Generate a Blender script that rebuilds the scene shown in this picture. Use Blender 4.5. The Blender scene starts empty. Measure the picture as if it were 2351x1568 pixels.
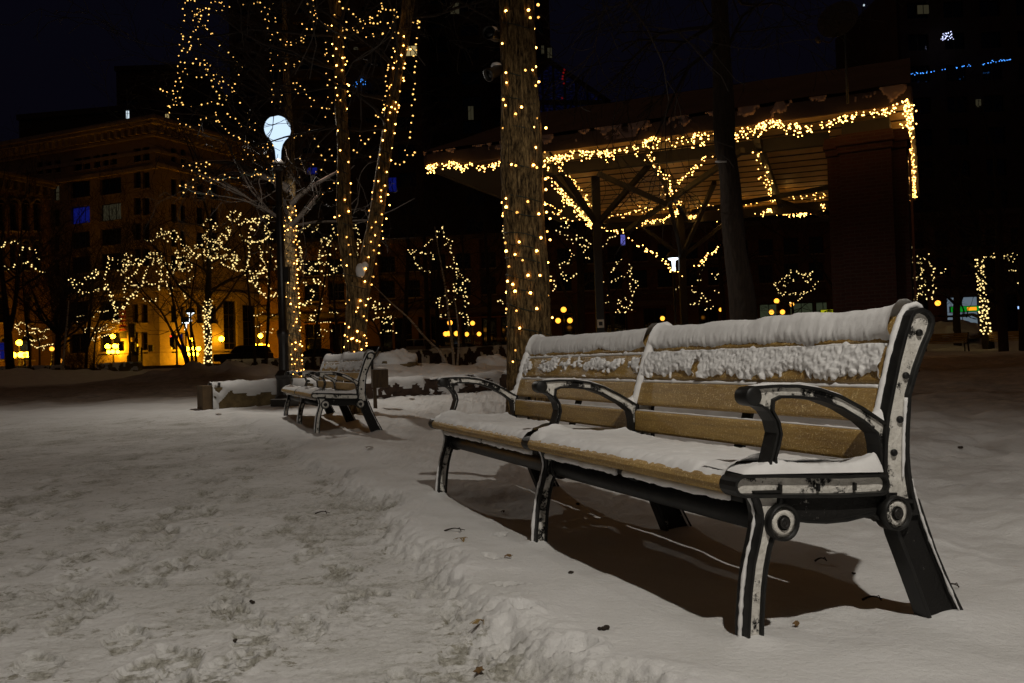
import bpy, bmesh, math, random
import numpy as np
from mathutils import Vector, Matrix, noise as mnoise
from mathutils.geometry import tessellate_polygon

random.seed(7)
scene = bpy.context.scene
COL = scene.collection
V3 = Vector

# ------------------------------------------------------------------ camera
CAM = V3((0, 0, 0.748))
PITCH, ROLL, FPX = 0.0206, -0.0316, 2001.8
_f = V3((0, math.cos(PITCH), math.sin(PITCH)))
_r = V3((1, 0, 0))
_u = _r.cross(_f)
RT = _r * math.cos(ROLL) + _u * math.sin(ROLL)
UP = -_r * math.sin(ROLL) + _u * math.cos(ROLL)
FW = _f


def ray(u, v):
    return FW + RT * ((u - 1175.5) / FPX) - UP * ((v - 784.0) / FPX)


def at(u, v, Y):
    """point seen at photo position (u, v) standing at distance Y"""
    d = ray(u, v)
    return CAM + d * (Y / d.y)


def at_z(u, v, z):
    d = ray(u, v)
    return CAM + d * ((z - CAM.z) / d.z)


def see(p):
    d = V3(p) - CAM
    z = d.dot(FW)
    return 1175.5 + FPX * d.dot(RT) / z, 784 - FPX * d.dot(UP) / z


def sstep(a, b, x):
    t = np.clip((x - a) / (b - a), 0, 1)
    return t * t * (3 - 2 * t)


EDGE_Y = np.array([-40, -3, 0.3, 1.3, 2.0, 2.28, 3.78, 5.09, 7.1, 10.3, 12.2, 13.6, 60])
EDGE_X = np.array([16, 2.0, 0.80, 0.45, 0.195, 0.005, -0.52, -0.90, -1.69, -3.05, -3.9, -4.6, -22])
WALL = [(-4.92, 14.25), (-3.2, 15.3), (-1.6, 16.6), (0.03, 18.1), (2.2, 19.6), (5.2, 21.0)]


def ground_macro(x, y):
    x = np.asarray(x, float)
    y = np.asarray(y, float)
    t = np.clip(y, 0, 70)
    z = 0.008 * (np.sqrt((t - 9) ** 2 + 6.0) + (t - 9)) - 0.002
    wx = np.array([p[0] for p in WALL])
    wy = np.array([p[1] for p in WALL])
    yw = np.interp(x, wx, wy)
    behind = sstep(0.1, 0.2, y - yw) * sstep(-4.8, -4.65, x) * (1 - sstep(7, 10, x)) * (1 - sstep(26, 31, y))
    z = z + 0.27 * behind
    return z


def G(x, y):
    xe = float(np.interp(y, EDGE_Y, EDGE_X))
    sd = (x - xe) * 0.93
    drop = -0.055 * (1 - float(sstep(-0.03, 0.2, sd))) * (1 - float(sstep(12, 15, y)))
    return float(ground_macro(x, y)) + drop


def on_ground(u, v):
    d = ray(u, v)
    t = 0.5
    while t < 200:
        p = CAM + d * t
        if p.z < G(p.x, p.y):
            break
        t += 0.02 + t * 0.004
    p.z = G(p.x, p.y)
    return p


# ------------------------------------------------------------------ tagging
def tag(o, label=None, cat=None, group=None, kind=None):
    if label: o['label'] = label
    if cat: o['category'] = cat
    if group: o['group'] = group
    if kind: o['kind'] = kind
    return o


def thing(name, label, cat, loc=(0, 0, 0), rz=0.0, group=None):
    o = bpy.data.objects.new(name, None)
    o.empty_display_size = 0.1
    o.location = loc
    o.rotation_euler = (0, 0, rz)
    COL.objects.link(o)
    return tag(o, label, cat, group)


class MB:
    """collects geometry for ONE mesh object"""

    def __init__(self):
        self.v, self.f, self.m, self.s = [], [], [], []

    def add(self, vs, fs, mi=0, smooth=False):
        b = len(self.v)
        self.v.extend([tuple(p) for p in vs])
        for f in fs:
            self.f.append(tuple(i + b for i in f))
            self.m.append(mi)
            self.s.append(smooth)

    def box(self, lo, hi, mi=0, M=None):
        x0, y0, z0 = lo
        x1, y1, z1 = hi
        p = [V3(q) for q in ((x0, y0, z0), (x1, y0, z0), (x1, y1, z0), (x0, y1, z0), (x0, y0, z1), (x1, y0, z1), (x1, y1, z1), (x0, y1, z1))]
        if M: p = [M @ q for q in p]
        self.add(p, [(0, 3, 2, 1), (4, 5, 6, 7), (0, 1, 5, 4), (1, 2, 6, 5), (2, 3, 7, 6), (3, 0, 4, 7)], mi)

    def beam(self, a, b, w, h, mi=0):
        a, b = V3(a), V3(b)
        d = (b - a)
        L = d.length
        d.normalize()
        up = V3((0, 0, 1)) if abs(d.z) < 0.95 else V3((0, 1, 0))
        s = d.cross(up).normalized()
        t = s.cross(d)
        M = Matrix.Translation(a) @ Matrix((s, d, t)).transposed().to_4x4()
        self.box((-w / 2, 0, -h / 2), (w / 2, L, h / 2), mi, M)

    def tube(self, pts, rad, n=8, mi=0, cap=True, smooth=True):
        pts = [V3(p) for p in pts]
        k = len(pts)
        if not hasattr(rad, '__len__'): rad = [rad] * k
        vs, fs = [], []
        nrm = None
        for i in range(k):
            t = (pts[min(i + 1, k - 1)] - pts[max(i - 1, 0)])
            if t.length < 1e-9: t = V3((0, 0, 1))
            t.normalize()
            if nrm is None:
                nrm = t.orthogonal().normalized()
            else:
                nrm = nrm - t * nrm.dot(t)
                if nrm.length < 1e-6: nrm = t.orthogonal()
                nrm.normalize()
            b = t.cross(nrm)
            for j in range(n):
                a = 2 * math.pi * j / n
                vs.append(pts[i] + (nrm * math.cos(a) + b * math.sin(a)) * rad[i])
        for i in range(k - 1):
            for j in range(n):
                j2 = (j + 1) % n
                fs.append((i * n + j, i * n + j2, (i + 1) * n + j2, (i + 1) * n + j))
        if cap:
            fs.append(tuple(range(n - 1, -1, -1)))
            fs.append(tuple((k - 1) * n + j for j in range(n)))
        self.add(vs, fs, mi, smooth)

    def lathe(self, prof, n=20, mi=0, c=(0, 0, 0), smooth=True, M=None):
        vs, fs = [], []
        c = V3(c)
        for r, z in prof:
            for j in range(n):
                a = 2 * math.pi * j / n
                q = V3((r * math.cos(a), r * math.sin(a), z))
                if M: q = M @ q
                vs.append(q + c)
        k = len(prof)
        for i in range(k - 1):
            for j in range(n):
                j2 = (j + 1) % n
                fs.append((i * n + j, i * n + j2, (i + 1) * n + j2, (i + 1) * n + j))
        if prof[0][0] > 1e-5: fs.append(tuple(range(n - 1, -1, -1)))
        if prof[-1][0] > 1e-5: fs.append(tuple((k - 1) * n + j for j in range(n)))
        self.add(vs, fs, mi, smooth)

    def ball(self, c, r, mi=0, n=8, sq=1.0):
        k = max(4, n // 2)
        self.lathe([(max(1e-6, r * math.sin(math.pi * i / k)), -r * sq * math.cos(math.pi * i / k)) for i in range(k + 1)], n, mi, c)

    def bulb(self, c, r, mi=0):
        c = V3(c)
        t = 1.618
        q = [V3(p).normalized() * r for p in ((-1, t, 0), (1, t, 0), (-1, -t, 0), (1, -t, 0), (0, -1, t), (0, 1, t), (0, -1, -t), (0, 1, -t), (t, 0, -1), (t, 0, 1), (-t, 0, -1), (-t, 0, 1))]
        f = [(0, 11, 5), (0, 5, 1), (0, 1, 7), (0, 7, 10), (0, 10, 11), (1, 5, 9), (5, 11, 4), (11, 10, 2), (10, 7, 6), (7, 1, 8), (3, 9, 4), (3, 4, 2), (3, 2, 6), (3, 6, 8), (3, 8, 9), (4, 9, 5), (2, 4, 11), (6, 2, 10), (8, 6, 7), (9, 8, 1)]
        self.add([c + p for p in q], f, mi, True)

    def poly(self, pts, mi=0):
        self.add(pts, [tuple(range(len(pts)))], mi)

    def extrude(self, outline, x0, x1, mi=0, mi_face=None, inset=0.0, depth=0.0):
        """outline in (y, z); extruded along x; optional recessed panel on both sides"""
        n = len(outline)
        ar = sum(outline[i][0] * outline[(i + 1) % n][1] - outline[(i + 1) % n][0] * outline[i][1] for i in range(n))
        o = list(outline) if ar > 0 else list(reversed(outline))

        def off(e):
            r = []
            for i in range(n):
                a, b, c = o[i - 1], o[i], o[(i + 1) % n]
                d1 = V3((b[0] - a[0], b[1] - a[1], 0)).normalized()
                d2 = V3((c[0] - b[0], c[1] - b[1], 0)).normalized()
                n1, n2 = V3((-d1.y, d1.x, 0)), V3((-d2.y, d2.x, 0))
                m_ = n1 + n2
                k = m_.length
                m_ = m_ / k if k > 1e-6 else n1
                q = e / max(.45, m_.dot(n1))
                r.append((b[0] + m_.x * q, b[1] + m_.y * q))
            return r
        L = [[(x1, y, z) for y, z in o]]
        if inset > 0:
            i1, i2 = off(inset), off(inset * 1.25)
            L.append([(x1, y, z) for y, z in i1])
            L.append([(x1 - depth, y, z) for y, z in i2])
        R = [[(x0, y, z) for y, z in o]]
        if inset > 0:
            R.append([(x0, y, z) for y, z in i1])
            R.append([(x0 + depth, y, z) for y, z in i2])
        for side, flip in ((L, False), (R, True)):
            vs = [q for ring in side for q in ring]
            fs = []
            for k in range(len(side) - 1):
                for i in range(n):
                    f = (k * n + i, k * n + (i + 1) % n, (k + 1) * n + (i + 1) % n, (k + 1) * n + i)
                    fs.append(tuple(reversed(f)) if flip else f)
            self.add(vs, fs, mi)
            last = side[-1]
            tr = tessellate_polygon([[V3((q[1], q[2], 0)) for q in last]])
            tf = []
            for t in tr:
                a, b, c = [last[i] for i in t]
                s = (b[1] - a[1]) * (c[2] - a[2]) - (c[1] - a[1]) * (b[2] - a[2])
                tf.append(tuple(t) if (s > 0) != flip else tuple(reversed(t)))
            b0 = len(self.v) - n
            for f in tf:
                self.f.append(tuple(i + b0 for i in f))
                self.m.append(mi if mi_face is None else mi_face)
                self.s.append(False)
        vs = [(x1, y, z) for y, z in o] + [(x0, y, z) for y, z in o]
        self.add(vs, [(i, n + i, n + (i + 1) % n, (i + 1) % n) for i in range(n)], mi)

    def build(self, name, mats, parent=None, bevel=0.0, label=None):
        me = bpy.data.meshes.new(name)
        me.from_pydata(self.v, [], self.f)
        if not isinstance(mats, (list, tuple)): mats = [mats]
        for m in mats: me.materials.append(m)
        me.polygons.foreach_set('material_index', self.m)
        me.polygons.foreach_set('use_smooth', self.s)
        if bevel:
            bm = bmesh.new()
            bm.from_mesh(me)
            bmesh.ops.remove_doubles(bm, verts=bm.verts, dist=1e-5)
            bm.to_mesh(me)
            bm.free()
        me.update()
        o = bpy.data.objects.new(name, me)
        COL.objects.link(o)
        if parent: o.parent = parent
        if bevel:
            b = o.modifiers.new('bevel', 'BEVEL')
            b.width = bevel
            b.segments = 2
            b.limit_method = 'ANGLE'
            b.angle_limit = math.radians(35)
            b.harden_normals = False
        if label: o['label'] = label
        return o


def copy_tree(o, parent=None):
    c = o.copy()
    COL.objects.link(c)
    if parent: c.parent = parent
    for ch in list(o.children): copy_tree(ch, c)
    return c


# ------------------------------------------------------------------ materials
class NT:
    def __init__(self, name):
        self.mat = bpy.data.materials.new(name)
        self.mat.use_nodes = True
        self.t = self.mat.node_tree
        self.t.nodes.clear()
        self.out = self.t.nodes.new('ShaderNodeOutputMaterial')
        self.tc = self.t.nodes.new('ShaderNodeTexCoord')

    def n(self, typ, **kw):
        nd = self.t.nodes.new(typ)
        for k, v in kw.items():
            if k in nd.inputs.keys():
                nd.inputs[k].default_value = v
            else:
                setattr(nd, k, v)
        return nd

    def l(self, a, b):
        self.t.links.new(a, b)

    def noise(self, scale, detail=4, rough=0.6, stretch=None, coord='Object'):
        nd = self.n('ShaderNodeTexNoise')
        nd.inputs['Scale'].default_value = scale
        nd.inputs['Detail'].default_value = detail
        nd.inputs['Roughness'].default_value = rough
        src = self.tc.outputs[coord]
        if stretch:
            mp = self.n('ShaderNodeMapping')
            mp.inputs['Scale'].default_value = stretch
            self.l(src, mp.inputs['Vector'])
            src = mp.outputs['Vector']
        self.l(src, nd.inputs['Vector'])
        return nd.outputs['Fac']

    def ramp(self, fac, stops):
        r = self.n('ShaderNodeValToRGB')
        el = r.color_ramp.elements
        while len(el) < len(stops): el.new(0.5)
        for e, (p, c) in zip(el, stops):
            e.position = p
            e.color = (*c, 1) if len(c) == 3 else c
        self.l(fac, r.inputs['Fac'])
        return r.outputs['Color']

    def mix(self, fac, a, b):
        m = self.n('ShaderNodeMix', data_type='RGBA')
        if hasattr(fac, 'is_linked'): self.l(fac, m.inputs[0])
        else: m.inputs[0].default_value = fac
        for s, i in ((a, 6), (b, 7)):
            if hasattr(s, 'is_linked'): self.l(s, m.inputs[i])
            else: m.inputs[i].default_value = (*s, 1)
        return m.outputs[2]

    def bump(self, h, strength, dist):
        b = self.n('ShaderNodeBump')
        b.inputs['Strength'].default_value = strength
        b.inputs['Distance'].default_value = dist
        self.l(h, b.inputs['Height'])
        return b.outputs['Normal']

    def bsdf(self, color, rough=0.6, normal=None, metal=0.0, spec=0.5, rough_tex=None):
        b = self.n('ShaderNodeBsdfPrincipled')
        if hasattr(color, 'is_linked'): self.l(color, b.inputs['Base Color'])
        else: b.inputs['Base Color'].default_value = (*color, 1)
        b.inputs['Roughness'].default_value = rough
        if rough_tex is not None: self.l(rough_tex, b.inputs['Roughness'])
        b.inputs['Metallic'].default_value = metal
        b.inputs['Specular IOR Level'].default_value = spec
        if normal is not None: self.l(normal, b.inputs['Normal'])
        self.l(b.outputs[0], self.out.inputs[0])
        return b


def simple(name, c, rough=0.6, var=0.25, scale=6.0, bump=0.15, bscale=40.0, bdist=0.004, metal=0.0, spec=0.5, stretch=None):
    m = NT(name)
    n1 = m.noise(scale, 5, 0.6, stretch)
    lo = tuple(x * (1 - var) for x in c)
    hi = tuple(min(1, x * (1 + var)) for x in c)
    col = m.ramp(n1, [(0.3, lo), (0.7, hi)])
    n2 = m.noise(bscale, 4, 0.6, stretch)
    m.bsdf(col, rough, m.bump(n2, bump, bdist), metal, spec)
    return m.mat


def emit(name, c, strength, sample=True):
    m = NT(name)
    e = m.n('ShaderNodeEmission')
    e.inputs['Color'].default_value = (*c, 1)
    e.inputs['Strength'].default_value = strength
    m.l(e.outputs[0], m.out.inputs[0])
    m.mat.cycles.emission_sampling = 'FRONT' if sample else 'NONE'
    return m.mat


M = {}


def snow_mat(name, c=(0.82, 0.81, 0.80), grain=260.0, lump=35.0, b1=0.35, b2=0.3):
    m = NT(name)
    g = m.noise(grain, 3, 0.7)
    l = m.noise(lump, 5, 0.65)
    col = m.ramp(m.noise(9.0, 5), [(0.3, tuple(x * 0.9 for x in c)), (0.65, c)])
    nb = m.n('ShaderNodeBump')
    nb.inputs['Strength'].default_value = b2
    nb.inputs['Distance'].default_value = 0.006
    m.l(l, nb.inputs['Height'])
    ng = m.n('ShaderNodeBump')
    ng.inputs['Strength'].default_value = b1
    ng.inputs['Distance'].default_value = 0.0015
    m.l(g, ng.inputs['Height'])
    m.l(nb.outputs[0], ng.inputs['Normal'])
    m.bsdf(col, 0.75, ng.outputs[0], 0, 0.25)
    return m.mat


M['snow'] = snow_mat('bench_snow', b2=0.18)
M['snow_dim'] = snow_mat('dimmed_snow', (0.27, 0.18, 0.145), 60, 12, 0.3, 0.4)  # snow with weak reddish light mixed into its colour
M['roof'] = simple('brown_frosted_roof', (0.085, 0.045, 0.035), 0.7, 0.35, 1.2, 0.4, 14, 0.01)
M['snow_far'] = snow_mat('crusty_snow', (0.7, 0.69, 0.68), 60, 12, 0.3, 0.4)

# ground snow: trodden patches are greyer through the vertex attribute 'trod'
m = NT('ground_snow')
at_ = m.n('ShaderNodeAttribute', attribute_name='trod')
clean = m.ramp(m.noise(3.0, 6, 0.6), [(0.3, (0.74, 0.73, 0.71)), (0.6, (0.83, 0.82, 0.81))])
dirty = m.ramp(m.noise(60.0, 5, 0.7), [(0.35, (0.22, 0.21, 0.165)), (0.62, (0.56, 0.54, 0.49))])
sl_ = m.n('ShaderNodeAttribute', attribute_name='slush_dim')
slush_dim = m.ramp(m.noise(4.0, 6, 0.7), [(0.35, (0.10, 0.062, 0.036)), (0.68, (0.30, 0.215, 0.15))])  # brown slush, with weak lamp light painted in
grit = m.ramp(m.noise(55.0, 6, 0.85), [(0.52, (0, 0, 0)), (0.60, (1, 1, 1))])
gr = m.n('ShaderNodeMath', operation='MULTIPLY', use_clamp=True)
m.l(grit, gr.inputs[0])
m.l(at_.outputs['Fac'], gr.inputs[1])
clean = m.mix(gr.outputs[0], clean, (0.13, 0.12, 0.085))
pth = m.n('ShaderNodeAttribute', attribute_name='path')
fl1 = m.ramp(m.noise(24.0, 8, 0.78, (0.7, 1.0, 1.0)), [(0.525, (0, 0, 0)), (0.575, (1, 1, 1))])
fl2 = m.ramp(m.noise(5.5, 4, 0.65), [(0.47, (0.10, 0.10, 0.10)), (0.60, (1, 1, 1))])
fm = m.n('ShaderNodeMath', operation='MULTIPLY', use_clamp=True)
m.l(fl1, fm.inputs[0])
m.l(fl2, fm.inputs[1])
fm2 = m.n('ShaderNodeMath', operation='MULTIPLY', use_clamp=True)
m.l(fm.outputs[0], fm2.inputs[0])
m.l(pth.outputs['Fac'], fm2.inputs[1])
clean = m.mix(fm2.outputs[0], clean, (0.27, 0.25, 0.185))
col = m.mix(sl_.outputs['Fac'], m.mix(at_.outputs['Fac'], clean, dirty), slush_dim)
g = m.noise(330.0, 3, 0.75)
l = m.noise(45.0, 6, 0.7)
nb = m.n('ShaderNodeBump', Strength=0.7, Distance=0.014)
m.l(l, nb.inputs['Height'])
ng = m.n('ShaderNodeBump', Strength=0.5, Distance=0.002)
m.l(g, ng.inputs['Height'])
m.l(nb.outputs[0], ng.inputs['Normal'])
m.bsdf(col, 0.7, ng.outputs[0], 0, 0.3)
M['ground'] = m.mat

# black cast iron, and the same iron with blown snow stuck in its recesses
m = NT('cast_iron_paint')
m.bsdf(m.ramp(m.noise(25, 5), [(0.35, (0.006, 0.006, 0.006)), (0.7, (0.016, 0.015, 0.013))]), 0.5, m.bump(m.noise(180, 4), 0.12, 0.002), 0, 0.35)
M['iron'] = m.mat


def recess(name, lo, hi, sc=7.0):
    m = NT(name)
    a = m.noise(sc, 8, 0.82)
    k = m.ramp(a, [(lo, (0, 0, 0)), (hi, (1, 1, 1))])
    sn = m.ramp(m.noise(34, 5, 0.75), [(0.32, (0.58, 0.55, 0.49)), (0.6, (0.78, 0.75, 0.69))])
    col = m.mix(k, sn, (0.010, 0.009, 0.008))
    nb = m.n('ShaderNodeBump', Strength=0.8, Distance=0.012, invert=True)
    m.l(k, nb.inputs['Height'])
    ng = m.n('ShaderNodeBump', Strength=0.8, Distance=0.008)
    m.l(m.noise(70, 5, 0.7), ng.inputs['Height'])
    m.l(nb.outputs[0], ng.inputs['Normal'])
    m.bsdf(col, 0.7, ng.outputs[0], 0, 0.3)
    return m.mat


M['rec_snowy'] = recess('snow_packed_recess', 0.545, 0.575)
M['rec_half'] = recess('half_snowed_recess', 0.50, 0.53)
M['rec_dark'] = recess('lightly_snowed_recess', 0.37, 0.40)

m = NT('bench_slat')
sp = m.noise(115, 4, 0.85)
big = m.noise(5, 6, 0.7, (0.35, 1, 1))
gra = m.noise(26, 5, 0.7, (0.10, 1, 2.2))
base = m.mix(m.ramp(big, [(0.35, (0, 0, 0)), (0.68, (1, 1, 1))]), (0.30, 0.165, 0.030), (0.54, 0.335, 0.080))
base = m.mix(m.ramp(gra, [(0.50, (0, 0, 0)), (0.72, (0.65, 0.65, 0.65))]), base, (0.17, 0.09, 0.018))
col = m.mix(m.ramp(sp, [(0.56, (0, 0, 0)), (0.64, (1, 1, 1))]), base, (0.92, 0.72, 0.36))
m.bsdf(col, 0.42, m.bump(sp, 1.0, 0.006), 0.0, 0.6)
M['slat'] = m.mat

m = NT('rough_bark')
fur = m.noise(9, 6, 0.7, (4.6, 4.6, 0.75))
c_ = m.ramp(fur, [(0.38, (0.022, 0.013, 0.006)), (0.50, (0.16, 0.10, 0.040)), (0.66, (0.42, 0.275, 0.115))])
nb = m.bump(fur, 0.9, 0.03)
m.bsdf(c_, 0.85, nb, 0, 0.2)
M['bark'] = m.mat
M['bark_dark'] = simple('dark_bark', (0.030, 0.018, 0.010), 0.9, 0.5, 12, 0.6, 30, 0.02, stretch=(3, 3, 0.6))
M['twig'] = simple('twig_bark', (0.017, 0.0095, 0.0045), 0.85, 0.3, 8, 0.2, 40)
m = NT('birch_bark')
w = m.noise(4, 5, 0.6, (0.6, 0.6, 7))
m.bsdf(m.ramp(w, [(0.36, (0.05, 0.04, 0.03)), (0.44, (0.5, 0.45, 0.38)), (0.7, (0.62, 0.57, 0.5))]), 0.7)
M['birch'] = m.mat
M['pole'] = simple('lamp_pole_paint', (0.018, 0.014, 0.011), 0.4, 0.3, 10, 0.1, 60)
M['stone'] = simple('rough_granite', (0.15, 0.105, 0.045), 0.85, 0.5, 7, 0.8, 14, 0.03)
M['stone_dark'] = simple('dark_wall_stone', (0.055, 0.032, 0.020), 0.9, 0.5, 6, 0.8, 12, 0.03)
M['wood'] = simple('old_post_wood', (0.075, 0.048, 0.024), 0.85, 0.4, 10, 0.5, 20, 0.01, stretch=(4, 4, 0.5))
M['steel_dark'] = simple('dark_steel', (0.014, 0.012, 0.010), 0.5, 0.3, 4, 0.1, 30)
M['fascia'] = simple('brown_metal_fascia', (0.045, 0.028, 0.02), 0.5, 0.25, 3, 0.1, 20)
M['ceiling'] = simple('ribbed_steel_ceiling', (0.75, 0.50, 0.17), 0.45, 0.2, 1.5, 0.05, 20)


def brick(name, c1, c2, mortar, scale=1.0, rough=0.85):
    m = NT(name)
    uv = m.n('ShaderNodeUVMap')
    b = m.n('ShaderNodeTexBrick')
    b.inputs['Color1'].default_value = (*c1, 1)
    b.inputs['Color2'].default_value = (*c2, 1)
    b.inputs['Mortar'].default_value = (*mortar, 1)
    b.inputs['Scale'].default_value = scale
    b.inputs['Mortar Size'].default_value = 0.012
    b.inputs['Brick Width'].default_value = 0.24
    b.inputs['Row Height'].default_value = 0.08
    m.l(uv.outputs[0], b.inputs['Vector'])
    col = m.mix(m.ramp(m.noise(1.1, 6, 0.7), [(0.35, (0.15,) * 3), (0.7, (0, 0, 0))]), b.outputs['Color'], tuple(x * 0.35 for x in c1))
    m.bsdf(col, rough, m.bump(b.outputs['Fac'], 0.3, -0.01), 0, 0.3)
    return m.mat


M['brick_tan'] = brick('tan_brick', (0.33, 0.24, 0.14), (0.27, 0.19, 0.11), (0.25, 0.2, 0.14))
M['brick_brown'] = brick('brown_brick', (0.20, 0.10, 0.055), (0.15, 0.075, 0.04), (0.12, 0.09, 0.07))
M['brick_red'] = brick('red_pillar_brick', (0.055, 0.015, 0.008), (0.040, 0.011, 0.006), (0.055, 0.030, 0.020))
M['trim'] = simple('stone_trim', (0.30, 0.23, 0.15), 0.8, 0.25, 2, 0.2, 20)
M['dark_wall'] = simple('sooty_wall', (0.045, 0.030, 0.022), 0.85, 0.3, 0.6, 0.2, 8)
m = NT('dark_window_glass')
m.bsdf((0.006, 0.006, 0.007), 0.06, None, 0, 0.6)
M['glass'] = m.mat
M['wframe'] = simple('window_frame', (0.03, 0.022, 0.016), 0.5)
M['asphalt'] = simple('wet_asphalt', (0.05, 0.045, 0.04), 0.6, 0.4, 1.0, 0.3, 30)
M['wire'] = simple('light_wire', (0.02, 0.03, 0.02), 0.6)
M['wire_red'] = simple('copper_light_wire', (0.25, 0.10, 0.05), 0.5)
M['concrete'] = simple('concrete', (0.12, 0.075, 0.035), 0.85, 0.3, 4, 0.3, 30)
M['leaf'] = simple('dead_leaf', (0.16, 0.09, 0.03), 0.8, 0.5, 30)
M['straw'] = simple('dry_stalk', (0.30, 0.20, 0.07), 0.8, 0.3, 20)
M['debris'] = simple('dark_debris', (0.03, 0.02, 0.012), 0.9, 0.4, 30)

BULB_WARM = (1.0, 0.66, 0.24)
M['bulb'] = emit('warm_bulb', (1.0, 0.47, 0.095), 14.0)
M['bulb_mid'] = emit('weaker_warm_bulb', (1.0, 0.47, 0.095), 4.0, False)
M['bulb_low'] = emit('faint_warm_bulb', (1.0, 0.46, 0.09), 1.8, False)
M['bulb_hang'] = emit('warm_bulb_in_the_air', (1.0, 0.53, 0.13), 2.4, False)
M['bulb_pav'] = emit('pavilion_bulb', (1.0, 0.50, 0.11), 11.0)
M['bulb_far'] = emit('pale_bulb', (1.0, 0.72, 0.27), 2.0, False)
M['bulb_blue'] = emit('blue_bulb', (0.06, 0.30, 1.0), 2.5, False)
M['sodium'] = emit('sodium_globe_glow', (1.0, 0.43, 0.010), 50.0)
M['sodium_dim'] = emit('sodium_globe_dim', (1.0, 0.37, 0.035), 2.6)
# clear lamp globe: lets the lamp inside shine out and glows softly itself
m = NT('frosted_lamp_globe')
tr = m.n('ShaderNodeBsdfTransparent')
em = m.n('ShaderNodeEmission', Strength=1.15)
em.inputs['Color'].default_value = (0.62, 0.80, 1.0, 1)
mx = m.n('ShaderNodeMixShader')
mx.inputs[0].default_value = 0.85
m.l(tr.outputs[0], mx.inputs[1])
m.l(em.outputs[0], mx.inputs[2])
m.l(mx.outputs[0], m.out.inputs[0])
M['globe'] = m.mat
M['led'] = emit('white_lamp_glow', (0.85, 0.95, 1.0), 3.0)
M['win_warm'] = emit('lit_window_warm', (1.0, 0.75, 0.32), 0.35, False)
M['win_white'] = emit('lit_window_white', (0.75, 0.9, 1.0), 0.8, False)
M['win_blue'] = emit('lit_window_blue', (0.03, 0.05, 0.8), 0.11, False)
M['win_dim'] = emit('lit_window_dim', (0.8, 0.7, 0.4), 0.03, False)


def uv_box(o):
    me = o.data
    uv = me.uv_layers.new(name='UVMap')
    for p in me.polygons:
        n = p.normal
        h = V3((-n.y, n.x, 0))
        hz = h.length > 0.3
        if hz: h.normalize()
        for li in p.loop_indices:
            c = me.vertices[me.loops[li].vertex_index].co
            uv.data[li].uv = (c.dot(h), c.z) if hz else (c.x, c.y)
    return o


# ------------------------------------------------------------------ ground
def vnoise(x, y, seed):
    xi = np.floor(x).astype(np.int64)
    yi = np.floor(y).astype(np.int64)
    fx = x - xi
    fy = y - yi
    fx = fx * fx * fx * (fx * (fx * 6 - 15) + 10)
    fy = fy * fy * fy * (fy * (fy * 6 - 15) + 10)

    def h(a, b):
        k = (a * 374761393 + b * 668265263 + seed * 1442695041) & 0xFFFFFFFF
        k = ((k ^ (k >> 13)) * 1274126177) & 0xFFFFFFFF
        k = k ^ (k >> 16)
        return (k & 0xFFFF) / 65535.0 * 2 - 1
    a = h(xi, yi)
    b = h(xi + 1, yi)
    c = h(xi, yi + 1)
    d = h(xi + 1, yi + 1)
    return (a * (1 - fx) + b * fx) * (1 - fy) + (c * (1 - fx) + d * fx) * fy


def fbm(x, y, sc, oct_, seed, gain=0.5):
    s = 0
    a = 1.0
    f = 1.0 / sc
    for i in range(oct_):
        s = s + a * vnoise(x * f + 17.3 * i, y * f - 9.1 * i, seed + i)
        a *= gain
        f *= 2.03
    return s


BENCH_A = V3((0.5521, 2.2452, 0.0))
BANG = -0.3720
S_BAY = 1.4017
B_SCALE, B_LEAN = 1.034, math.radians(-3.55)
AX = V3((math.sin(BANG), math.cos(BANG), 0))
TR = V3((math.cos(BANG), -math.sin(BANG), 0))
b2 = at(716.5, 1001.5, 9.45)
BENCH2_A = V3((b2.x, b2.y, G(b2.x, b2.y) - 0.0))


def grow(start, step, ratio, end):
    o = [start]
    s = step
    while abs(o[-1]) < abs(end):
        o.append(o[-1] + s)
        s *= ratio
    return o


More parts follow.
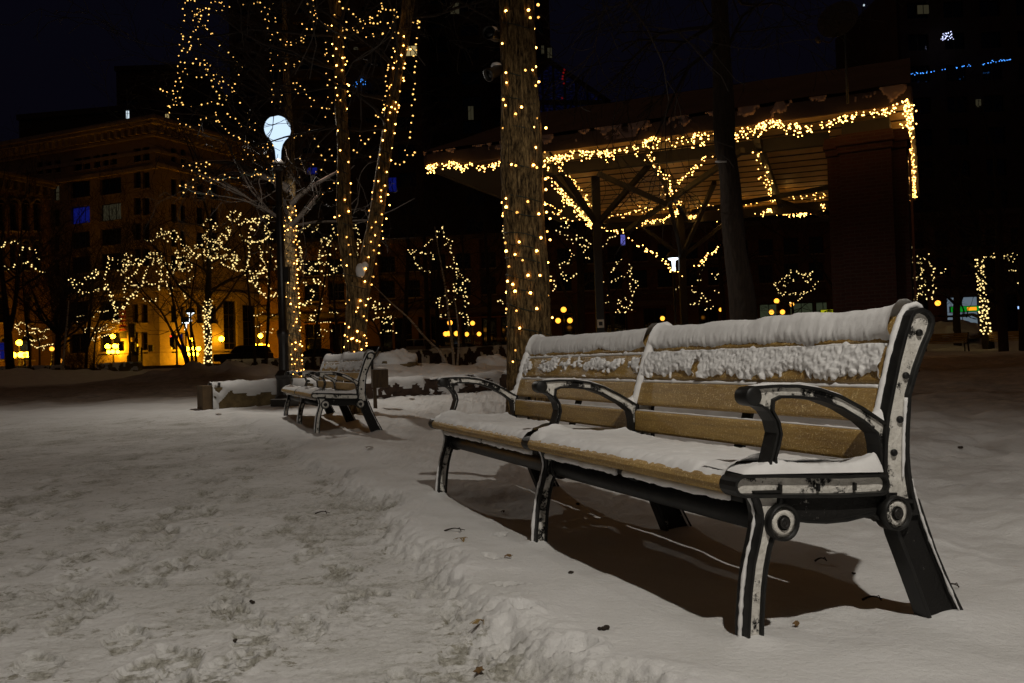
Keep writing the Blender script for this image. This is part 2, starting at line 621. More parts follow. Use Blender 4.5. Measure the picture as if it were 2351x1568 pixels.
def make_ground():
    xs = np.arange(-1.0, 1.4, 0.0085)
    xr = np.array(grow(1.4, 0.0085, 1.0135, 90))[0:]
    xl = -np.array(grow(1.0, 0.0085, 1.0135, 90))[::-1]
    X = np.unique(np.concatenate([xl, xs, xr]))
    ys = np.arange(1.2, 2.6, 0.0078)
    yf = np.array(grow(2.6, 0.0078, 1.0125, 130))
    yb = np.array([1.2 - q for q in grow(0.02, 0.02, 1.12, 60)])[::-1]
    Y = np.unique(np.concatenate([yb, ys, yf]))
    x, y = np.meshgrid(X, Y)
    z = ground_macro(x, y)
    xe = np.interp(y, EDGE_Y, EDGE_X) + 0.10 * fbm(x, y, 0.55, 4, 11) + 0.03 * fbm(x, y, 0.12, 3, 12)
    sd = (x - xe) * 0.93
    on_path = 1 - sstep(-0.04, 0.13, sd)
    far = 1 - sstep(11.5, 14.5, y)
    drop = -0.045 * on_path * far
    berm = 0.016 * np.exp(-((sd - 0.16) / 0.12) ** 2) * far * (0.6 + 0.8 * fbm(x, y, 0.4, 3, 21))
    crumb = np.exp(-((sd - 0.03) / 0.12) ** 2) * far * 0.013 * fbm(x, y, 0.045, 5, 31, 0.68)
    pathw = on_path * far
    tramp = 0.005 * fbm(x * 0.6, y, 0.22, 3, 41, 0.5) + 0.0058 * fbm(x * 0.6, y, 0.05, 5, 42, 0.7) + 0.0065 * np.abs(fbm(x * 0.5, y, 0.022, 4, 43, 0.65)) * (fbm(x, y, 0.7, 3, 44) > 0.05)
    patch = sstep(0.05, 0.5, fbm(x, y, 0.5, 3, 45))
    lawn = 0.026 * fbm(x, y, 1.3, 4, 51, 0.45) + 0.004 * fbm(x, y, 0.16, 4, 52)
    rough = sstep(3.0, 7.0, y) * (0.014 * fbm(x, y, 0.3, 5, 53, 0.65) + 0.007 * np.abs(fbm(x, y, 0.09, 4, 54, 0.6)))
    behind = sstep(0.25, 0.9, sd)
    z = z + drop + berm + crumb + pathw * (tramp * (0.4 + 0.9 * patch)) + (1 - pathw) * (lawn * behind + rough)
    # a rougher, hoof-marked lawn behind and to the right of the bench
    lx = (x - BENCH_A.x) * TR.x + (y - BENCH_A.y) * TR.y
    z = z + sstep(0.9, 1.6, lx) * (1 - pathw) * 0.03 * fbm(x, y, 0.38, 4, 61, 0.5) * (1 - sstep(40, 60, y))
    low = sstep(0.000, 0.010, -tramp)
    trod = pathw * np.clip((0.30 + 0.8 * low) * (0.45 + 0.7 * patch) + 0.12 * fbm(x * 0.7, y, 0.35, 4, 71), 0, 0.9)
    z = z - 0.05 * sstep(0.25, 0.8, lx) * (1 - sstep(9, 13, y)) * (1 - pathw)
    # drifts round the bench feet, hollows beside them
    for B0 in (BENCH_A, BENCH2_A):
        for k in range(3):
            for ty, amp, sx in ((0.76, 0.028, 0.13), (0.06, 0.016, 0.07)):
                p = B0 + AX * (S_BAY * k + 0.02) + TR * ty
                d2 = ((x - p.x) ** 2 + (y - p.y) ** 2)
                z = z + amp * np.exp(-d2 / sx ** 2)
        q = (x - B0.x) * AX.x + (y - B0.y) * AX.y
        w = (x - B0.x) * TR.x + (y - B0.y) * TR.y
        under = sstep(-0.2, 0.1, q) * (1 - sstep(2.6, 2.95, q)) * np.exp(-((w - 0.3) / 0.26) ** 2)
        z = z - under * 0.025 + under * 0.016 * fbm(x, y, 0.32, 4, 81)
    # boot prints and paw prints
    rng = random.Random(5)
    pr = []
    for tr_ in range(64):
        y0 = 0.6 + 8.5 * rng.random() ** 1.9
        x0 = float(np.interp(y0, EDGE_Y, EDGE_X)) - 0.25 - rng.random() * (1.2 + 0.75 * y0)
        an = 0.36 + rng.gauss(0, 0.28) + (math.pi if rng.random() < .5 else 0)
        st = 0.60 + 0.12 * rng.random()
        for k in range(rng.randint(4, 11)):
            sd_ = 0.09 * (1 if k % 2 else -1)
            px_ = x0 - math.sin(an) * st * k + math.cos(an) * sd_
            py_ = y0 + math.cos(an) * st * k + math.sin(an) * sd_
            if py_ > 0.9: pr.append((px_, py_, an + rng.gauss(0, .12), 0.88 + 0.2 * rng.random(), 0))
    for u, v in ((1150, 1222), (1205, 1232), (1130, 1285), (1300, 1230), (1225, 1300), (1165, 1350), (1430, 1330), (1270, 1375), (1440, 1390), (1595, 1180 + 180), (1040, 1436), (945, 1373), (880, 1372)):
        p = on_ground(u, v) if u < 1200 else None
        if p: pr.append((p.x, p.y, rng.random() * 6, 0.42, 1))
    for px, py, ang, sc, kind in pr:
        L, W = 0.15 * sc, 0.055 * sc
        ix = np.searchsorted(X, [px - L * 1.7, px + L * 1.7])
        iy = np.searchsorted(Y, [py - L * 1.7, py + L * 1.7])
        if ix[1] - ix[0] < 3 or iy[1] - iy[0] < 3: continue
        sx = x[iy[0]:iy[1], ix[0]:ix[1]] - px
        sy = y[iy[0]:iy[1], ix[0]:ix[1]] - py
        a = sx * math.sin(ang) * -1 + sy * math.cos(ang)
        b = sx * math.cos(ang) + sy * math.sin(ang)
        wob = 0.055 * fbm(sx + px, sy + py, 0.07, 2, 5)
        wd = W * (1 + 0.22 * np.cos(a / L * 4.2 - 0.6))
        r = np.sqrt((a / L) ** 2 + (b / wd) ** 2) + wob
        inside = 1 - sstep(0.93, 1.03, r)
        rim = np.exp(-((r - 1.12) / 0.13) ** 2)
        tread = 0.0060 * np.sign(np.sin(a * 2 * math.pi / 0.026)) if kind == 0 else 0
        depth = (0.008 + 0.011 * rng.random()) * (1 if kind == 0 else 1.3)
        gate = on_path[iy[0]:iy[1], ix[0]:ix[1]] if kind == 0 else 1
        z[iy[0]:iy[1], ix[0]:ix[1]] += gate * (inside * (-depth + tread) + rim * 0.0050)
        trod[iy[0]:iy[1], ix[0]:ix[1]] += gate * inside * (0.10 + (0.45 + 0.5 * rng.random()) * sstep(-0.05, 0.35, fbm(sx + px, sy + py, 0.045, 3, 17))) * (1 if kind == 0 else 0.5)
    # two larger scuffs broken out of the berm
    for u, v, r0 in ((1322, 1505, 0.055), (1135, 1445, 0.05), (1205, 1432, 0.04)):
        p = on_ground(u, v)
        d = np.sqrt((x - p.x) ** 2 + ((y - p.y) * 1.1) ** 2) + 0.02 * fbm(x, y, 0.05, 3, 91)
        z = z - 0.05 * (1 - sstep(r0 * 0.6, r0, d)) + 0.012 * np.exp(-((d - r0 * 1.2) / 0.02) ** 2)
    # banks and humps of cleared snow farther off
    humps = [(905, 846, 1.5, 0.22, 22.5), (800, 868, 0.9, 0.1, 20.5), (420, 850, 1.6, 0.30, 29), (100, 850, 4.0, 0.30, 40), (-60, 850, 3, 0.3, 36), (530, 850, 1.4, 0.3, 30),
             (620, 852, 2.0, 0.2, 29), (2150, 795, 2.0, 0.5, 44), (2290, 795, 2.5, 0.45, 45), (1800, 800, 4, 0.3, 44), (1480, 815, 3, .4, 40)]
    for u, v, r0, h0, Yd in humps:
        p = at(u, v, Yd)
        d2 = ((x - p.x) ** 2 / (r0 * 1.5) ** 2 + (y - p.y) ** 2 / r0 ** 2)
        z = z + h0 * np.exp(-d2) * (1 + 0.35 * fbm(x, y, 0.6, 4, 95))
    z = z + sstep(14, 20, y) * 0.05 * fbm(x, y, 0.8, 4, 97) * (1 - sstep(45, 55, y))
    slush_dim = sstep(14.5, 19.5, y + 0.25 * (x + 8) + 1.2 * fbm(x, y, 2.5, 3, 99)) * (1 - sstep(-0.8, 0.3, x + 0.30 * y)) * (1 - sstep(27, 33, y)) * 0.9  # far path: slush plus painted fall-off of the lamp light
    slush_dim = np.maximum(slush_dim, 0.85 * sstep(5.0, 9.5, x * 0.9 + y * 0.3) * (1 - sstep(27, 34, y)) * sstep(4.5, 10, y))  # right lawn: dimness away from the lamps painted in
    ny, nx = x.shape
    co = np.empty((ny * nx, 3), np.float32)
    co[:, 0] = x.ravel()
    co[:, 1] = y.ravel()
    co[:, 2] = z.ravel()
    idx = np.arange(ny * nx).reshape(ny, nx)
    q = np.stack([idx[:-1, :-1], idx[:-1, 1:], idx[1:, 1:], idx[1:, :-1]], -1).reshape(-1, 4)
    me = bpy.data.meshes.new('ground')
    me.vertices.add(len(co))
    me.vertices.foreach_set('co', co.ravel())
    me.loops.add(q.size)
    me.loops.foreach_set('vertex_index', q.ravel().astype(np.int32))
    me.polygons.add(len(q))
    me.polygons.foreach_set('loop_start', np.arange(0, q.size, 4, dtype=np.int32))
    me.polygons.foreach_set('use_smooth', np.ones(len(q), bool))
    me.update(calc_edges=True)
    at2 = me.attributes.new('trod', 'FLOAT', 'POINT')
    at2.data.foreach_set('value', trod.ravel().astype(np.float32))
    at4 = me.attributes.new('path', 'FLOAT', 'POINT')
    at4.data.foreach_set('value', (pathw * 0.95).ravel().astype(np.float32))
    at3 = me.attributes.new('slush_dim', 'FLOAT', 'POINT')
    at3.data.foreach_set('value', slush_dim.ravel().astype(np.float32))
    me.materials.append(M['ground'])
    o = bpy.data.objects.new('snowy_ground', me)
    COL.objects.link(o)
    tag(o, 'trampled snow path and smooth snow covered lawn of the park', 'ground', kind='structure')

    def zat(px, py):
        i = min(max(int(np.searchsorted(Y, py)), 0), ny - 1)
        j = min(max(int(np.searchsorted(X, px)), 0), nx - 1)
        return float(z[i, j])
    return zat


ZG = make_ground()


def hit(u, v):
    """where a sight line through (u, v) meets the finished snow"""
    d = ray(u, v)
    t = 0.6
    p = CAM + d * t
    while t < 150:
        p = CAM + d * t
        if p.z < ZG(p.x, p.y): break
        t += 0.004 + t * 0.002
    p.z = ZG(p.x, p.y)
    return p


def curve_pts(ctrl, per=8):
    """smooth a control polyline of vectors (Catmull-Rom)"""
    P = [V3(p) for p in ctrl]
    P = [P[0] * 2 - P[1]] + P + [P[-1] * 2 - P[-2]]
    o = []
    for i in range(1, len(P) - 2):
        for k in range(per):
            t = k / per
            a, b, c, d = P[i - 1], P[i], P[i + 1], P[i + 2]
            o.append(.5 * ((2 * b) + (c - a) * t + (2 * a - 5 * b + 4 * c - d) * t * t + (3 * b - a - 3 * c + d) * t ** 3))
    o.append(P[-2])
    return o


# ------------------------------------------------------------------ bench
TH = 0.055


def fn(x, y, z, s=1.0, o=4):
    return mnoise.fractal(V3((x * s, y * s, z * s)), 0.9, 2.1, o)


def frame_parts(root, x1, armsnow=True):
    """one cast iron end frame; outer face at x = x1, thickness TH"""
    x0 = x1 - TH
    post = [(.568, .862), (.555, .846), (.532, .79), (.51, .72), (.492, .65), (.473, .572), (.466, .526), (.464, .42), (.470, .36), (.482, .30), (.588, .30), (.572, .36), (.558, .42), (.553, .47), (.553, .526), (.559, .627), (.584, .698), (.613, .762), (.634, .80), (.643, .828), (.640, .846), (.624, .862), (.598, .870)]
    a = MB()
    a.extrude(post, x0, x1, 0, 1, 0.0115, 0.014)
    for yy, zz in ((.592, .80), (.545, .68), (.525, .56), (.505, .47)):
        a.lathe([(0.009, -0.004), (0.011, 0.006), (0.006, 0.010), (0.0, 0.010)], 10, 0, (x1 - .012, yy, zz), True, Matrix.Rotation(math.pi / 2, 4, 'Y'))
    a.build('back_support', [M['iron'], M['rec_snowy']], root, 0.003)
    rl = [(.496, .345), (.500, .30), (.515, .245), (.549, .176), (.59, .09), (.627, .012), (.655, -.07), (.835, -.09), (.787, -.019), (.742, .05), (.706, .108), (.655, .20), (.612, .295), (.590, .345)]
    a = MB()
    a.extrude(rl, x0 + .001, x1 - .001, 0, 1, 0.012, 0.012)
    a.build('leg', [M['iron'], M['rec_dark']], root, 0.003)
    fl = [(.040, .378), (.058, .345), (.066, .318), (.067, .295), (.058, .25), (.044, .194), (.035, .123), (.031, .05), (.029, -.07), (.080, -.07), (.080, .05), (.083, .12), (.090, .18), (.101, .232), (.116, .272), (.13, .30), (.13, .378)]
    a = MB()
    a.extrude(fl, x0 - .001, x1 + .001, 0, 1, 0.0085, 0.010)
    a.build('leg', [M['iron'], M['rec_half' if x1 < -0.5 else 'rec_snowy']], root, 0.003)
    r = .0295
    rail = []
    for i in range(9):
        t = math.pi / 2 + math.pi * i / 8
        rail.append((.012 + r * 1.1 * math.cos(t), .3905 + r * math.sin(t)))
    rail += [(.10, .3595), (.2, .357), (.32, .3545), (.43, .357)]
    for i in range(9):
        t = -math.pi / 2 + math.pi * i / 8
        rail.append((.449 + r * .9 * math.cos(t), .386 + r * math.sin(t)))
    rail += [(.32, .4135), (.2, .417), (.10, .4195)]
    a = MB()
    a.extrude(rail, x0 - .006, x1 + .008, 0, 1, 0.0085, 0.016)
    for yy in (.125, .245, .365):
        a.box((x1 - .010, yy - .0035, .372), (x1 + .002, yy + .0035, .392), 0)
    a.build('seat_rail', [M['iron'], M['rec_snowy']], root, 0.003)
    ap = [(.075, .362), (.09, .30), (.128, .285), (.17, .296), (.224, .289), (.28, .285), (.35, .288), (.437, .302), (.47, .28), (.51, .29), (.52, .362)]
    a = MB()
    a.extrude(ap, x0 + .008, x1 - .010, 0, 1, 0.007, 0.008)
    a.build('apron', [M['iron'], M['rec_dark']], root, 0.002)
    for yy, zz in ((.128, .297), (.500, .309)):
        a = MB()
        Mx = Matrix.Rotation(math.pi / 2, 4, 'Y')
        a.lathe([(.0465, -.030), (.0475, .0), (.046, .012), (.042, .013), (.0395, .004)], 28, 0, (x1 + .002, yy, zz), True, Mx)
        a.lathe([(.0395, .004), (.024, .007), (.0195, .005)], 28, 1, (x1 + .002, yy, zz), True, Mx)
        a.lathe([(.0195, .005), (.0190, .009), (.0172, .009), (.0168, .005), (.016, .005)], 28, 0, (x1 + .002, yy, zz), True, Mx)
        a.lathe([(.016, .005), (.0148, .014), (.011, .016), (.009, .012), (.003, .012), (0, .015)], 24, 2, (x1 + .002, yy, zz), True, Mx)
        a.build('bolt_cap', [M['iron'], M['rec_snowy'], M['steel_dark']], root)
    arm = [(.030, .628), (.048, .640), (.114, .646), (.182, .647), (.251, .640), (.322, .622), (.395, .592), (.470, .553), (.484, .535), (.478, .50), (.470, .46), (.468, .412), (.448, .412), (.453, .455), (.449, .49), (.440, .521), (.395, .552), (.322, .586), (.251, .607), (.182, .612), (.125, .611), (.106, .603), (.104, .580), (.124, .55), (.131, .52), (.124, .488), (.114, .46), (.120, .412), (.086, .412), (.093, .452), (.104, .49), (.112, .522), (.102, .553), (.083, .577), (.064, .588), (.040, .590), (.024, .598), (.020, .614)]
    a = MB()
    a.extrude(arm, x0 + .003, x1 - .002, 0, 1, 0.0065, 0.009)
    a.lathe([(.0, -.056), (.018, -.056), (.024, -.052), (.024, -.002), (.018, .002), (0, .002)], 18, 0, (x1, .040, .615), True, Matrix.Rotation(math.pi / 2, 4, 'Y'))
    a.build('armrest', [M['iron'], M['rec_half']], root, 0.003)


def roundbar(mb, prof, xa, xb, n, mi=0):
    """closed profile in (y, z) swept along x"""
    k = len(prof)
    vs = []
    for i in range(n + 1):
        x = xa + (xb - xa) * i / n
        vs += [(x, y, z) for y, z in prof]
    fs = [(i * k + j, i * k + (j + 1) % k, (i + 1) * k + (j + 1) % k, (i + 1) * k + j) for i in range(n) for j in range(k)]
    fs += [tuple(range(k - 1, -1, -1)), tuple(n * k + j for j in range(k))]
    mb.add(vs, fs, mi, False)


def slat_prof(p0, p1, th, r=0.009):
    """rounded bar whose front face runs p0 -> p1 (y, z), thickness th to the back"""
    d = V3((p1[0] - p0[0], p1[1] - p0[1], 0))
    L = d.length
    d.normalize()
    n = V3((d.y, -d.x, 0))  # towards the back
    o = V3((p0[0], p0[1], 0))
    pr = []
    for cx, cz, a0 in ((r, r, 180), (L - r, r, 270), (L - r, th - r, 0), (r, th - r, 90)):
        for k in range(4):
            a = math.radians(a0 + 30 * k)
            q = o + d * (cx + r * math.cos(a)) + n * (cz + r * math.sin(a))
            pr.append((q.x, q.y))
    return pr


BACK = [((.462, .440), (.460, .526)), ((.467, .554), (.489, .645)), ((.496, .662), (.530, .762)), ((.540, .776), (.578, .852))]
TUBE_F, TUBE_R = (.128, .297), (.500, .309)


def sheet(root, name, fnc, nu, nv, matl, keep=None):
    """grid of points fnc(i/nu, j/nv); keep decides which cells stay"""
    P = [[fnc(i / nu, j / nv) for j in range(nv + 1)] for i in range(nu + 1)]
    vs = [p for row in P for p in row]
    fs = []
    for i in range(nu):
        for j in range(nv):
            if keep and not keep((i + .5) / nu, (j + .5) / nv): continue
            fs.append((i * (nv + 1) + j, (i + 1) * (nv + 1) + j, (i + 1) * (nv + 1) + j + 1, i * (nv + 1) + j + 1))
    m = MB()
    m.add(vs, fs, 0, True)
    o = m.build(name, matl, root)
    return o


def make_bench(name, label, cat):
    root = thing(name, label, cat)
    S = S_BAY / B_SCALE
    for k in range(3): frame_parts(root, -S * k)
    bays = [(-TH - .002, -S + .002), (-S - TH - .002, -2 * S + .002)]
    for bi, (xa, xb) in enumerate(bays):
        a = MB()
        for p0, p1 in BACK: roundbar(a, slat_prof(p0, p1, .034), xa, xb, 1)
        a.build('backrest', M['slat'], root, 0)
        a = MB()
        nose = [(.085, .378), (.085, .412), (.03, .413)]
        for k in range(7):
            t = math.pi / 2 + math.pi * k / 6
            nose.append((.006 + .026 * math.cos(t), .389 + .024 * math.sin(t)))
        nose += [(.03, .366)]
        roundbar(a, nose, xa, xb, 1)
        for y0 in (.098, .192, .286):
            roundbar(a, [(y0, .378), (y0, .408), (y0 + .006, .411), (y0 + .076, .411), (y0 + .082, .408), (y0 + .082, .378)], xa, xb, 1)
        roundbar(a, [(.380, .378), (.380, .41), (.413, .412), (.413, .378)], xa, xb, 1)
        a.build('seat', M['slat'], root)
        a = MB()
        a.box((xb, .050, .340), (xa, .092, .347))
        a.box((xb, .050, .347), (xa, .055, .376))
        a.build('angle_bar', M['iron'], root)
        a = MB()
        xm = (xa + xb) / 2
        a.extrude([(.045, .372), (.045, .345), (.105, .315), (.15, .315), (.20, .350), (.20, .372)], xm - .02, xm + .02, 0, 0, .006, .008)
        a.build('seat_bracket', [M['iron']], root)
        a = MB()
        a.beam((xm, .506, .42), (xm, .624, .83), .05, .012)
        a.build('back_strap', M['iron'], root)

        # --- snow lying on the seat
        def seat_snow(u, v):
            x = xa + (xb - xa) * u
            y = -.012 + .428 * v
            n = fn(x + bi * 3, y, 0, 5.5)
            t = .020 + .007 * n + .003 * fn(x, y, 3, 30, 2)
            e = min(u, 1 - u)
            t += .016 * math.exp(-e * S / .045) + .022 * math.exp(-((y - .10) / .05) ** 2) * math.exp(-min(u, 1 - u) * S / .05)
            t += .006 * max(0, (y - .35) / .066) ** 2 * (0.5 + 0.8 * math.exp(-e * S / .10))
            base = .412
            if y < .03:
                q = (.03 - y) / .042
                base = .412 - .012 * q * q
                t *= math.sqrt(max(0.0, 1 - (q * .98) ** 2)) * (0.85 + .4 * fn(x, 1, bi, 14)) + .02
            return (x, y - .004 * (1 - v) * fn(x, 2, bi, 20), base + max(t, .0015))
        sheet(root, 'snow_cover', seat_snow, 200, 60, M['snow'])

        # --- the thick roll over the top slat
        def top_snow(u, v):
            x = xa + .006 + (xb - xa - .012) * u
            lip = .020 * fn(x, 5, bi, 6.5) + .009 * fn(x, 9, bi, 65, 3) * max(0, 1 - v * 9)
            path = [(.549, .786 + lip), (.558, .818 + .2 * lip), (.572, .846), (.585, .860), (.60, .862), (.622, .852), (.632, .838)]
            f = v * (len(path) - 1)
            i = min(int(f), len(path) - 2)
            f -= i
            y = path[i][0] * (1 - f) + path[i + 1][0] * f
            z = path[i][1] * (1 - f) + path[i + 1][1] * f
            nv_ = V3((-math.cos(v * math.pi * .75 - .30), math.sin(v * math.pi * .75 - .15), 0))
            edge = min(1, v / .10) * min(1, (1 - v) / .25)
            t = (.014 + .005 * math.sin(math.pi * min(1, v * 1.1))) * math.sqrt(max(0, edge))
            t *= 1 + .42 * fn(x, v * .12, bi + 4, 5.5) + .34 * fn(x, v * .15, bi, 55, 4) * max(0, 1 - 3.6 * v) + .03 * fn(x, v * .15, 9, 30, 3)
            t += .020 * math.exp(-min(u, 1 - u) * S / .03) * edge
            return (x, y + nv_.x * t, z + nv_.y * t)
        sheet(root, 'snow_cover', top_snow, 320, 26, M['snow'])

        # --- snow stuck to the second slat
        (y0, z0), (y1, z1) = BACK[2]

        def thick(x, w):
            m = fn(x, w * .1, bi + 11, 8, 5) + .6 * fn(x, w * .1, bi + 2, 45, 3)
            if bi == 0:
                q = .80 - w + .16 * fn(x, 1.7, 3, 9) + .09 * fn(x, 4, 3, 50, 2)
                q += .25 * (m + .25)
                if abs(x - (xa + (xb - xa) * .70)) < .02: q -= .6
            else:
                q = .10 - abs(w - .42) * 1.3 + .72 * m
            return q

        def slat_snow(u, w):
            x = xa + .004 + (xb - xa - .008) * u
            q = thick(x, w)
            t = (.017 if bi == 0 else .011) * min(1.0, max(0.0, q) / .22) ** .6
            if q > 0: t *= 1 + .30 * fn(x, w * .1, bi, 75, 4) + .30 * fn(x, w * .1, 5, 14)
            y = y1 + (y0 - y1) * w
            z = z1 + (z0 - z1) * w
            return (x, y - .94 * t - .0012 * (1 if q > 0 else -3), z + .34 * t)
        sheet(root, 'snow_cover', slat_snow, 340, 34, M['snow'], lambda u, w: thick(xa + .004 + (xb - xa - .008) * u, w) > -.03)

        # --- thin beads along the tops of the lower slats
        for si, th_ in ((2, .010), (1, .0085), (0, .0045)):
            (ya, za), (yb_, zb) = BACK[si]
            a = MB()
            nseg = 90
            pts, rad = [], []
            for i in range(nseg + 1):
                x = xa + (xb - xa) * i / nseg
                r_ = th_ * (0.75 + .4 * fn(x, si, bi, 9) + .2 * fn(x, si, 3, 40, 2))
                if i % 31 == 12: r_ *= 1.8
                pts.append((x, yb_ + .010 + (0 if si < 2 else -.002), zb + .001 + r_ * .25))
                rad.append(max(.0012, r_))
            a.tube(pts, rad, 8)
            a.build('snow_cover', M['snow'], root)
        # --- lumps on the angle bar under the seat
        a = MB()
        for half in (0, 1):
            pts, rad = [], []
            l0, l1 = (xa - .05, xm + .03) if half == 0 else (xm - .03, xb + .06)
            for i in range(61):
                x = l0 + (l1 - l0) * i / 60
                r_ = .0125 + .004 * fn(x, 3, 8, 30, 3) + .0035 * fn(x, 1, 7, 9)
                pts.append((x, .044 - .004 * fn(x, 0, 0, 12), .349 + .003 * fn(x, 7, 0, 15)))
                rad.append(max(.004, r_))
            a.tube(pts, rad, 10)
        a.build('snow_cover', M['snow'], root)
    # crusts of snow running down the front edge of each back support, and pads on the armrests
    for k in range(3):
        xc = -S * k - TH / 2
        edge = [(.448, .525), (.464, .575), (.484, .65), (.502, .72), (.524, .79), (.547, .846), (.566, .872), (.600, .882), (.63, .868)]
        pts, rad, fl = [], [], []
        a = MB()
        for i in range(81):
            f = i / 80 * (len(edge) - 1)
            j = min(int(f), len(edge) - 2)
            f -= j
            y = edge[j][0] * (1 - f) + edge[j + 1][0] * f
            z = edge[j][1] * (1 - f) + edge[j + 1][1] * f
            lump = .5 + .5 * fn(z, k * 3, 1, 12) + .35 * fn(z, k, 5, 45, 2)
            wide = (.020 if k else .013) + .012 * (z - .5) if k else .012
            pts.append((xc + (.010 if k else -.014), y + .012, z))
            rad.append(max(.003, wide * (.65 + .45 * lump)) * min(1, (i + 1) / 8, (81 - i) / 6))
        a.tube(pts, rad, 12)
        a.build('snow_crust', M['snow'], root)
        a = MB()
        top = [(.046, .642), (.114, .648), (.182, .649), (.251, .642), (.322, .624), (.380, .599), (.43, .575), (.466, .556)]
        n = 60

        def pad(u, v):
            f = u * (len(top) - 1)
            j = min(int(f), len(top) - 2)
            f -= j
            y = top[j][0] * (1 - f) + top[j + 1][0] * f
            z = top[j][1] * (1 - f) + top[j + 1][1] * f
            x = xc + (.5 - v) * (.044 + .006 * fn(u * 3, 2, k, 4))
            t = .0045 * (1 - (2 * v - 1) ** 2) * (1 + .4 * fn(x, y, k, 25)) * min(1, u * 12 + .1)
            t += .030 * max(0, (u - .86) / .14) ** 2 * (1 - (2 * v - 1) ** 4)
            return (x, y, z - .001 + t)
        sheet(root, 'snow_crust', pad, 60, 8, M['snow'])
        for line, rr_, xo, frz in (([(.036, .372), (.054, .345), (.062, .318), (.063, .295), (.054, .25), (.040, .194), (.031, .123), (.027, .05), (.025, -.03)], .0062, 0, 7),
                                   ([(.560, .40), (.574, .35), (.603, .275), (.648, .185), (.700, .09), (.736, .03), (.775, -.03)], .0042, TH / 2 + .001, 3),
                                   ([(.536, .40), (.537, .46), (.538, .53), (.545, .62)], .0050, TH / 2 - .008, 5)):
            a = MB()
            cp = curve_pts([V3((xc + xo, y, z)) for y, z in line], 8)
            a.tube(cp, [max(.0012, rr_ * (.75 + .9 * fn(c.z, k, frz, 9) + .4 * fn(c.z, k, 2, 50, 2))) for c in cp], 8)
            a.build('snow_crust', M['snow'], root)
        # little drifts at the foot of the arm rod and in the corner at the back
        for (yy, zz, ry, h) in ((.108, .416, .045, .014), (.450, .416, .030, .030)):
            a = MB()
            prof = [(ry * math.cos(t * math.pi / 16), h * math.sin(t * math.pi / 16) ** 1.4) for t in range(9)]
            a.lathe(prof, 20, 0, (xc, yy, zz - .004), True, Matrix.Diagonal((.62, 1.2, 1, 1)))
            a.build('snow_drift', M['snow'], root)
    # snow banked up over the seat rail of the near end
    def end_bank(u, v):
        y = .004 + .446 * u
        x = .010 - .185 * v
        h = .024 + .012 * fn(y, 3, 1, 7) + .004 * fn(x, y, 2, 45, 3)
        h += .045 * max(0, (u - .80) / .20) ** 2 + .012 * math.exp(-((y - .11) / .05) ** 2)
        e = min(1, v / .10) * min(1, (1 - u) / .04 + .25) * min(1, u / .10)
        k = math.sqrt(max(0, e)) * (1 - v) ** .8 if v > .1 else math.sqrt(max(0, e)) * .92
        return (x, y, .4165 + .004 * (1 - v) + h * k + .010 * v * (1 - u))
    sheet(root, 'snow_cover', end_bank, 90, 34, M['snow'])
    for (yy, zz), r_, nm in ((TUBE_F, .037, 'stretcher'), (TUBE_R, .030, 'stretcher')):
        a = MB()
        a.tube([(-.03, yy, zz), (-2 * S - .03, yy, zz)], r_, 24, 0)
        o = a.build(nm, M['iron'], root)
    return root


def place_bench(o, A, ang):
    o.location = A
    tr = V3((math.cos(ang), -math.sin(ang), 0))
    # local +Y -> tr, local +X -> -axis
    o.rotation_euler = (B_LEAN, 0, math.atan2(-tr.x, tr.y))
    o.scale = (B_SCALE,) * 3


bench1 = make_bench('park_bench', 'large snow covered black iron and golden slat bench in front', 'bench')
place_bench(bench1, BENCH_A, BANG)
bench2 = copy_tree(bench1)
place_bench(bench2, BENCH2_A, BANG)
tag(bench2, 'smaller snowy bench beside the street lamp post and forked tree', 'bench', 'park benches')
bench1['group'] = 'park benches'


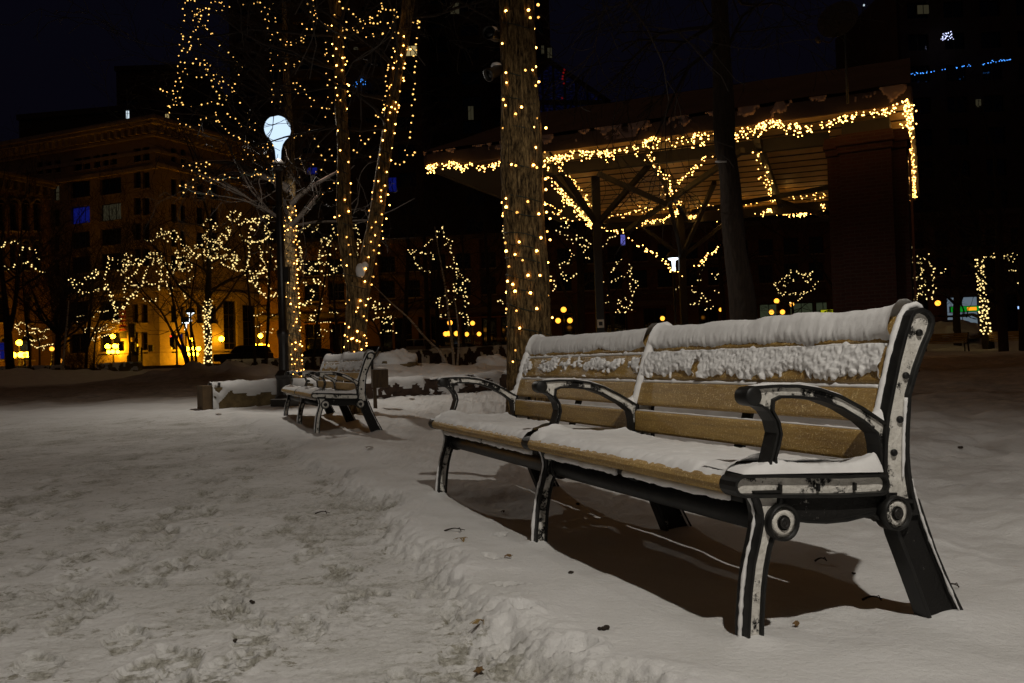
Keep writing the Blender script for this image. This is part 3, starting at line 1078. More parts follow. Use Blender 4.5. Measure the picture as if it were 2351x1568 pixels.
# ------------------------------------------------------------------ street lamps
def make_lamp(name, label, loc, H, group=None, glow=2100.0):
    t = thing(name, label, 'street lamp', loc, 0, group)
    a = MB()
    a.box((-.17, -.17, -.1), (.17, .17, .13))
    a.lathe([(.165, .13), (.15, .17), (.125, .20), (.125, .46), (.14, .48), (.15, .52), (.12, .56), (.095, .60)], 20)
    a.build('base', M['pole'], t, .006)
    a = MB()
    a.box((-.165, -.165, .13), (.165, .165, .137))
    a.build('snow_cover', M['snow'], t)
    prof = []
    vs, fs = [], []
    n = 36
    hs = [.60, 1.0, 1.12, 1.18, 1.25, 1.28, 2.2, H - .9, H - .82, H - .72]
    rs = [.082, .078, .078, .098, .098, .068, .064, .056, .056, .066]
    for z, r in zip(hs, rs):
        for j in range(n):
            rr = r * (1 - .06 * (j % 3 == 0))
            vs.append((rr * math.cos(2 * math.pi * j / n), rr * math.sin(2 * math.pi * j / n), z))
    for i in range(len(hs) - 1):
        for j in range(n):
            fs.append((i * n + j, i * n + (j + 1) % n, (i + 1) * n + (j + 1) % n, (i + 1) * n + j))
    a = MB()
    a.add(vs, fs, 0, True)
    a.build('pole', M['pole'], t)
    a = MB()
    a.lathe([(.066, H - .72), (.09, H - .66), (.095, H - .58), (.06, H - .55), (.05, H - .53)], 20)
    a.build('collar', M['pole'], t)
    a = MB()
    k = []
    for i in range(15):
        q = math.pi * i / 14
        k.append((.215 * math.sin(q), .215 * -math.cos(q)))
    prof = [(.04, -.50), (.05, -.36), (.075, -.26), (.115, -.19)] + [p for p in k if p[1] > -.17]
    a.lathe([(max(r, 1e-6), H - .02 + z) for r, z in prof], 28)
    a.build('lamp_globe', M['globe'], t)
    ld = bpy.data.lights.new('lamp_light', 'SPOT')
    ld.energy = glow
    ld.color = (1.0, 0.94, 0.84)
    ld.shadow_soft_size = .05
    ld.spot_size = math.radians(172)
    ld.spot_blend = .12
    lo_ = bpy.data.objects.new('lamp_light', ld)
    COL.objects.link(lo_)
    lo_.parent = t
    lo_.location = (0, 0, H - .02)
    return t


LB = on_ground(654, 934)
lamp_top = at(640, 293, LB.y)
lamp = make_lamp('street_lamp', 'tall fluted dark street lamp with glowing white globe beside the low stone wall', (LB.x, LB.y, LB.z), lamp_top.z - LB.z, 'park street lamps')
lamp.rotation_euler = (0, 0, -.2)
# small tag and box on the pole
a = MB()
a.box((.06, -.04, 2.05), (.14, .04, 2.3))
a.build('control_box', M['steel_dark'], lamp)
# the same lamp stands again in the line of benches, behind the photographer
L2 = BENCH_A - AX * 3.1 - TR * .75
lamp2 = make_lamp('street_lamp', 'street lamp with white globe behind the photographer', (L2.x, L2.y, G(L2.x, L2.y)), lamp_top.z - LB.z + .15, 'park street lamps', 4000.0)

# ------------------------------------------------------------------ trees and light strings
def bark_trunk(mb, ctrl, radii, nseg=90, n=64, amp=.012, flare=0.0):
    """trunk with modelled furrows"""
    pts = curve_pts(ctrl, 12)
    L = [0]
    for a_, b_ in zip(pts, pts[1:]): L.append(L[-1] + (b_ - a_).length)
    T = L[-1]
    vs, fs = [], []
    nr = len(radii) - 1
    for i in range(nseg + 1):
        s = T * i / nseg
        j = 0
        while j < len(L) - 2 and L[j + 1] < s: j += 1
        f = (s - L[j]) / max(1e-6, L[j + 1] - L[j])
        c = pts[j].lerp(pts[j + 1], f)
        rf = i / nseg * nr
        k = min(int(rf), nr - 1)
        r = radii[k] * (1 - rf + k) + radii[k + 1] * (rf - k)
        for q in range(n):
            an = 2 * math.pi * q / n
            nx, ny = math.cos(an), math.sin(an)
            if amp:
                h = mnoise.fractal(V3((nx * r * 26 + 5, ny * r * 26, s * 5.0)), .8, 2.1, 4)
                h = -abs(h) * 1.5 + .5
                d = amp * h + r * .11 * mnoise.noise(V3((nx * 1.3, ny * 1.3, s * .9)))
            else: d = 0
            vs.append(c + V3((nx, ny, 0)) * (r + d))
    for i in range(nseg):
        for q in range(n):
            fs.append((i * n + q, i * n + (q + 1) % n, (i + 1) * n + (q + 1) % n, (i + 1) * n + q))
    mb.add(vs, fs, 0, True)
    return pts


def branchy(mb, p, d, L, r, lev, rng, up=.12, n=5, spread=.75, kids=(3, 5), wig=.18, minr=.004):
    """a limb with its smaller limbs"""
    k = 5
    pts, rad = [V3(p)], [r]
    d = V3(d).normalized()
    for i in range(k):
        d = (d + V3((rng.gauss(0, wig), rng.gauss(0, wig), rng.gauss(0, wig) + up * .4))).normalized()
        pts.append(pts[-1] + d * (L / k))
        rad.append(max(minr, r * (1 - .72 * (i + 1) / k)))
    mb.tube(pts, rad, max(3, n), 0, False)
    if lev <= 0: return
    for c in range(rng.randint(*kids)):
        f = rng.uniform(.25, 1.0)
        i = min(int(f * k), k - 1)
        q = pts[i].lerp(pts[i + 1], f * k - i)
        t = (pts[i + 1] - pts[i]).normalized()
        s = V3((rng.gauss(0, 1), rng.gauss(0, 1), rng.gauss(0, .7)))
        s = (s - t * s.dot(t)).normalized()
        nd = (t * (1 - spread * .5) + s * spread * rng.uniform(.5, 1.1) + V3((0, 0, up))).normalized()
        branchy(mb, q, nd, L * rng.uniform(.45, .75), max(minr, rad[i] * .55), lev - 1, rng, up, max(3, n - 1), spread, kids, wig, minr)


def grown_tree(name, label, base, ctrl, radii, seed, limbs, group, cat='tree', bark='bark_dark', twig='twig', crown_from=.35, limbL=3.0, lev=3, up=.15, limb_r=.4, spread=.75, minr=.005):
    """trunk from control points (relative to base), limbs start above crown_from"""
    rng = random.Random(seed)
    t = thing(name, label, cat, base, 0, group)
    a = MB()
    pts = bark_trunk(a, ctrl, radii, 40, 20, .010)
    a.build('trunk', M[bark], t)
    a = MB()
    n = len(pts)
    for i in range(limbs):
        f = crown_from + (1 - crown_from) * (i + rng.random()) / limbs
        q = pts[min(int(f * n), n - 1)]
        r = radii[0] + (radii[-1] - radii[0]) * f
        an = rng.uniform(0, 6.283)
        d = V3((math.cos(an), math.sin(an), rng.uniform(.15, .9)))
        branchy(a, q, d, limbL * rng.uniform(.6, 1.1) * (1.15 - .5 * f), max(minr, r * limb_r), lev, rng, up, 6, spread, (3, 4), .18, minr)
    a.build('crown', M[twig], t)
    return t


BULB_MESH = {}


def bulb_object(root, p, r, matn):
    if matn not in BULB_MESH:
        a = MB()
        a.bulb((0, 0, 0), 1.0)
        a.lathe([(.35, -1.7), (.45, -1.0), (.40, -.8)], 6, 1)
        o = a.build('bulb', [M[matn], M['wire']], None)
        BULB_MESH[matn] = o.data
        bpy.data.objects.remove(o)
    b = bpy.data.objects.new('bulb', BULB_MESH[matn])
    COL.objects.link(b)
    b.parent = root
    b.location = p
    b.scale = (r, r, r)
    b.rotation_euler = (random.uniform(-.6, .6), random.uniform(-.6, .6), 0)
    return b


def mst(P, start=None):
    """short connecting wire through scattered bulbs"""
    n = len(P)
    if n < 2: return []
    inn = [False] * n
    best = [1e9] * n
    par = [-1] * n
    s = 0 if start is None else min(range(n), key=lambda i: (P[i] - start).length)
    best[s] = 0
    E = []
    for _ in range(n):
        i = min((j for j in range(n) if not inn[j]), key=lambda j: best[j])
        inn[i] = True
        if par[i] >= 0: E.append((par[i], i))
        for j in range(n):
            if not inn[j]:
                d = (P[i] - P[j]).length
                if d < best[j]: best[j], par[j] = d, i
    return E


def light_string(label, P, r, matn='bulb', group='strings of small lights in the trees', wires=None, wire_r=.004, wire='wire', parts=True, jit=.25, start=None, maxlen=2.5):
    """P: bulb positions. one thing: the wire and its bulbs"""
    P = [V3(p) for p in P]
    c = sum(P, V3((0, 0, 0))) / len(P)
    t = thing('light_string', label, 'light string', c, 0, group)
    a = MB()
    if wires is None:
        wires = []
        for i, j in mst(P, start):
            if (P[i] - P[j]).length > maxlen: continue
            mid = (P[i] + P[j]) / 2 - V3((0, 0, .06 * (P[i] - P[j]).length))
            wires.append([P[i], mid, P[j]])
    for w in wires:
        a.tube([V3(q) - c for q in w], wire_r, 4, 0, False)
    rng = random.Random(len(P) * 7 + 3)
    if len(a.v) == 0: a.tube([V3((0, 0, 0)), V3((0, 0, .01))], wire_r, 4)
    if parts:
        a.build('wire', M[wire], t)
        for p in P[:100]:
            k_ = rng.random()
            mn = matn if matn != 'bulb' or k_ < .62 else ('bulb_mid' if k_ < .88 else 'bulb_low')
            bulb_object(t, p - c, r * rng.uniform(1 - jit, 1 + jit), mn)
        rest = P[100:]
        if rest:
            b = MB()
            for p in rest: b.bulb(p - c, r * rng.uniform(1 - jit, 1 + jit))
            tag(b.build('bulb', M[matn], t), kind='stuff')
    else:
        bpy.data.objects.remove(t)
        for p in P: a.bulb(p - c, r * rng.uniform(1 - jit, 1 + jit), 1)
        o = a.build('light_string', [M[wire], M[matn]])
        o.location = c
        tag(o, label, 'light string', group)
        return o
    return t


def pxs(s, k, x0, y0):
    o = []
    for w in s.split():
        u, v = w.split(',')
        o.append((float(u) * k + x0, float(v) * k + y0))
    return o


def along(poly, step, jit=0.0, rng=random):
    """points every `step` px along a polyline in photo px"""
    o = []
    carry = 0
    for (a, b), (c, d) in zip(poly, poly[1:]):
        L = math.hypot(c - a, d - b)
        s = carry
        while s < L:
            f = s / L
            o.append((a + (c - a) * f + rng.gauss(0, jit), b + (d - b) * f + rng.gauss(0, jit)))
            s += step * rng.uniform(.75, 1.25)
        carry = s - L
    return o


GT = 'bare trees of the park'
# --- big wrapped trunk right behind the bench
Y3 = 8.6
T3c = [(1215, 1005, 52), (1216, 900, 50), (1216, 780, 49.5), (1211, 640, 48), (1203, 520, 46), (1200, 420, 46), (1197, 300, 44), (1192, 180, 41), (1188, 80, 38), (1183, -40, 38), (1178, -200, 36)]
b3 = at(1215, 1000, Y3)
b3.z = G(b3.x, b3.y) - .1
t3 = thing('tree', 'thick rough barked trunk wrapped in glowing bulbs right behind the front bench', 'tree', b3, 0, GT)
mb = MB()
c3 = [at(u, v, Y3) - b3 for u, v, r in T3c]
r3 = [r * Y3 / FPX for u, v, r in T3c]
bark_trunk(mb, c3, r3, 420, 170, .020)
mb.build('trunk', M['bark'], t3)
mb = MB()
rg = random.Random(3)
for i in range(7):
    an = rg.uniform(0, 6.28)
    branchy(mb, c3[-1], (math.cos(an), math.sin(an), .8), 3.2, .07, 3, rg, .1, 6)
for u, v in ((1250, -10), (1130, -30), (1300, -60)):
    branchy(mb, c3[-2], at(u, v, Y3) - b3 - c3[-2] + V3((0, -.3, .2)), 2.5, .035, 3, rg, -.05, 5)
mb.build('crown', M['twig'], t3)


def trunk_at(Tc, v):
    for (u0, v0, r0), (u1, v1, r1) in zip(Tc, Tc[1:]):
        if min(v0, v1) <= v <= max(v0, v1):
            f = (v - v0) / (v1 - v0)
            return u0 + (u1 - u0) * f, r0 + (r1 - r0) * f
    return Tc[0][0], Tc[0][2]


def on_trunk(Tc, px, Y, lift=.012):
    P = []
    for u, v in px:
        uc, rr = trunk_at(Tc, v)
        off = (u - uc)
        R = rr * Y / FPX
        if abs(off) < rr * .97:
            P.append(at(u, v, Y - math.sqrt(max(0, R * R - (off * Y / FPX) ** 2)) - lift))
        else:
            P.append(at(u, v, Y - .02 * random.random()))
    return P


q7 = "43,80 208,73 278,35 220,130 281,127 247,210 18,318 261,348 260,487 183,513 237,511 43,530 47,603 282,598 260,625 25,726 40,768 157,781 114,831 268,862 247,927 335,933 22,935 259,1076 327,1110 12,1165 85,1200 115,1208 245,1205 268,1222 333,1305 335,1382 45,1447 17,1477 203,1470 45,1510 330,1490 125,1550 340,1548 283,1560 25,1555"
q3 = "203,195 47,172 18,205 45,232 340,270 25,275 125,272 283,292 365,318 22,298 345,412 297,457 365,473 140,488 40,495 268,553 45,555 110,580 165,622 348,640 65,668 205,732 290,733 370,770 55,775 93,798 325,808 50,855 110,848 222,860 347,880 50,977 120,990 268,975 382,1040 57,1107 143,1117 60,1267 113,1278 75,1370 95,1360"
px = pxs(q7, .31475, 1147.9, 0) + pxs(q3, .31475, 1147.9, 401.8)
seen_ = []
for p in px:
    if all(abs(p[0] - q[0]) + abs(p[1] - q[1]) > 5 for q in seen_): seen_.append(p)
P = on_trunk(T3c, seen_, Y3, .016)
wires = []
for v0 in (60, 170, 232, 300, 380, 456, 486, 545, 571, 602, 641, 677, 706, 760, 825):
    w = []
    for i in range(25):
        f = -1.02 + 2.04 * i / 24
        v = v0 + 10 * f + 9 * math.sin(v0) * (1 - f * f)
        uc, rr = trunk_at(T3c, v)
        R = rr * Y3 / FPX + .010
        w.append(at(uc + f * rr * 1.0, v, Y3 - R * math.sqrt(max(0, 1 - min(1, f * f)))))
    wires.append(w)
light_string('string of warm bulbs wound round the thick trunk behind the front bench', P, .0126, 'bulb', wires=wires, wire_r=.0055)

# floodlights strapped to that trunk
fg = 'floodlights on the thick trunk'
for (u, v, aim, lab) in ((1131, 80, (-.35, -1, -.15), 'upper floodlight facing outward from the thick wrapped trunk'), (1140, 162, (-.9, -.5, -.62), 'lower floodlight tilted down from the thick wrapped trunk')):
    p = at(u, v, Y3 - .05)
    t = thing('floodlight', lab, 'floodlight', p, 0, fg)
    d = V3(aim).normalized()
    Rm = d.to_track_quat('Z', 'Y').to_matrix().to_4x4()
    mb = MB()
    mb.lathe([(0, -.13), (.045, -.13), (.052, -.10), (.052, .07), (.064, .085), (.066, .12), (.058, .12), (.055, .085)], 20, 0, (0, 0, 0), True, Rm)
    mb.build('housing', M['steel_dark'], t)
    mb = MB()
    mb.lathe([(.055, .088), (.03, .10), (0, .104)], 20, 0, (0, 0, 0), True, Rm)
    mb.build('lens', M['glass'], t)
    mb = MB()
    mb.tube([(0, 0, .02), (.10, .02, .06), (.21, .05, .04)], .014, 8)
    mb.build('bracket', M['steel_dark'], t)
    mb = MB()
    mb.lathe([(.055, 0), (.045, .022), (.02, .034), (0, .036)], 14, 0, (0, 0, .045), True)
    mb.build('snow_cover', M['snow'], t)

# --- forked tree by the second bench
Y2 = 12.4
T2trunk = [(818, 956, 30), (817, 900, 25), (816, 840, 24), (818, 760, 24), (821, 690, 25), (822, 650, 27)]
T2L = [(818, 660, 22), (805, 600, 19), (795, 540, 17), (790, 480, 15.5), (789, 420, 14), (788, 330, 13), (783, 250, 12.5), (779, 160, 12), (775, 80, 12), (768, 0, 13), (762, -90, 11)]
T2R = [(828, 655, 22), (842, 600, 18), (856, 540, 17), (867, 480, 16), (874, 420, 15), (884, 350, 14), (893, 290, 14), (902, 230, 13), (912, 160, 13), (925, 100, 14), (934, 40, 14), (940, -30, 12), (945, -110, 10)]
base = at(818, 952, Y2)
base.z = G(base.x, base.y) - .1
t2 = thing('tree', 'forked tree with two lit limbs behind the smaller bench', 'tree', base, 0, GT)
mb = MB()
for Tc, ns in ((T2trunk, 90), (T2L, 150), (T2R, 150)):
    bark_trunk(mb, [at(u, v, Y2) - base for u, v, r in Tc], [r * Y2 / FPX for u, v, r in Tc], ns, 64, .012)
mb.build('trunk', M['bark'], t2)
mb = MB()
rg = random.Random(12)
for Tc in (T2L, T2R):
    for i in range(11):
        u, v, r = Tc[rg.randint(5, len(Tc) - 1)]
        an = rg.uniform(0, 6.28)
        branchy(mb, at(u, v, Y2) - base, (math.cos(an), math.sin(an) * .7, rg.uniform(-.1, .7)), 2.0, .03, 3, rg, .06, 5, .8, (3, 4), .22, .0045)
mb.build('crown', M['twig'], t2)
mb = MB()
p = at(828, 622, Y2 - .1) - base
mb.ball(p, .075, 0, 12, 1.5)
mb.ball(at(838, 610, Y2 - .1) - base, .05, 0, 10, 1.2)
mb.build('snow_cover', M['snow'], t2)
K, X0, YB = .17202, 660, 0
limbL = pxs("627,200 592,343 684,495 600,588 651,650 612,748 735,773 763,768 795,817 774,862 655,874 730,938 646,1027 673,1115 718,1131 800,1123 819,1141 648,1173 804,1222 665,1273 831,1275 709,1338", K, X0, 0)
limbL += pxs("645,60 733,62 732,128 692,180 630,183 720,265 655,297 617,308 643,435 705,453 719,510 665,550 732,580 664,620 706,660", .31475, 574, 401.8)
limbL += [(772, 230), (797, 250), (776, 300), (800, 318), (781, 345), (800, 372), (776, 395)]
limbR = pxs("1554,486 1549,608 1468,618 1435,688 1519,737 1465,820 1422,846 1420,870 1570,850 1411,909 1478,916 1556,907 1546,1040 1553,1078 1425,1060 1385,1134 1364,1160 1360,1183 1498,1220 1366,1273 1446,1365 1335,1413 1390,1429 1435,1452 1487,1407 1487,1441 1301,1441 1284,1462 1369,1503 1469,1495 1599,663 1640,658", K, X0, 0)
limbR += pxs("935,45 905,43 985,77 893,127 957,112 1007,143 953,160 893,177 957,190 1018,220 870,260 962,287 995,318 863,343 918,343 963,365 887,383 965,410 913,440 847,460 970,463 882,487 943,513 835,520 903,550 940,570 865,600 812,610 920,648 780,680 843,685", .31475, 574, 401.8)
limbR += [(884, 300), (906, 306), (879, 322), (900, 340), (872, 355), (898, 368), (870, 385), (888, 395), (891, 275), (908, 285)]
trk = pxs("838,777 887,800 880,740 900,742 725,912 805,917 862,905 700,938 845,950 787,967 775,997 830,1030 851,1060 723,1110 697,1085 783,1140 740,1195 693,1170 710,1180 752,1190 835,1170 850,1190 800,1215 850,1225 690,1255 850,1245 695,1290 760,1290 813,1272 845,1300 715,1210 780,1208 850,1385", .31475, 574, 401.8)
for lst, Tc, lab in ((limbL, T2L, 'warm bulbs wound up the left limb of the forked tree'), (limbR, T2R, 'warm bulbs wound up the right leaning limb of the forked tree'), (trk, T2trunk, 'warm bulbs wound round the lower trunk of the forked tree')):
    wires = []
    vmin, vmax = min(p[1] for p in lst), max(p[1] for p in lst)
    v0 = vmin
    while v0 < vmax:
        w = []
        for i in range(13):
            f = -1 + 2 * i / 12
            v = v0 + 7 * f
            uc, rr = trunk_at(Tc, v)
            w.append(at(uc + f * rr, v, Y2 - (rr * Y2 / FPX + .008) * math.sqrt(max(0, 1 - f * f))))
        wires.append(w)
        v0 += 24
    light_string(lab, on_trunk(Tc, lst, Y2, .016), .0116, 'bulb', wires=wires, wire_r=.006)
hang = pxs("1678,300 1742,279 1761,293 1733,315 1755,368 1726,510 1715,592 1720,670 1683,746 1718,817 1702,889 1695,966 1702,1117 1684,1192 1675,1258 1700,1329 1658,1407 1673,1546", K, X0, 0) + [(944, 282), (942, 303), (941, 316), (930, 345), (935, 356), (952, 350), (948, 356), (928, 372), (918, 378), (908, 376)]
light_string('long dangling string of bulbs right of the forked tree', [at(u, v, Y2 - .3) for u, v in hang], .0118, 'bulb_hang', wire_r=.005)
ring = pxs("693,24 739,110 818,124 877,188 918,230 970,260 970,289 1022,278 1032,317 1104,228 1131,240 1098,260 1104,306 1148,311 1203,316 1238,293 1201,208 1217,149 1249,156 1254,48 1264,80 1269,113 1309,129 1375,136 1425,132 1450,162 1470,226 1435,209 1442,240 1436,295 1409,291 1339,309 1372,374 1441,430 1480,441 1406,510 1050,496 1137,458 1151,486 1263,460 1273,447 1014,377 936,356 933,404 938,432 886,406 869,371 798,370 792,394 739,408 731,366 787,294 769,506 747,627", K, X0, 0)
light_string('looping string of bulbs strung between the limbs of the forked tree', [at(u, v, Y2 + random.uniform(-.3, .3)) for u, v in ring], .0118, 'bulb_hang', wire_r=.005)
inner = pxs("1413,645 1393,764 1347,867 1373,853 1345,905 1336,934 1314,1017 1309,1088 1328,1147 1325,1213 1306,1284 1271,1331 1288,1397 1265,1503 1219,1517 1230,1535 1180,1543 1210,1562", K, X0, 0) + [(862, 290), (860, 305), (835, 300), (826, 312), (829, 322), (838, 330), (846, 320), (812, 345), (820, 350), (850, 360)]
light_string('thin string of bulbs hanging inside the fork of the forked tree', [at(u, v, Y2 + .2) for u, v in inner], .0112, 'bulb_hang', wire_r=.005)

# --- the tall tree behind the street lamp
Y1 = 17.2
T1c = [(684, 905, 17.5), (680, 850, 16.5), (675, 760, 14.5), (671, 680, 13.5), (668, 600, 13), (667, 520, 12.5), (666, 440, 11), (665, 370, 9), (661, 250, 7), (655, 100, 5), (650, -60, 4)]
base = at(684, 900, Y1)
base.z = G(base.x, base.y) - .1
t1 = thing('tree', 'tall spreading tree full of hanging lights behind the street lamp', 'tree', base, 0, GT)
mb = MB()
bark_trunk(mb, [at(u, v, Y1) - base for u, v, r in T1c], [r * Y1 / FPX for u, v, r in T1c], 160, 48, .010)
mb.build('trunk', M['bark'], t1)
qa = "549,8 597,3 650,14 515,42 477,130 508,222 495,306 457,392 457,495 483,532 479,573 430,650 491,700 466,740 420,813 445,906 405,966 405,1063 430,1138 375,1190 365,1250 400,1335 343,1367 378,1428 330,1453 347,1530 260,1550 276,1548 290,1562 151,1300 189,1326 246,1344 239,1400 333,1326 435,1425 375,1480 463,1500 480,1527 390,1533 475,1278 451,1192 545,1085 483,1043 515,996 507,914 626,926 673,859 545,761 580,721 586,697 600,666 562,618 572,608 591,541 632,462 669,437 647,384 700,392 711,320 627,296 647,240 652,214 685,212 712,186 733,166 691,128 726,135 770,143 815,119 857,129 865,124 746,228 700,270 733,276 845,302 856,212 763,374 804,373 815,419 834,430 890,494 908,484 610,167 890,38 954,22 1011,40 1033,46 1047,34 1083,87 1160,101 969,152 1052,154"
qa2 = "1362,68 1518,52 1568,30 1607,38 1794,51 1677,110 1744,130 1627,166 1716,208 1679,281 1738,307 1829,262 1833,318 1717,413 1863,448 1860,476 1782,505 1752,585 1785,682 1757,776 1859,808 1753,863 1797,950 1762,1036 1804,1216 1778,1307 1803,1386 1776,1488 1900,1307 1921,1385 1903,1483 1888,1030 1967,1020 1985,930 1903,575 1997,610 1982,653"
qa3 = "705,566 738,648 1017,666 1145,767 1213,831 1268,907 1342,984 1294,1092 792,882 732,923 728,945 800,946 834,918 880,958 812,1010 843,1012 848,1036 825,1092 928,1096 968,1087 680,1127 752,1127 897,1176 932,1157 1052,1124 1099,1174 1068,1188 1018,1191 1007,1218 1150,1234 1238,1226 916,1264 1043,1279 1198,1280 1231,1328 1198,1342 970,1335 1013,1390 1012,1437 1119,1397 1107,1454 1313,1500 898,1488 842,1510 753,1527 985,1512 1000,1518 1056,1529 600,1553"
qb = "185,33 268,50 294,24 342,3 344,87 371,77 237,121 308,160 371,143 377,180 358,203 323,224 397,243 351,288 195,320 259,387 323,390 429,317 497,327 537,340 497,168 530,411 509,567 518,657 503,729 482,748 525,710 543,817 553,891 517,981 564,1063 534,1138 540,1296 593,1372 523,1450 557,1453 461,1440 618,1515 505,1563 189,466 185,500 216,516 237,472 101,524 123,570 126,592 185,547 200,570 215,566 48,600 40,560 93,860 92,889 163,816 15,1043 76,1110 123,1110 171,1148 106,1192 142,1244 228,1196 253,1262 300,1308 355,1339 318,1419"
qc = "90,70 209,152 234,219 313,228 367,263 490,233 513,160 587,142 710,68 716,100 717,183 741,174 757,194 793,250 841,285 887,340 948,375 1018,400 1033,420 1102,454 1149,468 867,86 903,127 974,149 1020,213 1051,256 1130,75 1154,160 1236,207 1161,264 1231,301 1283,520 1339,532 1405,535 1399,488 1474,507 1095,565 1142,628 1215,634 1069,692 1233,704 1405,655"
qd = "1478,713 1485,750 1464,786 1388,824 1455,846 1503,898 1498,938 1481,977 1428,975 1400,935 1310,893 1282,898 1263,887 1231,904 1191,922 1242,828 1091,875 1012,938 897,932 830,897 807,962 739,963 733,991 686,964 650,1006 630,937 573,877 544,944 500,917 483,883 493,843 481,811 453,793 451,744 515,753 575,790 585,733 627,759 361,772 273,784 390,841 408,963 407,1065 312,1034 309,1066 232,1045 281,1136 434,1141 588,1154 669,1171 633,1087"
qe = "1736,477 1733,607 1756,405 1784,380 1855,375 1912,344 1963,297 1697,740 1781,755 1850,754 1834,681 1832,932 1930,1330 1902,1391 2030,420 2080,520 2120,640 2170,700 2230,560 2260,640 2300,720 2330,840 2250,900 2180,960 2100,1010 2060,1120 2140,1160 2230,1080 2290,1010 2360,1060 2050,860 2120,830 2010,760"
c1 = [at(u, v, Y1) for u, v, r in T1c]
groups1 = [(qa, .15738, 344.4, 0, -.8, .5, 'double dangling string of bulbs at the outer left edge of the tall tree'), (qa2, .15738, 344.4, 0, -.4, .2, 'upright run of bulbs up the middle of the tall tree above the lamp globe'),
           (qa3, .15738, 344.4, 0, -.9, .5, 'slanting runs of bulbs left of the lamp globe in the tall tree'), (qb, .17202, 660, 0, .3, .5, 'bulbs in the right half of the tall tree beside the forked limb'),
           (qc, .17202, 373.1, 246.8, -.8, .4, 'bulbs just left of and below the lamp globe'), (qd, .17202, 373.1, 246.8, -.9, .3, 'bulbs along the low snowy branches under the lamp globe'),
           (qe, .17202, 373.1, 246.8, .5, .5, 'bulbs right of the lamp pole between lamp and forked tree')]
mb = MB()
rg = random.Random(21)
snowy = MB()
for q, k, x0, y0, dy, jy, lab in groups1:
    pp = [at(u, v, Y1 + dy + rg.uniform(-jy, jy)) for u, v in pxs(q, k, x0, y0)]
    light_string(lab, pp, .0132, 'bulb_hang', wire_r=.006, start=c1[6])
    for i, p in enumerate(pp):
        if i % 8 == 0:  # a twig passing near the bulb
            ti = min(range(5, len(c1)), key=lambda j: (c1[j] - p).length + abs(c1[j].z - p.z + 1.2))
            s = c1[ti]
            mid = s.lerp(p, .5) + V3((rg.gauss(0, .15), rg.gauss(0, .15), rg.gauss(.1, .15)))
            L = (p - s).length
            mb.tube([q_ - base for q_ in curve_pts([s, mid, p, p + (p - mid) * .4], 4)], [max(.004, .006 + .008 * L * (1 - j / 12)) for j in range(13)], 4, 0, False)
for ctl in ([(664, 430), (620, 412), (560, 398), (520, 400), (480, 418)], [(664, 440), (610, 405), (540, 376), (500, 372), (430, 376)], [(668, 470), (700, 440), (740, 415), (775, 395)], [(668, 520), (705, 480), (730, 450)]):
    cp = curve_pts([at(u, v, Y1 - .6) for u, v in ctl], 6)
    mb.tube([p - base for p in cp], [.055 * (1 - .8 * j / len(cp)) + .006 for j in range(len(cp))], 6, 0, False)
    snowy.tube([p - base + V3((0, 0, .022)) for p in cp], [.03 * (1 - .7 * j / len(cp)) + .004 for j in range(len(cp))], 6)
    for j in range(2, len(cp), 5):
        for s_ in (0,):
            branchy(mb, cp[j] - base, (rg.gauss(0, 1), rg.gauss(0, .5), rg.gauss(0, .5)), 1.3, .014, 2, rg, .04, 4, .8, (3, 4), .25, .004)
for i in range(7):
    j = rg.randint(5, len(c1) - 1)
    an = rg.uniform(0, 6.28)
    branchy(mb, c1[j] - base, (math.cos(an), math.sin(an) * .6, rg.uniform(0, .8)), 2.6, .035, 3, rg, .06, 5, .8, (3, 4), .2, .004)
mb.build('crown', M['twig'], t1)
snowy.build('snow_cover', M['snow_dim'], t1)
pxx = []
rg = random.Random(8)
v = 475
while v < 868:
    uc, rr = trunk_at(T1c, v)
    band = 1 if (478 < v < 540 or 575 < v < 600 or v > 770) else 0
    for s_ in (-1, 1):
        if rg.random() < .92: pxx.append((uc + s_ * rr * rg.uniform(.9, 1.15), v + rg.uniform(-3, 3)))
    for _ in range(rg.choice((0, 1, 1)) + band): pxx.append((uc + rr * rg.uniform(-.8, .8), v + rg.uniform(-4, 4)))
    v += 11
P = on_trunk(T1c, pxx, Y1, .018)
light_string('dense warm bulbs wound round the straight trunk right of the lamp pole', P, .0142, 'bulb', wires=[[at(trunk_at(T1c, v0 + 4 * f)[0] + f * trunk_at(T1c, v0)[1], v0 + 4 * f, Y1 - .17 * math.sqrt(max(0, 1 - f * f)) - .005) for f in [i / 5 - 1 for i in range(11)]] for v0 in range(480, 870, 16)], wire_r=.006)

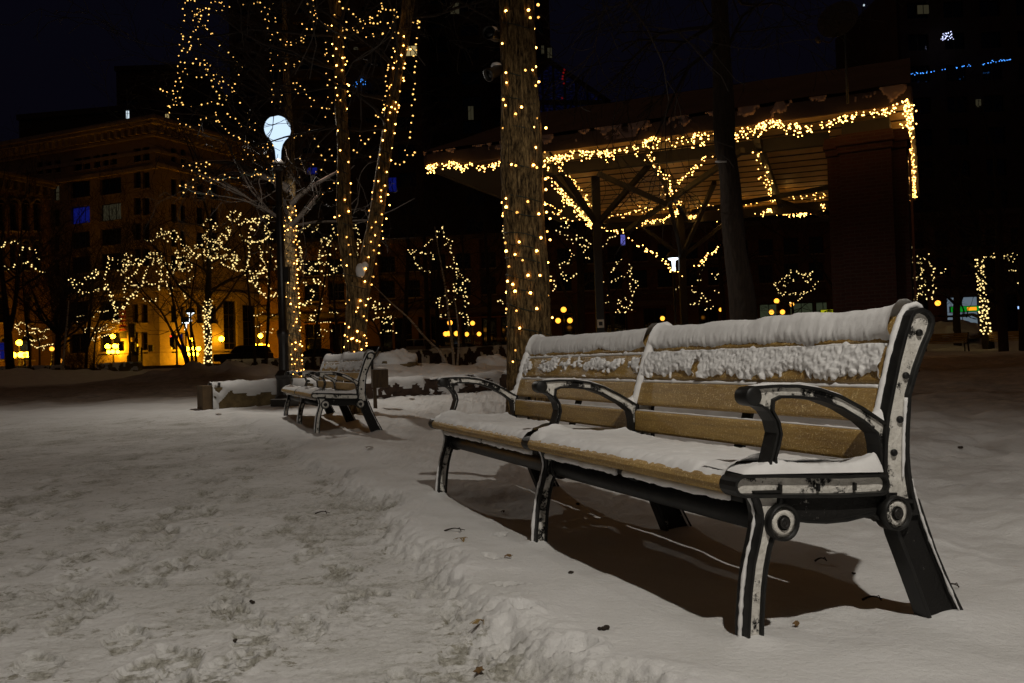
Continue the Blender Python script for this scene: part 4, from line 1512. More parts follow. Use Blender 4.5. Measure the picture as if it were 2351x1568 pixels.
# --- the thick unlit trunk in front of the pavilion
Y4 = 13.0
T4c = [(1716, 900, 40), (1712, 800, 34), (1708, 740, 31), (1700, 660, 29), (1689, 580, 25), (1682, 500, 24), (1676, 420, 22), (1670, 370, 24), (1666, 372, 24), (1664, 340, 22), (1660, 230, 19), (1655, 100, 18), (1652, -20, 17), (1648, -160, 15)]
base = at(1716, 900, Y4)
base.z = G(base.x, base.y) - .1
T4c[0] = (1718, see(base)[1], 42)
t4 = thing('tree', 'unlit dark trunk standing in front of the pavilion roof', 'tree', base, 0, GT)
mb = MB()
bark_trunk(mb, [at(u, v, Y4) - base for u, v, r in T4c if v != 372], [r * Y4 / FPX for u, v, r in T4c if v != 372], 180, 64, .014)
mb.build('trunk', M['bark_dark'], t4)
mb = MB()
rg = random.Random(44)
for u, v, du, dv in ((1655, 60, -330, 250), (1655, 40, -220, 120), (1652, 0, 200, 60), (1652, -20, -380, 90), (1650, -60, 260, 130), (1660, 180, 90, -160), (1655, 20, -150, -50), (1655, 90, -260, 330), (1655, -40, 120, 300)):
    s = at(u, v, Y4) - base
    e = at(u + du * .5, v + dv * .35 - 60, Y4 - rg.uniform(-1.2, 1.2)) - base
    branchy(mb, s, e - s, 2.3, .035, 3, rg, -.10, 5, .75, (3, 5), .2, .0045)
mb.build('crown', M['twig'], t4)
mb = MB()
mb.tube([at(1642, 371, Y4 - .16) - base, at(1668, 371, Y4 - .19) - base], .014, 6)
mb.build('snow_cover', M['snow_far'], t4)


# ------------------------------------------------------------------ smaller trees farther off
def far_tree(label, Y, stems, seed, limbs=8, L=2.5, lev=3, bark='bark_dark', twig='twig', up=.15, start=.4, minr=.006, group=GT, base_v=None):
    rng = random.Random(seed)
    u0, v0, r0 = stems[0][0]
    b = at(u0, v0, Y)
    b.z = ZG(b.x, b.y) - .05
    t = thing('tree', label, 'tree', b, 0, group)
    a = MB()
    cr = MB()
    for st in stems:
        P = [at(u, v, Y) - b for u, v, r in st]
        if st is stems[0]: P[0] = V3((0, 0, -.05))
        R = [r * Y / FPX for u, v, r in st]
        pts = bark_trunk(a, P, R, 24, 12, 0)
        n = len(pts)
        for i in range(limbs):
            f = start + (1 - start) * (i + .5) / limbs
            q = pts[min(int(f * n), n - 1)]
            an = rng.uniform(0, 6.283)
            r = R[0] + (R[-1] - R[0]) * f
            branchy(cr, q, (math.cos(an), math.sin(an), rng.uniform(.2, 1.0)), L * rng.uniform(.6, 1.1), max(minr, r * .5), lev, rng, up, 4, .75, (3, 4), .2, minr)
        branchy(cr, pts[-1], pts[-1] - pts[-2], L, R[-1] * .9, lev, rng, up, 4, .7, (3, 4), .2, minr)
    a.build('trunk', M[bark], t)
    cr.build('crown', M[twig], t)
    return t


far_tree('dark two stemmed tree at the left picture edge', 46, [[(24, 838, 10), (20, 790, 9), (12, 700, 7), (4, 620, 5), (2, 560, 3)], [(22, 760, 6), (34, 700, 5), (42, 640, 4), (48, 590, 2.5)]], 101, 9, 4.5)
far_tree('dark wide forked tree left of the lit arched doorway', 50, [[(131, 826, 7), (133, 790, 6.5), (135, 765, 6)], [(135, 770, 5), (115, 750, 4.5), (85, 722, 3.5), (60, 700, 2.5)], [(135, 768, 5), (142, 730, 4.5), (146, 700, 3.5), (152, 660, 2.5), (160, 600, 2)], [(137, 765, 3.5), (160, 748, 3), (185, 738, 2)]], 102, 8, 4.0)
far_tree('slim pale birch in front of the left snow bank', 40, [[(144, 858, 2.4), (146, 820, 2.2), (152, 760, 1.8), (158, 690, 1.2)]], 103, 7, 2.2, 3, 'birch')
far_tree('dark tree with three stems left of the globe cluster lamp', 45, [[(196, 846, 3.5), (199, 810, 3.2), (204, 770, 3), (208, 710, 2.4), (214, 640, 1.6)], [(200, 800, 2.5), (195, 770, 2.2), (184, 745, 1.6)], [(200, 800, 2.6), (216, 760, 2.2), (236, 715, 1.6), (256, 660, 1.2)]], 104, 8, 3.4)
far_tree('small street tree with tiers of lights before the arched doorway', 62, [[(90, 826, 2.6), (91, 800, 2.2), (88, 780, 1.6), (80, 750, 1.0)]], 105, 8, 3.0, 2)
far_tree('small dark street tree beside the globe cluster lamp', 60, [[(214, 834, 2.6), (217, 800, 2.2), (220, 775, 1.6), (226, 740, 1.0)]], 106, 8, 3.0, 2)
far_tree('clump of leaning dark stems before the yellow lit wall', 42, [[(434, 846, 4.5), (424, 818, 4.2), (410, 790, 3.6), (392, 755, 3.0), (372, 718, 2.4), (354, 696, 2)], [(437, 846, 4), (425, 805, 3.6), (410, 765, 3), (402, 730, 2.6), (397, 690, 2), (390, 640, 1.4)], [(444, 846, 3.6), (438, 800, 3), (428, 760, 2.6), (414, 720, 2), (404, 690, 1.5)], [(452, 846, 3.2), (446, 790, 2.8), (438, 740, 2.2), (440, 680, 1.6), (452, 600, 1.2)]], 107, 6, 3.4)
far_tree('upright trunk wrapped in pale lights right of the yellow lit wall', 40, [[(478, 848, 9), (478, 800, 8), (477, 740, 7.5), (478, 680, 7), (480, 600, 5), (484, 520, 3.5)]], 108, 12, 4.2)
far_tree('thin leaning birch beside the pale lit trunk', 41, [[(492, 850, 2.5), (484, 815, 2.2), (474, 770, 1.8), (470, 700, 1.2)]], 109, 5, 2.0, 2, 'birch')
far_tree('dark bare tree behind the left stretch of low wall', 38, [[(586, 848, 3.5), (584, 800, 3.2), (578, 740, 2.8), (570, 660, 2), (560, 560, 1.4)]], 110, 10, 3.6)
far_tree('dark bare tree between lamp pole and wrapped straight trunk', 36, [[(610, 850, 4), (612, 800, 3.6), (616, 730, 3), (618, 640, 2.2), (624, 540, 1.5)]], 111, 10, 3.4)
far_tree('dark slanting tree between the lamp and the forked tree', 34, [[(712, 838, 3.6), (722, 800, 3.2), (728, 740, 2.8), (744, 650, 2), (758, 560, 1.4)]], 112, 10, 3.2)
far_tree('small street tree with tiers of lights left of the forked tree', 62, [[(736, 832, 2), (736, 800, 1.8), (737, 770, 1.2)]], 113, 8, 2.6, 2)
far_tree('dark bare tree just left of the forked tree trunk', 36, [[(780, 832, 3.6), (776, 790, 3.2), (770, 730, 2.6), (766, 650, 2), (770, 560, 1.3)]], 114, 9, 3.2)
far_tree('small dark leaning tree with lights right of the forked tree', 40, [[(880, 832, 3.4), (876, 790, 3), (866, 755, 2.4), (852, 730, 1.8)]], 115, 8, 2.8, 3)
far_tree('thick dark trunk left of the silver car', 48, [[(925, 824, 6), (928, 770, 5.5), (932, 700, 5), (936, 600, 4), (940, 480, 3)]], 116, 9, 4.5)
far_tree('thick dark trunk in front of the silver car', 50, [[(984, 822, 6.5), (982, 760, 6), (980, 690, 5.4), (976, 600, 4.5), (972, 480, 3)]], 117, 9, 4.5)
far_tree('dark trunk between the birch pair and the silver car', 50, [[(1005, 820, 4.8), (1004, 760, 4.4), (1004, 690, 4), (1008, 600, 3), (1012, 500, 2)]], 118, 8, 4)
far_tree('long leaning snow dusted trunk left of the birch pair', 30, [[(1035, 850, 4.2), (1022, 828, 4.2), (1007, 804, 3.8), (990, 788, 3.2), (972, 770, 2.8), (936, 728, 2.4), (898, 695, 2), (857, 654, 1.2)]], 119, 5, 2.0, 2, 'birch', start=.55)
far_tree('white birch pair right of the leaning trunk', 31, [[(1043, 851, 3.3), (1039, 800, 3), (1032, 740, 2.6), (1022, 660, 2.2), (1006, 570, 1.5), (998, 520, 1)], [(1049, 851, 2.7), (1053, 790, 2.4), (1050, 730, 2), (1042, 680, 1.5)]], 120, 7, 2.6, 3, 'birch', start=.5)
far_tree('dark trunk right of the white birch pair', 44, [[(1066, 820, 4), (1064, 760, 3.8), (1066, 690, 3.2), (1064, 600, 2.4), (1060, 520, 1.8)]], 121, 8, 3.6)
far_tree('dark trunk left of the thick wrapped trunk', 46, [[(1126, 815, 5.5), (1122, 760, 5), (1124, 690, 4.5), (1118, 600, 3.6), (1112, 500, 2.4)]], 122, 8, 4)
far_tree('dark leaning tree right of the thick wrapped trunk', 36, [[(1330, 790, 5), (1318, 720, 4.6), (1298, 672, 4), (1278, 630, 3.2), (1262, 590, 2.2)]], 123, 8, 3)
far_tree('straight dark trunk left of the first pavilion post', 38, [[(1332, 800, 9.5), (1334, 720, 9), (1333, 640, 8.5), (1330, 560, 7), (1330, 470, 5)]], 124, 8, 3.4)
far_tree('thin dark tree right of the first pavilion post', 38, [[(1412, 790, 4.5), (1404, 720, 4), (1396, 650, 3.4), (1386, 580, 2.4)]], 125, 8, 2.6)
far_tree('small street tree with a loop of lights left of the second pavilion post', 52, [[(1440, 770, 2.2), (1438, 720, 2), (1436, 680, 1.4)]], 126, 8, 2.8, 2)
far_tree('thin tree with lights right of the second pavilion post', 44, [[(1612, 770, 3), (1606, 720, 2.6), (1604, 660, 2), (1612, 610, 1.3)]], 127, 8, 2.8, 3)
far_tree('pale trunk just left of the unlit dark trunk', 40, [[(1666, 775, 6), (1660, 700, 5.6), (1655, 640, 5), (1652, 590, 4), (1640, 520, 3)]], 128, 8, 3)
far_tree('small tree with a hat shaped string of lights left of the brick pillar', 50, [[(1823, 760, 2.6), (1822, 722, 2.4), (1818, 690, 1.6)]], 129, 9, 3.2, 3)
far_tree('dark tree arching between unlit trunk and brick pillar', 42, [[(1930, 770, 4.5), (1925, 700, 4), (1900, 640, 3.4), (1862, 590, 2.8), (1800, 545, 2), (1760, 520, 1.2)]], 130, 8, 3)
far_tree('small tree full of pale lights right of the brick pillar', 40, [[(2116, 775, 3.4), (2118, 720, 3), (2122, 660, 2.4), (2118, 600, 1.6)]], 131, 9, 2.6, 3)
far_tree('dark forked trunk in front of the minivan', 42, [[(2198, 776, 9), (2196, 730, 8), (2197, 690, 7), (2200, 620, 5.5), (2206, 540, 4)], [(2198, 710, 4.5), (2212, 672, 4), (2226, 648, 3), (2240, 610, 2)]], 132, 8, 3.6)
far_tree('tapering trunk wrapped in pale lights at the right', 40, [[(2271, 803, 13), (2268, 790, 11.5), (2262, 745, 10), (2256, 657, 9), (2248, 591, 8), (2244, 520, 6)]], 133, 10, 3.4)
far_tree('straight dark trunk right of the pale lit trunk', 34, [[(2305, 816, 11), (2302, 760, 10), (2297, 680, 9), (2294, 560, 8), (2290, 430, 6)]], 134, 9, 3.4)
far_tree('dark trunk at the right picture edge', 36, [[(2346, 800, 7), (2347, 720, 6.5), (2345, 620, 6), (2344, 500, 5)]], 135, 8, 3.4)
# a branch of a tree that stands outside the left of the view
far_tree('slender dark tree at the far left before the brick building', 44, [[(70, 846, 3), (66, 790, 2.6), (58, 720, 2.2), (52, 640, 1.6)]], 136, 9, 3)

FS = 'strings of small lights in the trees'


def far_string(label, spec, k, x0, y0, Y, r, step=26, seed=1, jit=3.0, matn='bulb_far', dy=1.2):
    rng = random.Random(seed)
    P, W = [], []
    for poly in spec.split('|'):
        pl = [tuple(float(q) for q in w.split(',')) for w in poly.split()]
        pts = along(pl, step * 1.08, jit * 2.6, rng)
        off = rng.uniform(-dy, dy)
        ps = []
        for i, (u, v) in enumerate(pts):
            ps.append(at(u * k + x0, v * k + y0, Y + off + .4 * math.sin(i * .7)))
        P += ps
        if len(ps) > 1: W.append(ps)
    return light_string(label, P, r * .68, matn, FS, W, .006, 'wire', False, .3)


A1 = (.31475, 0, 401.8)
A2 = (.31475, 574, 401.8)
A3 = (.31475, 1148, 401.8)
A4 = (.31475, 1722, 401.8)
A8 = (.16834, 0, 631.4)
far_string('zigzag string of pale lights at the left picture edge', "0,520 20,515 70,490 110,488 145,495 165,520 155,560 150,600 165,625 200,647 240,675 290,690 350,725|0,690 60,685 95,668 120,640|220,535 255,560 275,600 280,640|0,525 20,530 35,505", *A1, 46, .055, 22, 1)
far_string('hanging loops of pale lights at the left end of the lit tree band', "500,760 545,815 575,850 630,857 690,845 760,815 790,830|515,765 560,800 600,780 640,740 700,690 720,720 660,760 690,740|790,600 795,660 770,740 775,800 785,835 790,825|785,835 820,880 830,940 850,1000 835,1060 850,1070 885,1045|800,880 815,930 845,960 840,1010 860,1060|800,605 850,620", *A1, 44, .05, 19, 2)
far_string('tangled pale lights in the left middle of the lit tree band', "860,640 920,570 950,580 900,650 890,720 920,780 900,850 920,910|950,640 1000,600 1040,660 1000,700 940,760 960,800 1040,790 1000,830 960,880 1010,890|920,660 980,650 1060,620 1100,560 1180,580 1170,640 1130,620 1060,700 1050,780 1110,800 1150,780|1090,570 1150,600 1170,690 1180,760 1150,850|1050,915 1100,925 1140,910 1140,895|900,1000 890,960 940,940 950,880 1000,850|860,690 900,720 930,690 900,640 960,640", *A1, 45, .052, 17, 3)
far_string('roof shaped string of pale lights high left in the lit tree band', "1060,465 1090,490 1150,445 1185,395 1210,440 1265,400 1320,465 1270,480 1220,460 1185,430 1150,450|1320,500 1380,525", *A1, 44, .05, 17, 4)
far_string('thick tangle of pale lights in the middle of the lit tree band', "1300,560 1380,540 1440,510 1500,530 1480,560 1400,590 1330,640 1290,680 1240,700 1180,740 1170,690|1200,660 1280,620 1350,600 1420,560 1470,520|1310,700 1380,690 1400,640 1350,620 1300,650|1250,720 1200,760 1240,830 1250,870|1280,560 1310,600 1290,640 1330,690 1390,670|1080,600 1140,590 1200,620 1240,680|1300,800 1350,790 1400,760 1410,720|1350,870 1360,910", *A1, 43, .05, 15, 5)
far_string('dense burst of pale lights left of the lamp pole', "1480,380 1510,325 1570,345 1590,380 1530,400 1480,440 1500,490 1560,490 1620,520 1690,560 1730,600|1640,380 1690,400 1650,470 1620,440 1560,500 1520,560 1540,620 1600,590 1650,620|1740,360 1800,340 1890,350 1880,320 1830,320|1490,450 1530,480 1580,470 1620,500 1600,540 1550,540 1520,500|1600,640 1680,680 1740,620 1700,600 1690,650|1700,560 1720,640 1700,690 1800,700|1430,600 1480,580 1520,610 1570,600|1520,690 1560,690|1560,560 1600,600 1640,580 1680,610", *A1, 40, .047, 13, 6)
far_string('ring shaped string of pale lights above the dense burst', "1660,300 1690,260 1740,270 1755,300 1720,340 1670,330 1660,300|1790,330 1880,350|1920,310 1990,295", *A1, 40, .045, 14, 7)
far_string('drooping pale lights just left of the lamp pole', "1830,370 1820,440 1800,480 1880,490 1940,470 1960,400 1940,360|1820,500 1810,560 1810,640 1800,690 1850,720 1920,720 1930,640 1900,560 1905,520|1800,740 1830,770 1880,750 1870,810 1900,860 1940,885 2000,895|1745,450 1800,475|1940,640 1945,720 1960,800|2000,400 1960,440 1990,480|1980,530 2000,560", *A1, 38, .045, 17, 8)
far_string('drooping pale lights just right of the lamp pole', "0,490 60,490 110,480 130,440 100,400 120,370 140,310|100,300 170,300|80,520 85,620 105,680 60,720 0,760 30,800 80,860 140,885 200,880 170,830|0,380 40,420|130,560 190,640 180,700|0,720 50,700 90,730", *A2, 38, .045, 17, 9)
far_string('tangled pale lights between straight trunk and forked tree', "360,410 410,380 470,350 490,400 450,420|350,480 370,560 380,640 360,690 420,720 450,690 500,700 560,730 600,720 640,690 600,690 560,640 510,650 515,560 550,500 580,490 520,470 515,520|400,780 430,830 470,850 450,910 400,950 340,930|480,770 530,800 460,760|530,910 490,1010 430,1040 470,1060|340,600 400,650 440,640|430,700 470,660 520,600 570,560 590,600|370,550 350,640", *A2, 36, .043, 15, 10)
far_string('upright pale lights behind the fork of the forked tree', "610,340 600,440 580,500 600,540|740,390 770,370 800,460 780,540 810,610 850,640|730,340 750,400|690,740 705,790|640,660 690,680", *A2, 38, .042, 16, 11)
far_string('pointed outline of pale lights in the middle tree above the birches', "1165,545 1200,545 1230,560 1270,570 1310,560 1345,620|1170,560 1200,600 1210,660 1270,690 1330,705|1270,520 1300,495 1335,460 1390,385 1405,365 1420,445 1430,480 1485,498|1420,520 1450,520 1470,570 1500,640 1525,700 1550,740 1590,770 1635,775|1450,675 1510,690 1500,760 1490,850 1540,830|1455,835 1520,830 1560,790|1580,840 1585,900 1580,960 1560,960|1370,900 1400,910 1440,890 1450,940 1380,960 1365,900|1390,1010 1395,1040 1420,1020|1520,1000 1590,1020 1600,1060 1570,1085 1620,1080|1470,920 1530,900|1575,850 1560,920", *A2, 34, .036, 17, 12)
far_string('curved pale lights hidden partly behind the thick wrapped trunk', "1800,915 1850,930 1890,950|1880,1000 1885,1060 1900,1090|1840,370 1860,470|1870,500 1880,560", *A2, 34, .036, 17, 121)
far_string('zigzag pale lights just right of the thick wrapped trunk', "340,140 350,220 400,250 440,300 500,340 490,380 440,370|410,400 460,430 500,460 540,490 560,440 620,470 660,500 640,520 590,510|520,550 530,600 500,640 440,650 450,720 470,760 530,750 560,700|600,510 630,580 660,630|360,740 400,760 410,800 380,860", *A3, 34, .036, 19, 13)
far_string('figure of pale lights right of the first pavilion post', "830,440 800,470 750,520|880,610 850,630 840,680 810,720|760,780 830,770 890,740 940,700 960,660 950,740 1000,780 1010,830 970,880 940,780|760,930 800,920 790,880|870,920 940,910 950,950 900,970 860,960 870,920|800,980 850,1005 930,1005 975,970", *A3, 46, .046, 19, 14)
far_string('scattered pale lights right of the second pavilion post', "1400,810 1390,850 1480,870 1520,920 1560,920|1565,720 1600,730 1560,770|1450,770 1470,700 1500,640|1390,950 1450,940 1480,900|1660,830 1720,820|1560,860 1620,850|1500,990 1560,960|1290,820 1320,790 1310,850", *A3, 44, .042, 19, 15)
far_string('hat shaped outline of pale lights left of the brick pillar', "180,790 240,760 320,700 380,725 460,710 440,760 400,780 440,775|180,800 200,850 250,870 310,860 370,870 430,850 490,790|260,830 250,790 330,770|350,910 390,880|280,920 300,945|370,740 420,740", *A4, 50, .046, 15, 16)
far_string('pale lights filling the small tree right of the brick pillar', "1160,480 1190,510 1180,590 1240,610 1310,590|1170,620 1250,640 1255,720 1200,750|1280,630 1330,670 1350,690 1340,760 1345,850 1330,910|1190,760 1260,760 1280,800 1220,830 1190,830 1240,860 1300,830|1260,860 1300,910|1390,720 1420,690|1250,640 1260,700 1250,740|1180,690 1210,720|1190,900 1230,880 1200,920", *A4, 40, .042, 15, 17)
far_string('short swags of pale lights at the right picture edge', "1850,580 1950,585|1855,610 1900,622 1945,615|1885,690 1940,705 1900,700|1775,580 1780,595 1770,590|1960,790 1965,815", *A4, 40, .042, 18, 18)
far_string('tiers of lights on the small street tree before the arched doorway', "215,680 250,690 275,640 315,650 350,680 400,720 440,730 500,730 540,770 600,770 640,740 700,730 775,735|215,720 260,740 270,820|300,760 350,770 400,800 460,770 500,800|345,830 400,870 440,900 500,890 560,870 600,860 600,820 630,860|385,935 440,955 490,990 540,985 600,960 680,945 730,930|590,1020 610,980|580,575 585,610 640,640 680,650", *A8, 62, .05, 20, 19, 2)
far_string('tiers of lights on the small street tree by the globe cluster lamp', "1020,570 1060,570 1110,545 1160,550|960,640 1000,605|1060,640 1090,690|1140,740 1210,720 1280,730|1150,780 1190,785|1280,490 1400,500 1480,480|1180,580 1290,565|1290,780 1360,770 1410,710 1470,675|1350,730 1440,750 1500,740 1570,695|1245,865 1300,850 1360,840 1440,835 1510,805|1250,880 1300,905|1540,620 1600,620 1660,585", *A8, 60, .05, 22, 20, 2)
far_string('tiers of lights on the small street tree left of the forked tree', "430,1050 470,1070 540,1075 600,1070|470,1140 520,1130 560,1140 605,1135|480,1165 540,1170|580,1000 650,1015|20,1040 60,1020 100,1000|40,1100 90,1110|80,1140 130,1160 180,1130|170,1030 200,1010", *A2, 62, .05, 16, 21, 2)
far_string('small tangle of lights low right of the forked tree', "890,970 930,930 945,980 910,990 900,960|890,1060 930,1030 1000,1040 1060,1030|1010,960 990,1000|960,1085 1040,1080|960,1150 1010,1130 1070,1140|870,870 870,910", *A2, 42, .042, 13, 22)
for lab, Y, ctr, v0, v1, sd, r in (('pale lights wrapped round the upright trunk by the yellow lit wall', 39.6, [(478, 848, 8), (478, 800, 8), (477, 740, 9), (478, 690, 9)], 690, 836, 5, .05), ('pale lights wrapped round the tapering trunk at the right', 39.4, [(2271, 803, 13), (2268, 790, 11.5), (2262, 745, 10.5), (2256, 657, 9.5), (2248, 591, 9)], 590, 768, 6, .052)):
    rng = random.Random(sd)
    P, v, W = [], v0, []
    while v < v1:
        uc, rr = trunk_at(ctr, v)
        for f in (-1, -.4, .2, .8):
            if rng.random() < .8: P.append(at(uc + rr * (f + rng.uniform(-.25, .25)), v + rng.uniform(-3, 3), Y - .1))
        W.append([at(uc - rr, v - 2, Y - .05), at(uc, v, Y - .12), at(uc + rr, v + 3, Y - .05)])
        v += 6.2
    light_string(lab, P, r * .72, 'bulb_far', FS, W, .008, 'wire', False, .25)

# ------------------------------------------------------------------ low stone wall behind the second bench
def rock_block(mb, c0, c1, th, h, z0a, z0b, seed, amp=.03, mi=0, nu=14, nv=6):
    """rough faced wall block along c0 -> c1"""
    c0, c1 = V3((*c0, z0a)), V3((*c1, z0b))
    d = (c1 - c0)
    d2 = V3((d.x, d.y, 0)).normalized()
    nrm = V3((d2.y, -d2.x, 0))

    def P(u, v, w):
        p = c0.lerp(c1, u) + V3((0, 0, v * h)) - nrm * (w * th)
        e = amp * mnoise.fractal(p * 3.5 + V3((seed, 0, 0)), .9, 2, 4)
        return p + nrm * e + V3((0, 0, e * .6 if v > .5 else 0))
    for (fa, na, nb_) in ((lambda a, b: P(a, b, 0), nu, nv), (lambda a, b: P(1 - a, b, 1), nu, nv), (lambda a, b: P(a, 1, b), nu, 4), (lambda a, b: P(0, b, 1 - a), 4, nv), (lambda a, b: P(1, b, a), 4, nv)):
        vs = [fa(i / na, j / nb_) for i in range(na + 1) for j in range(nb_ + 1)]
        fs = [(i * (nb_ + 1) + j, (i + 1) * (nb_ + 1) + j, (i + 1) * (nb_ + 1) + j + 1, i * (nb_ + 1) + j + 1) for i in range(na) for j in range(nb_)]
        mb.add(vs, fs, mi, False)


def wall_snow(mb, c0, c1, th, h, z0a, z0b, seed, cover, top=.05, nu=60, nv=18):
    """snow lying on a wall block and clinging to its face"""
    c0, c1 = V3((*c0, z0a)), V3((*c1, z0b))
    d = (c1 - c0)
    d2 = V3((d.x, d.y, 0)).normalized()
    nrm = V3((d2.y, -d2.x, 0))
    L = d.length
    nu = int(L * 22)
    vs, keep = [], []
    for i in range(nu + 1):
        for j in range(nv + 1):
            u, w = i / nu, j / nv
            n = mnoise.fractal(V3((u * L * 3.4, w * 3.2, seed)), .75, 2.1, 5)
            if w < .45:  # on top
                q = w / .45
                t = top * (1 + .5 * n) * min(1, q * 5 + .2)
                p = c0.lerp(c1, u) + V3((0, 0, h + t)) - nrm * (th * (1 - q))
                k = 1
            else:
                q = (w - .45) / .55
                k = cover - q * .9 + n * 1.7
                t = .035 * min(1, max(0, k) * 3) ** .6
                p = c0.lerp(c1, u) + V3((0, 0, h * (1 - q * .97) + .6 * top * (1 - q) ** 3)) + nrm * (t + .012 - (.04 if k <= 0 else 0))
            vs.append(p)
            keep.append(k > -.06)
    fs = []
    for i in range(nu):
        for j in range(nv):
            q = (i * (nv + 1) + j, (i + 1) * (nv + 1) + j, (i + 1) * (nv + 1) + j + 1, i * (nv + 1) + j + 1)
            if sum(keep[x] for x in q) >= 3: fs.append(q)
    mb.add(vs, fs, 0, True)


wl = thing('stone_wall', 'low mossy stone planter wall capped with snow by the lamp', 'wall', (0, 0, 0))
ws = [(WALL[0], WALL[1], 'stone', .50, .34, .09), (WALL[1], WALL[2], 'stone_dark', .30, .30, .06)]
for i, (c0, c1, mt, cov, h, top) in enumerate(ws):
    a = MB()
    za, zb = ZG(c0[0] + .15, c0[1] - .35) - .08, ZG(c1[0] + .15, c1[1] - .35) - .08
    rock_block(a, c0, c1, .36, h + .10, za, zb, i * 7.7, .03)
    a.build('wall_block', M[mt], wl)
    a = MB()
    wall_snow(a, c0, c1, .36, h + .10, za, zb, i * 3.1 + 1, cov, top)
    a.build('snow_cover', M['snow_far'], wl)
e0 = V3((*WALL[0], ZG(-5.1, 14.1) - .1))
dW = (V3((*WALL[1], 0)) - V3((*WALL[0], 0))).normalized()
Mw = Matrix.Translation(e0) @ Matrix.Rotation(math.atan2(dW.y, dW.x), 4, 'Z')
a = MB()
a.box((-.16, -.02, 0), (-.005, .40, .50), 0, Mw)
a.build('end_block', M['concrete'], wl, .012)
wl2 = thing('stone_wall', 'dark snow streaked planter wall behind the front bench armrest', 'wall', (0, 0, 0))
for i in range(2, 5):
    c0, c1 = WALL[i], WALL[i + 1]
    za, zb = ZG(c0[0] + .15, c0[1] - .35) - .08, ZG(c1[0] + .15, c1[1] - .35) - .08
    a = MB()
    rock_block(a, c0, c1, .36, .36, za, zb, i * 7.7, .05)
    a.build('wall_block', M['stone_dark'], wl2)
    a = MB()
    wall_snow(a, c0, c1, .36, .36, za, zb, i * 3.1 + 1, .30, .06)
    a.build('snow_cover', M['snow_far'], wl2)


def wall_seg(label, pA, pB, Y0, Y1, h, mt='stone_dark', cov=.2):
    a0, a1 = at(*pA, Y0), at(*pB, Y1)
    t = thing('stone_wall', label, 'wall', (0, 0, 0))
    za, zb = ZG(a0.x, a0.y) - .1, ZG(a1.x, a1.y) - .1
    a = MB()
    rock_block(a, (a0.x, a0.y), (a1.x, a1.y), .5, h + .1, za, zb, Y0, .06, 0, 30)
    a.build('wall_block', M[mt], t)
    a = MB()
    wall_snow(a, (a0.x, a0.y), (a1.x, a1.y), .5, h + .1, za, zb, Y0 + 2, cov, .06)
    a.build('snow_cover', M['snow_far'], t)


wall_seg('far snow topped wall below the street in front of the silver car', (850, 840), (1190, 838), 40, 40, .75)
wall_seg('far dark stone wall left of the forked tree below the street', (520, 852), (735, 846), 40, 40, .6)
wall_seg('far stone wall end beside the snow bank at the left', (222, 850), (318, 850), 44, 44, .55, 'stone', .15)
wall_seg('long dark wall under the left snow bank', (-30, 862), (150, 862), 46, 46, .5, 'stone_dark', .3)


def boulder(label, u, v, Y, w, h, seed, mt='stone'):
    p = at(u, v, Y)
    z = ZG(p.x, p.y)
    t = thing('boulder', label, 'boulder', (p.x, p.y, z - .05), 0)
    for nm, mt_, cut in (('stone', mt, 0), ('snow_cover', 'snow_far', 1)):
        vs, fs = [], []
        n, k = 40, 16
        for i in range(k + 1):
            for j in range(n):
                an = 2 * math.pi * j / n
                el = math.pi / 2 * i / k
                d = V3((math.cos(an) * math.cos(el), math.sin(an) * math.cos(el), math.sin(el)))
                r = 1 + .28 * mnoise.fractal(d * 1.6 + V3((seed, 0, 0)), .9, 2, 4) + (.05 + .04 * mnoise.noise(d * 6)) * cut
                if cut and mnoise.fractal(d * 2.2 + V3((seed * 2, 1, 0)), .9, 2, 3) * .55 + d.z * .9 - .38 + .3 * (d.y + .4 * d.x < .2) < 0: r *= .82
                vs.append((d.x * w / 2 * r, d.y * w / 2.4 * r, d.z * h * r))
        for i in range(k):
            for j in range(n): fs.append((i * n + j, i * n + (j + 1) % n, (i + 1) * n + (j + 1) % n, (i + 1) * n + j))
        a = MB()
        a.add(vs, fs, 0, True)
        a.build(nm, M[mt_], t)


boulder('snow dusted boulder on the lawn between forked tree and leaning trunk', 905, 852, 22.5, 1.3, .42, 3)
boulder('rounded snow covered boulder left of the thick wrapped trunk', 1132, 852, 24, 1.2, .38, 8)
boulder('mossy boulder under snow beside the far bench at the right', 2192, 795, 43, 2.6, .85, 5)
boulder('dark rock in the snow bank left of the low wall end', 545, 852, 33, 1.3, .5, 11, 'stone_dark')

# utility post with a wooden box beside the second bench
p = on_ground(862, 943)
t = thing('utility_post', 'weathered wooden utility box on a thin post beside the smaller bench', 'utility post', p, .3)
a = MB()
a.box((-.025, -.025, -.1), (.025, .025, .36))
a.build('post', M['wood'], t, .004)
a = MB()
a.box((-.04, -.09, .33), (.19, .09, .60))
a.build('box', M['wood'], t, .01)
a = MB()
a.tube([(-.03, 0, .60), (-.03, 0, .74)], .022, 8)
a.tube([(-.03, 0, .72), (.05, .02, .86), (.09, .02, .93)], .014, 6)
a.build('conduit', M['steel_dark'], t)
a = MB()
a.lathe([(.10, 0), (.09, .02), (.03, .03), (0, .03)], 12, 0, (.08, 0, .60))
a.build('snow_cover', M['snow_far'], t)


# ------------------------------------------------------------------ pavilion
ZC = 5.85


def zc(u, v, z=ZC): return at_z(u, v, z)


pv = thing('pavilion', 'open park pavilion with ribbed ceiling, lit eaves and brick pillar', 'pavilion', (0, 0, 0))
FLx, FR, BR, BL = zc(975, 386), zc(2092, 237), zc(2106, 452), zc(1362, 508)
FL = zc(1248, 352)


def lerp(a, b, t): return a + (b - a) * t


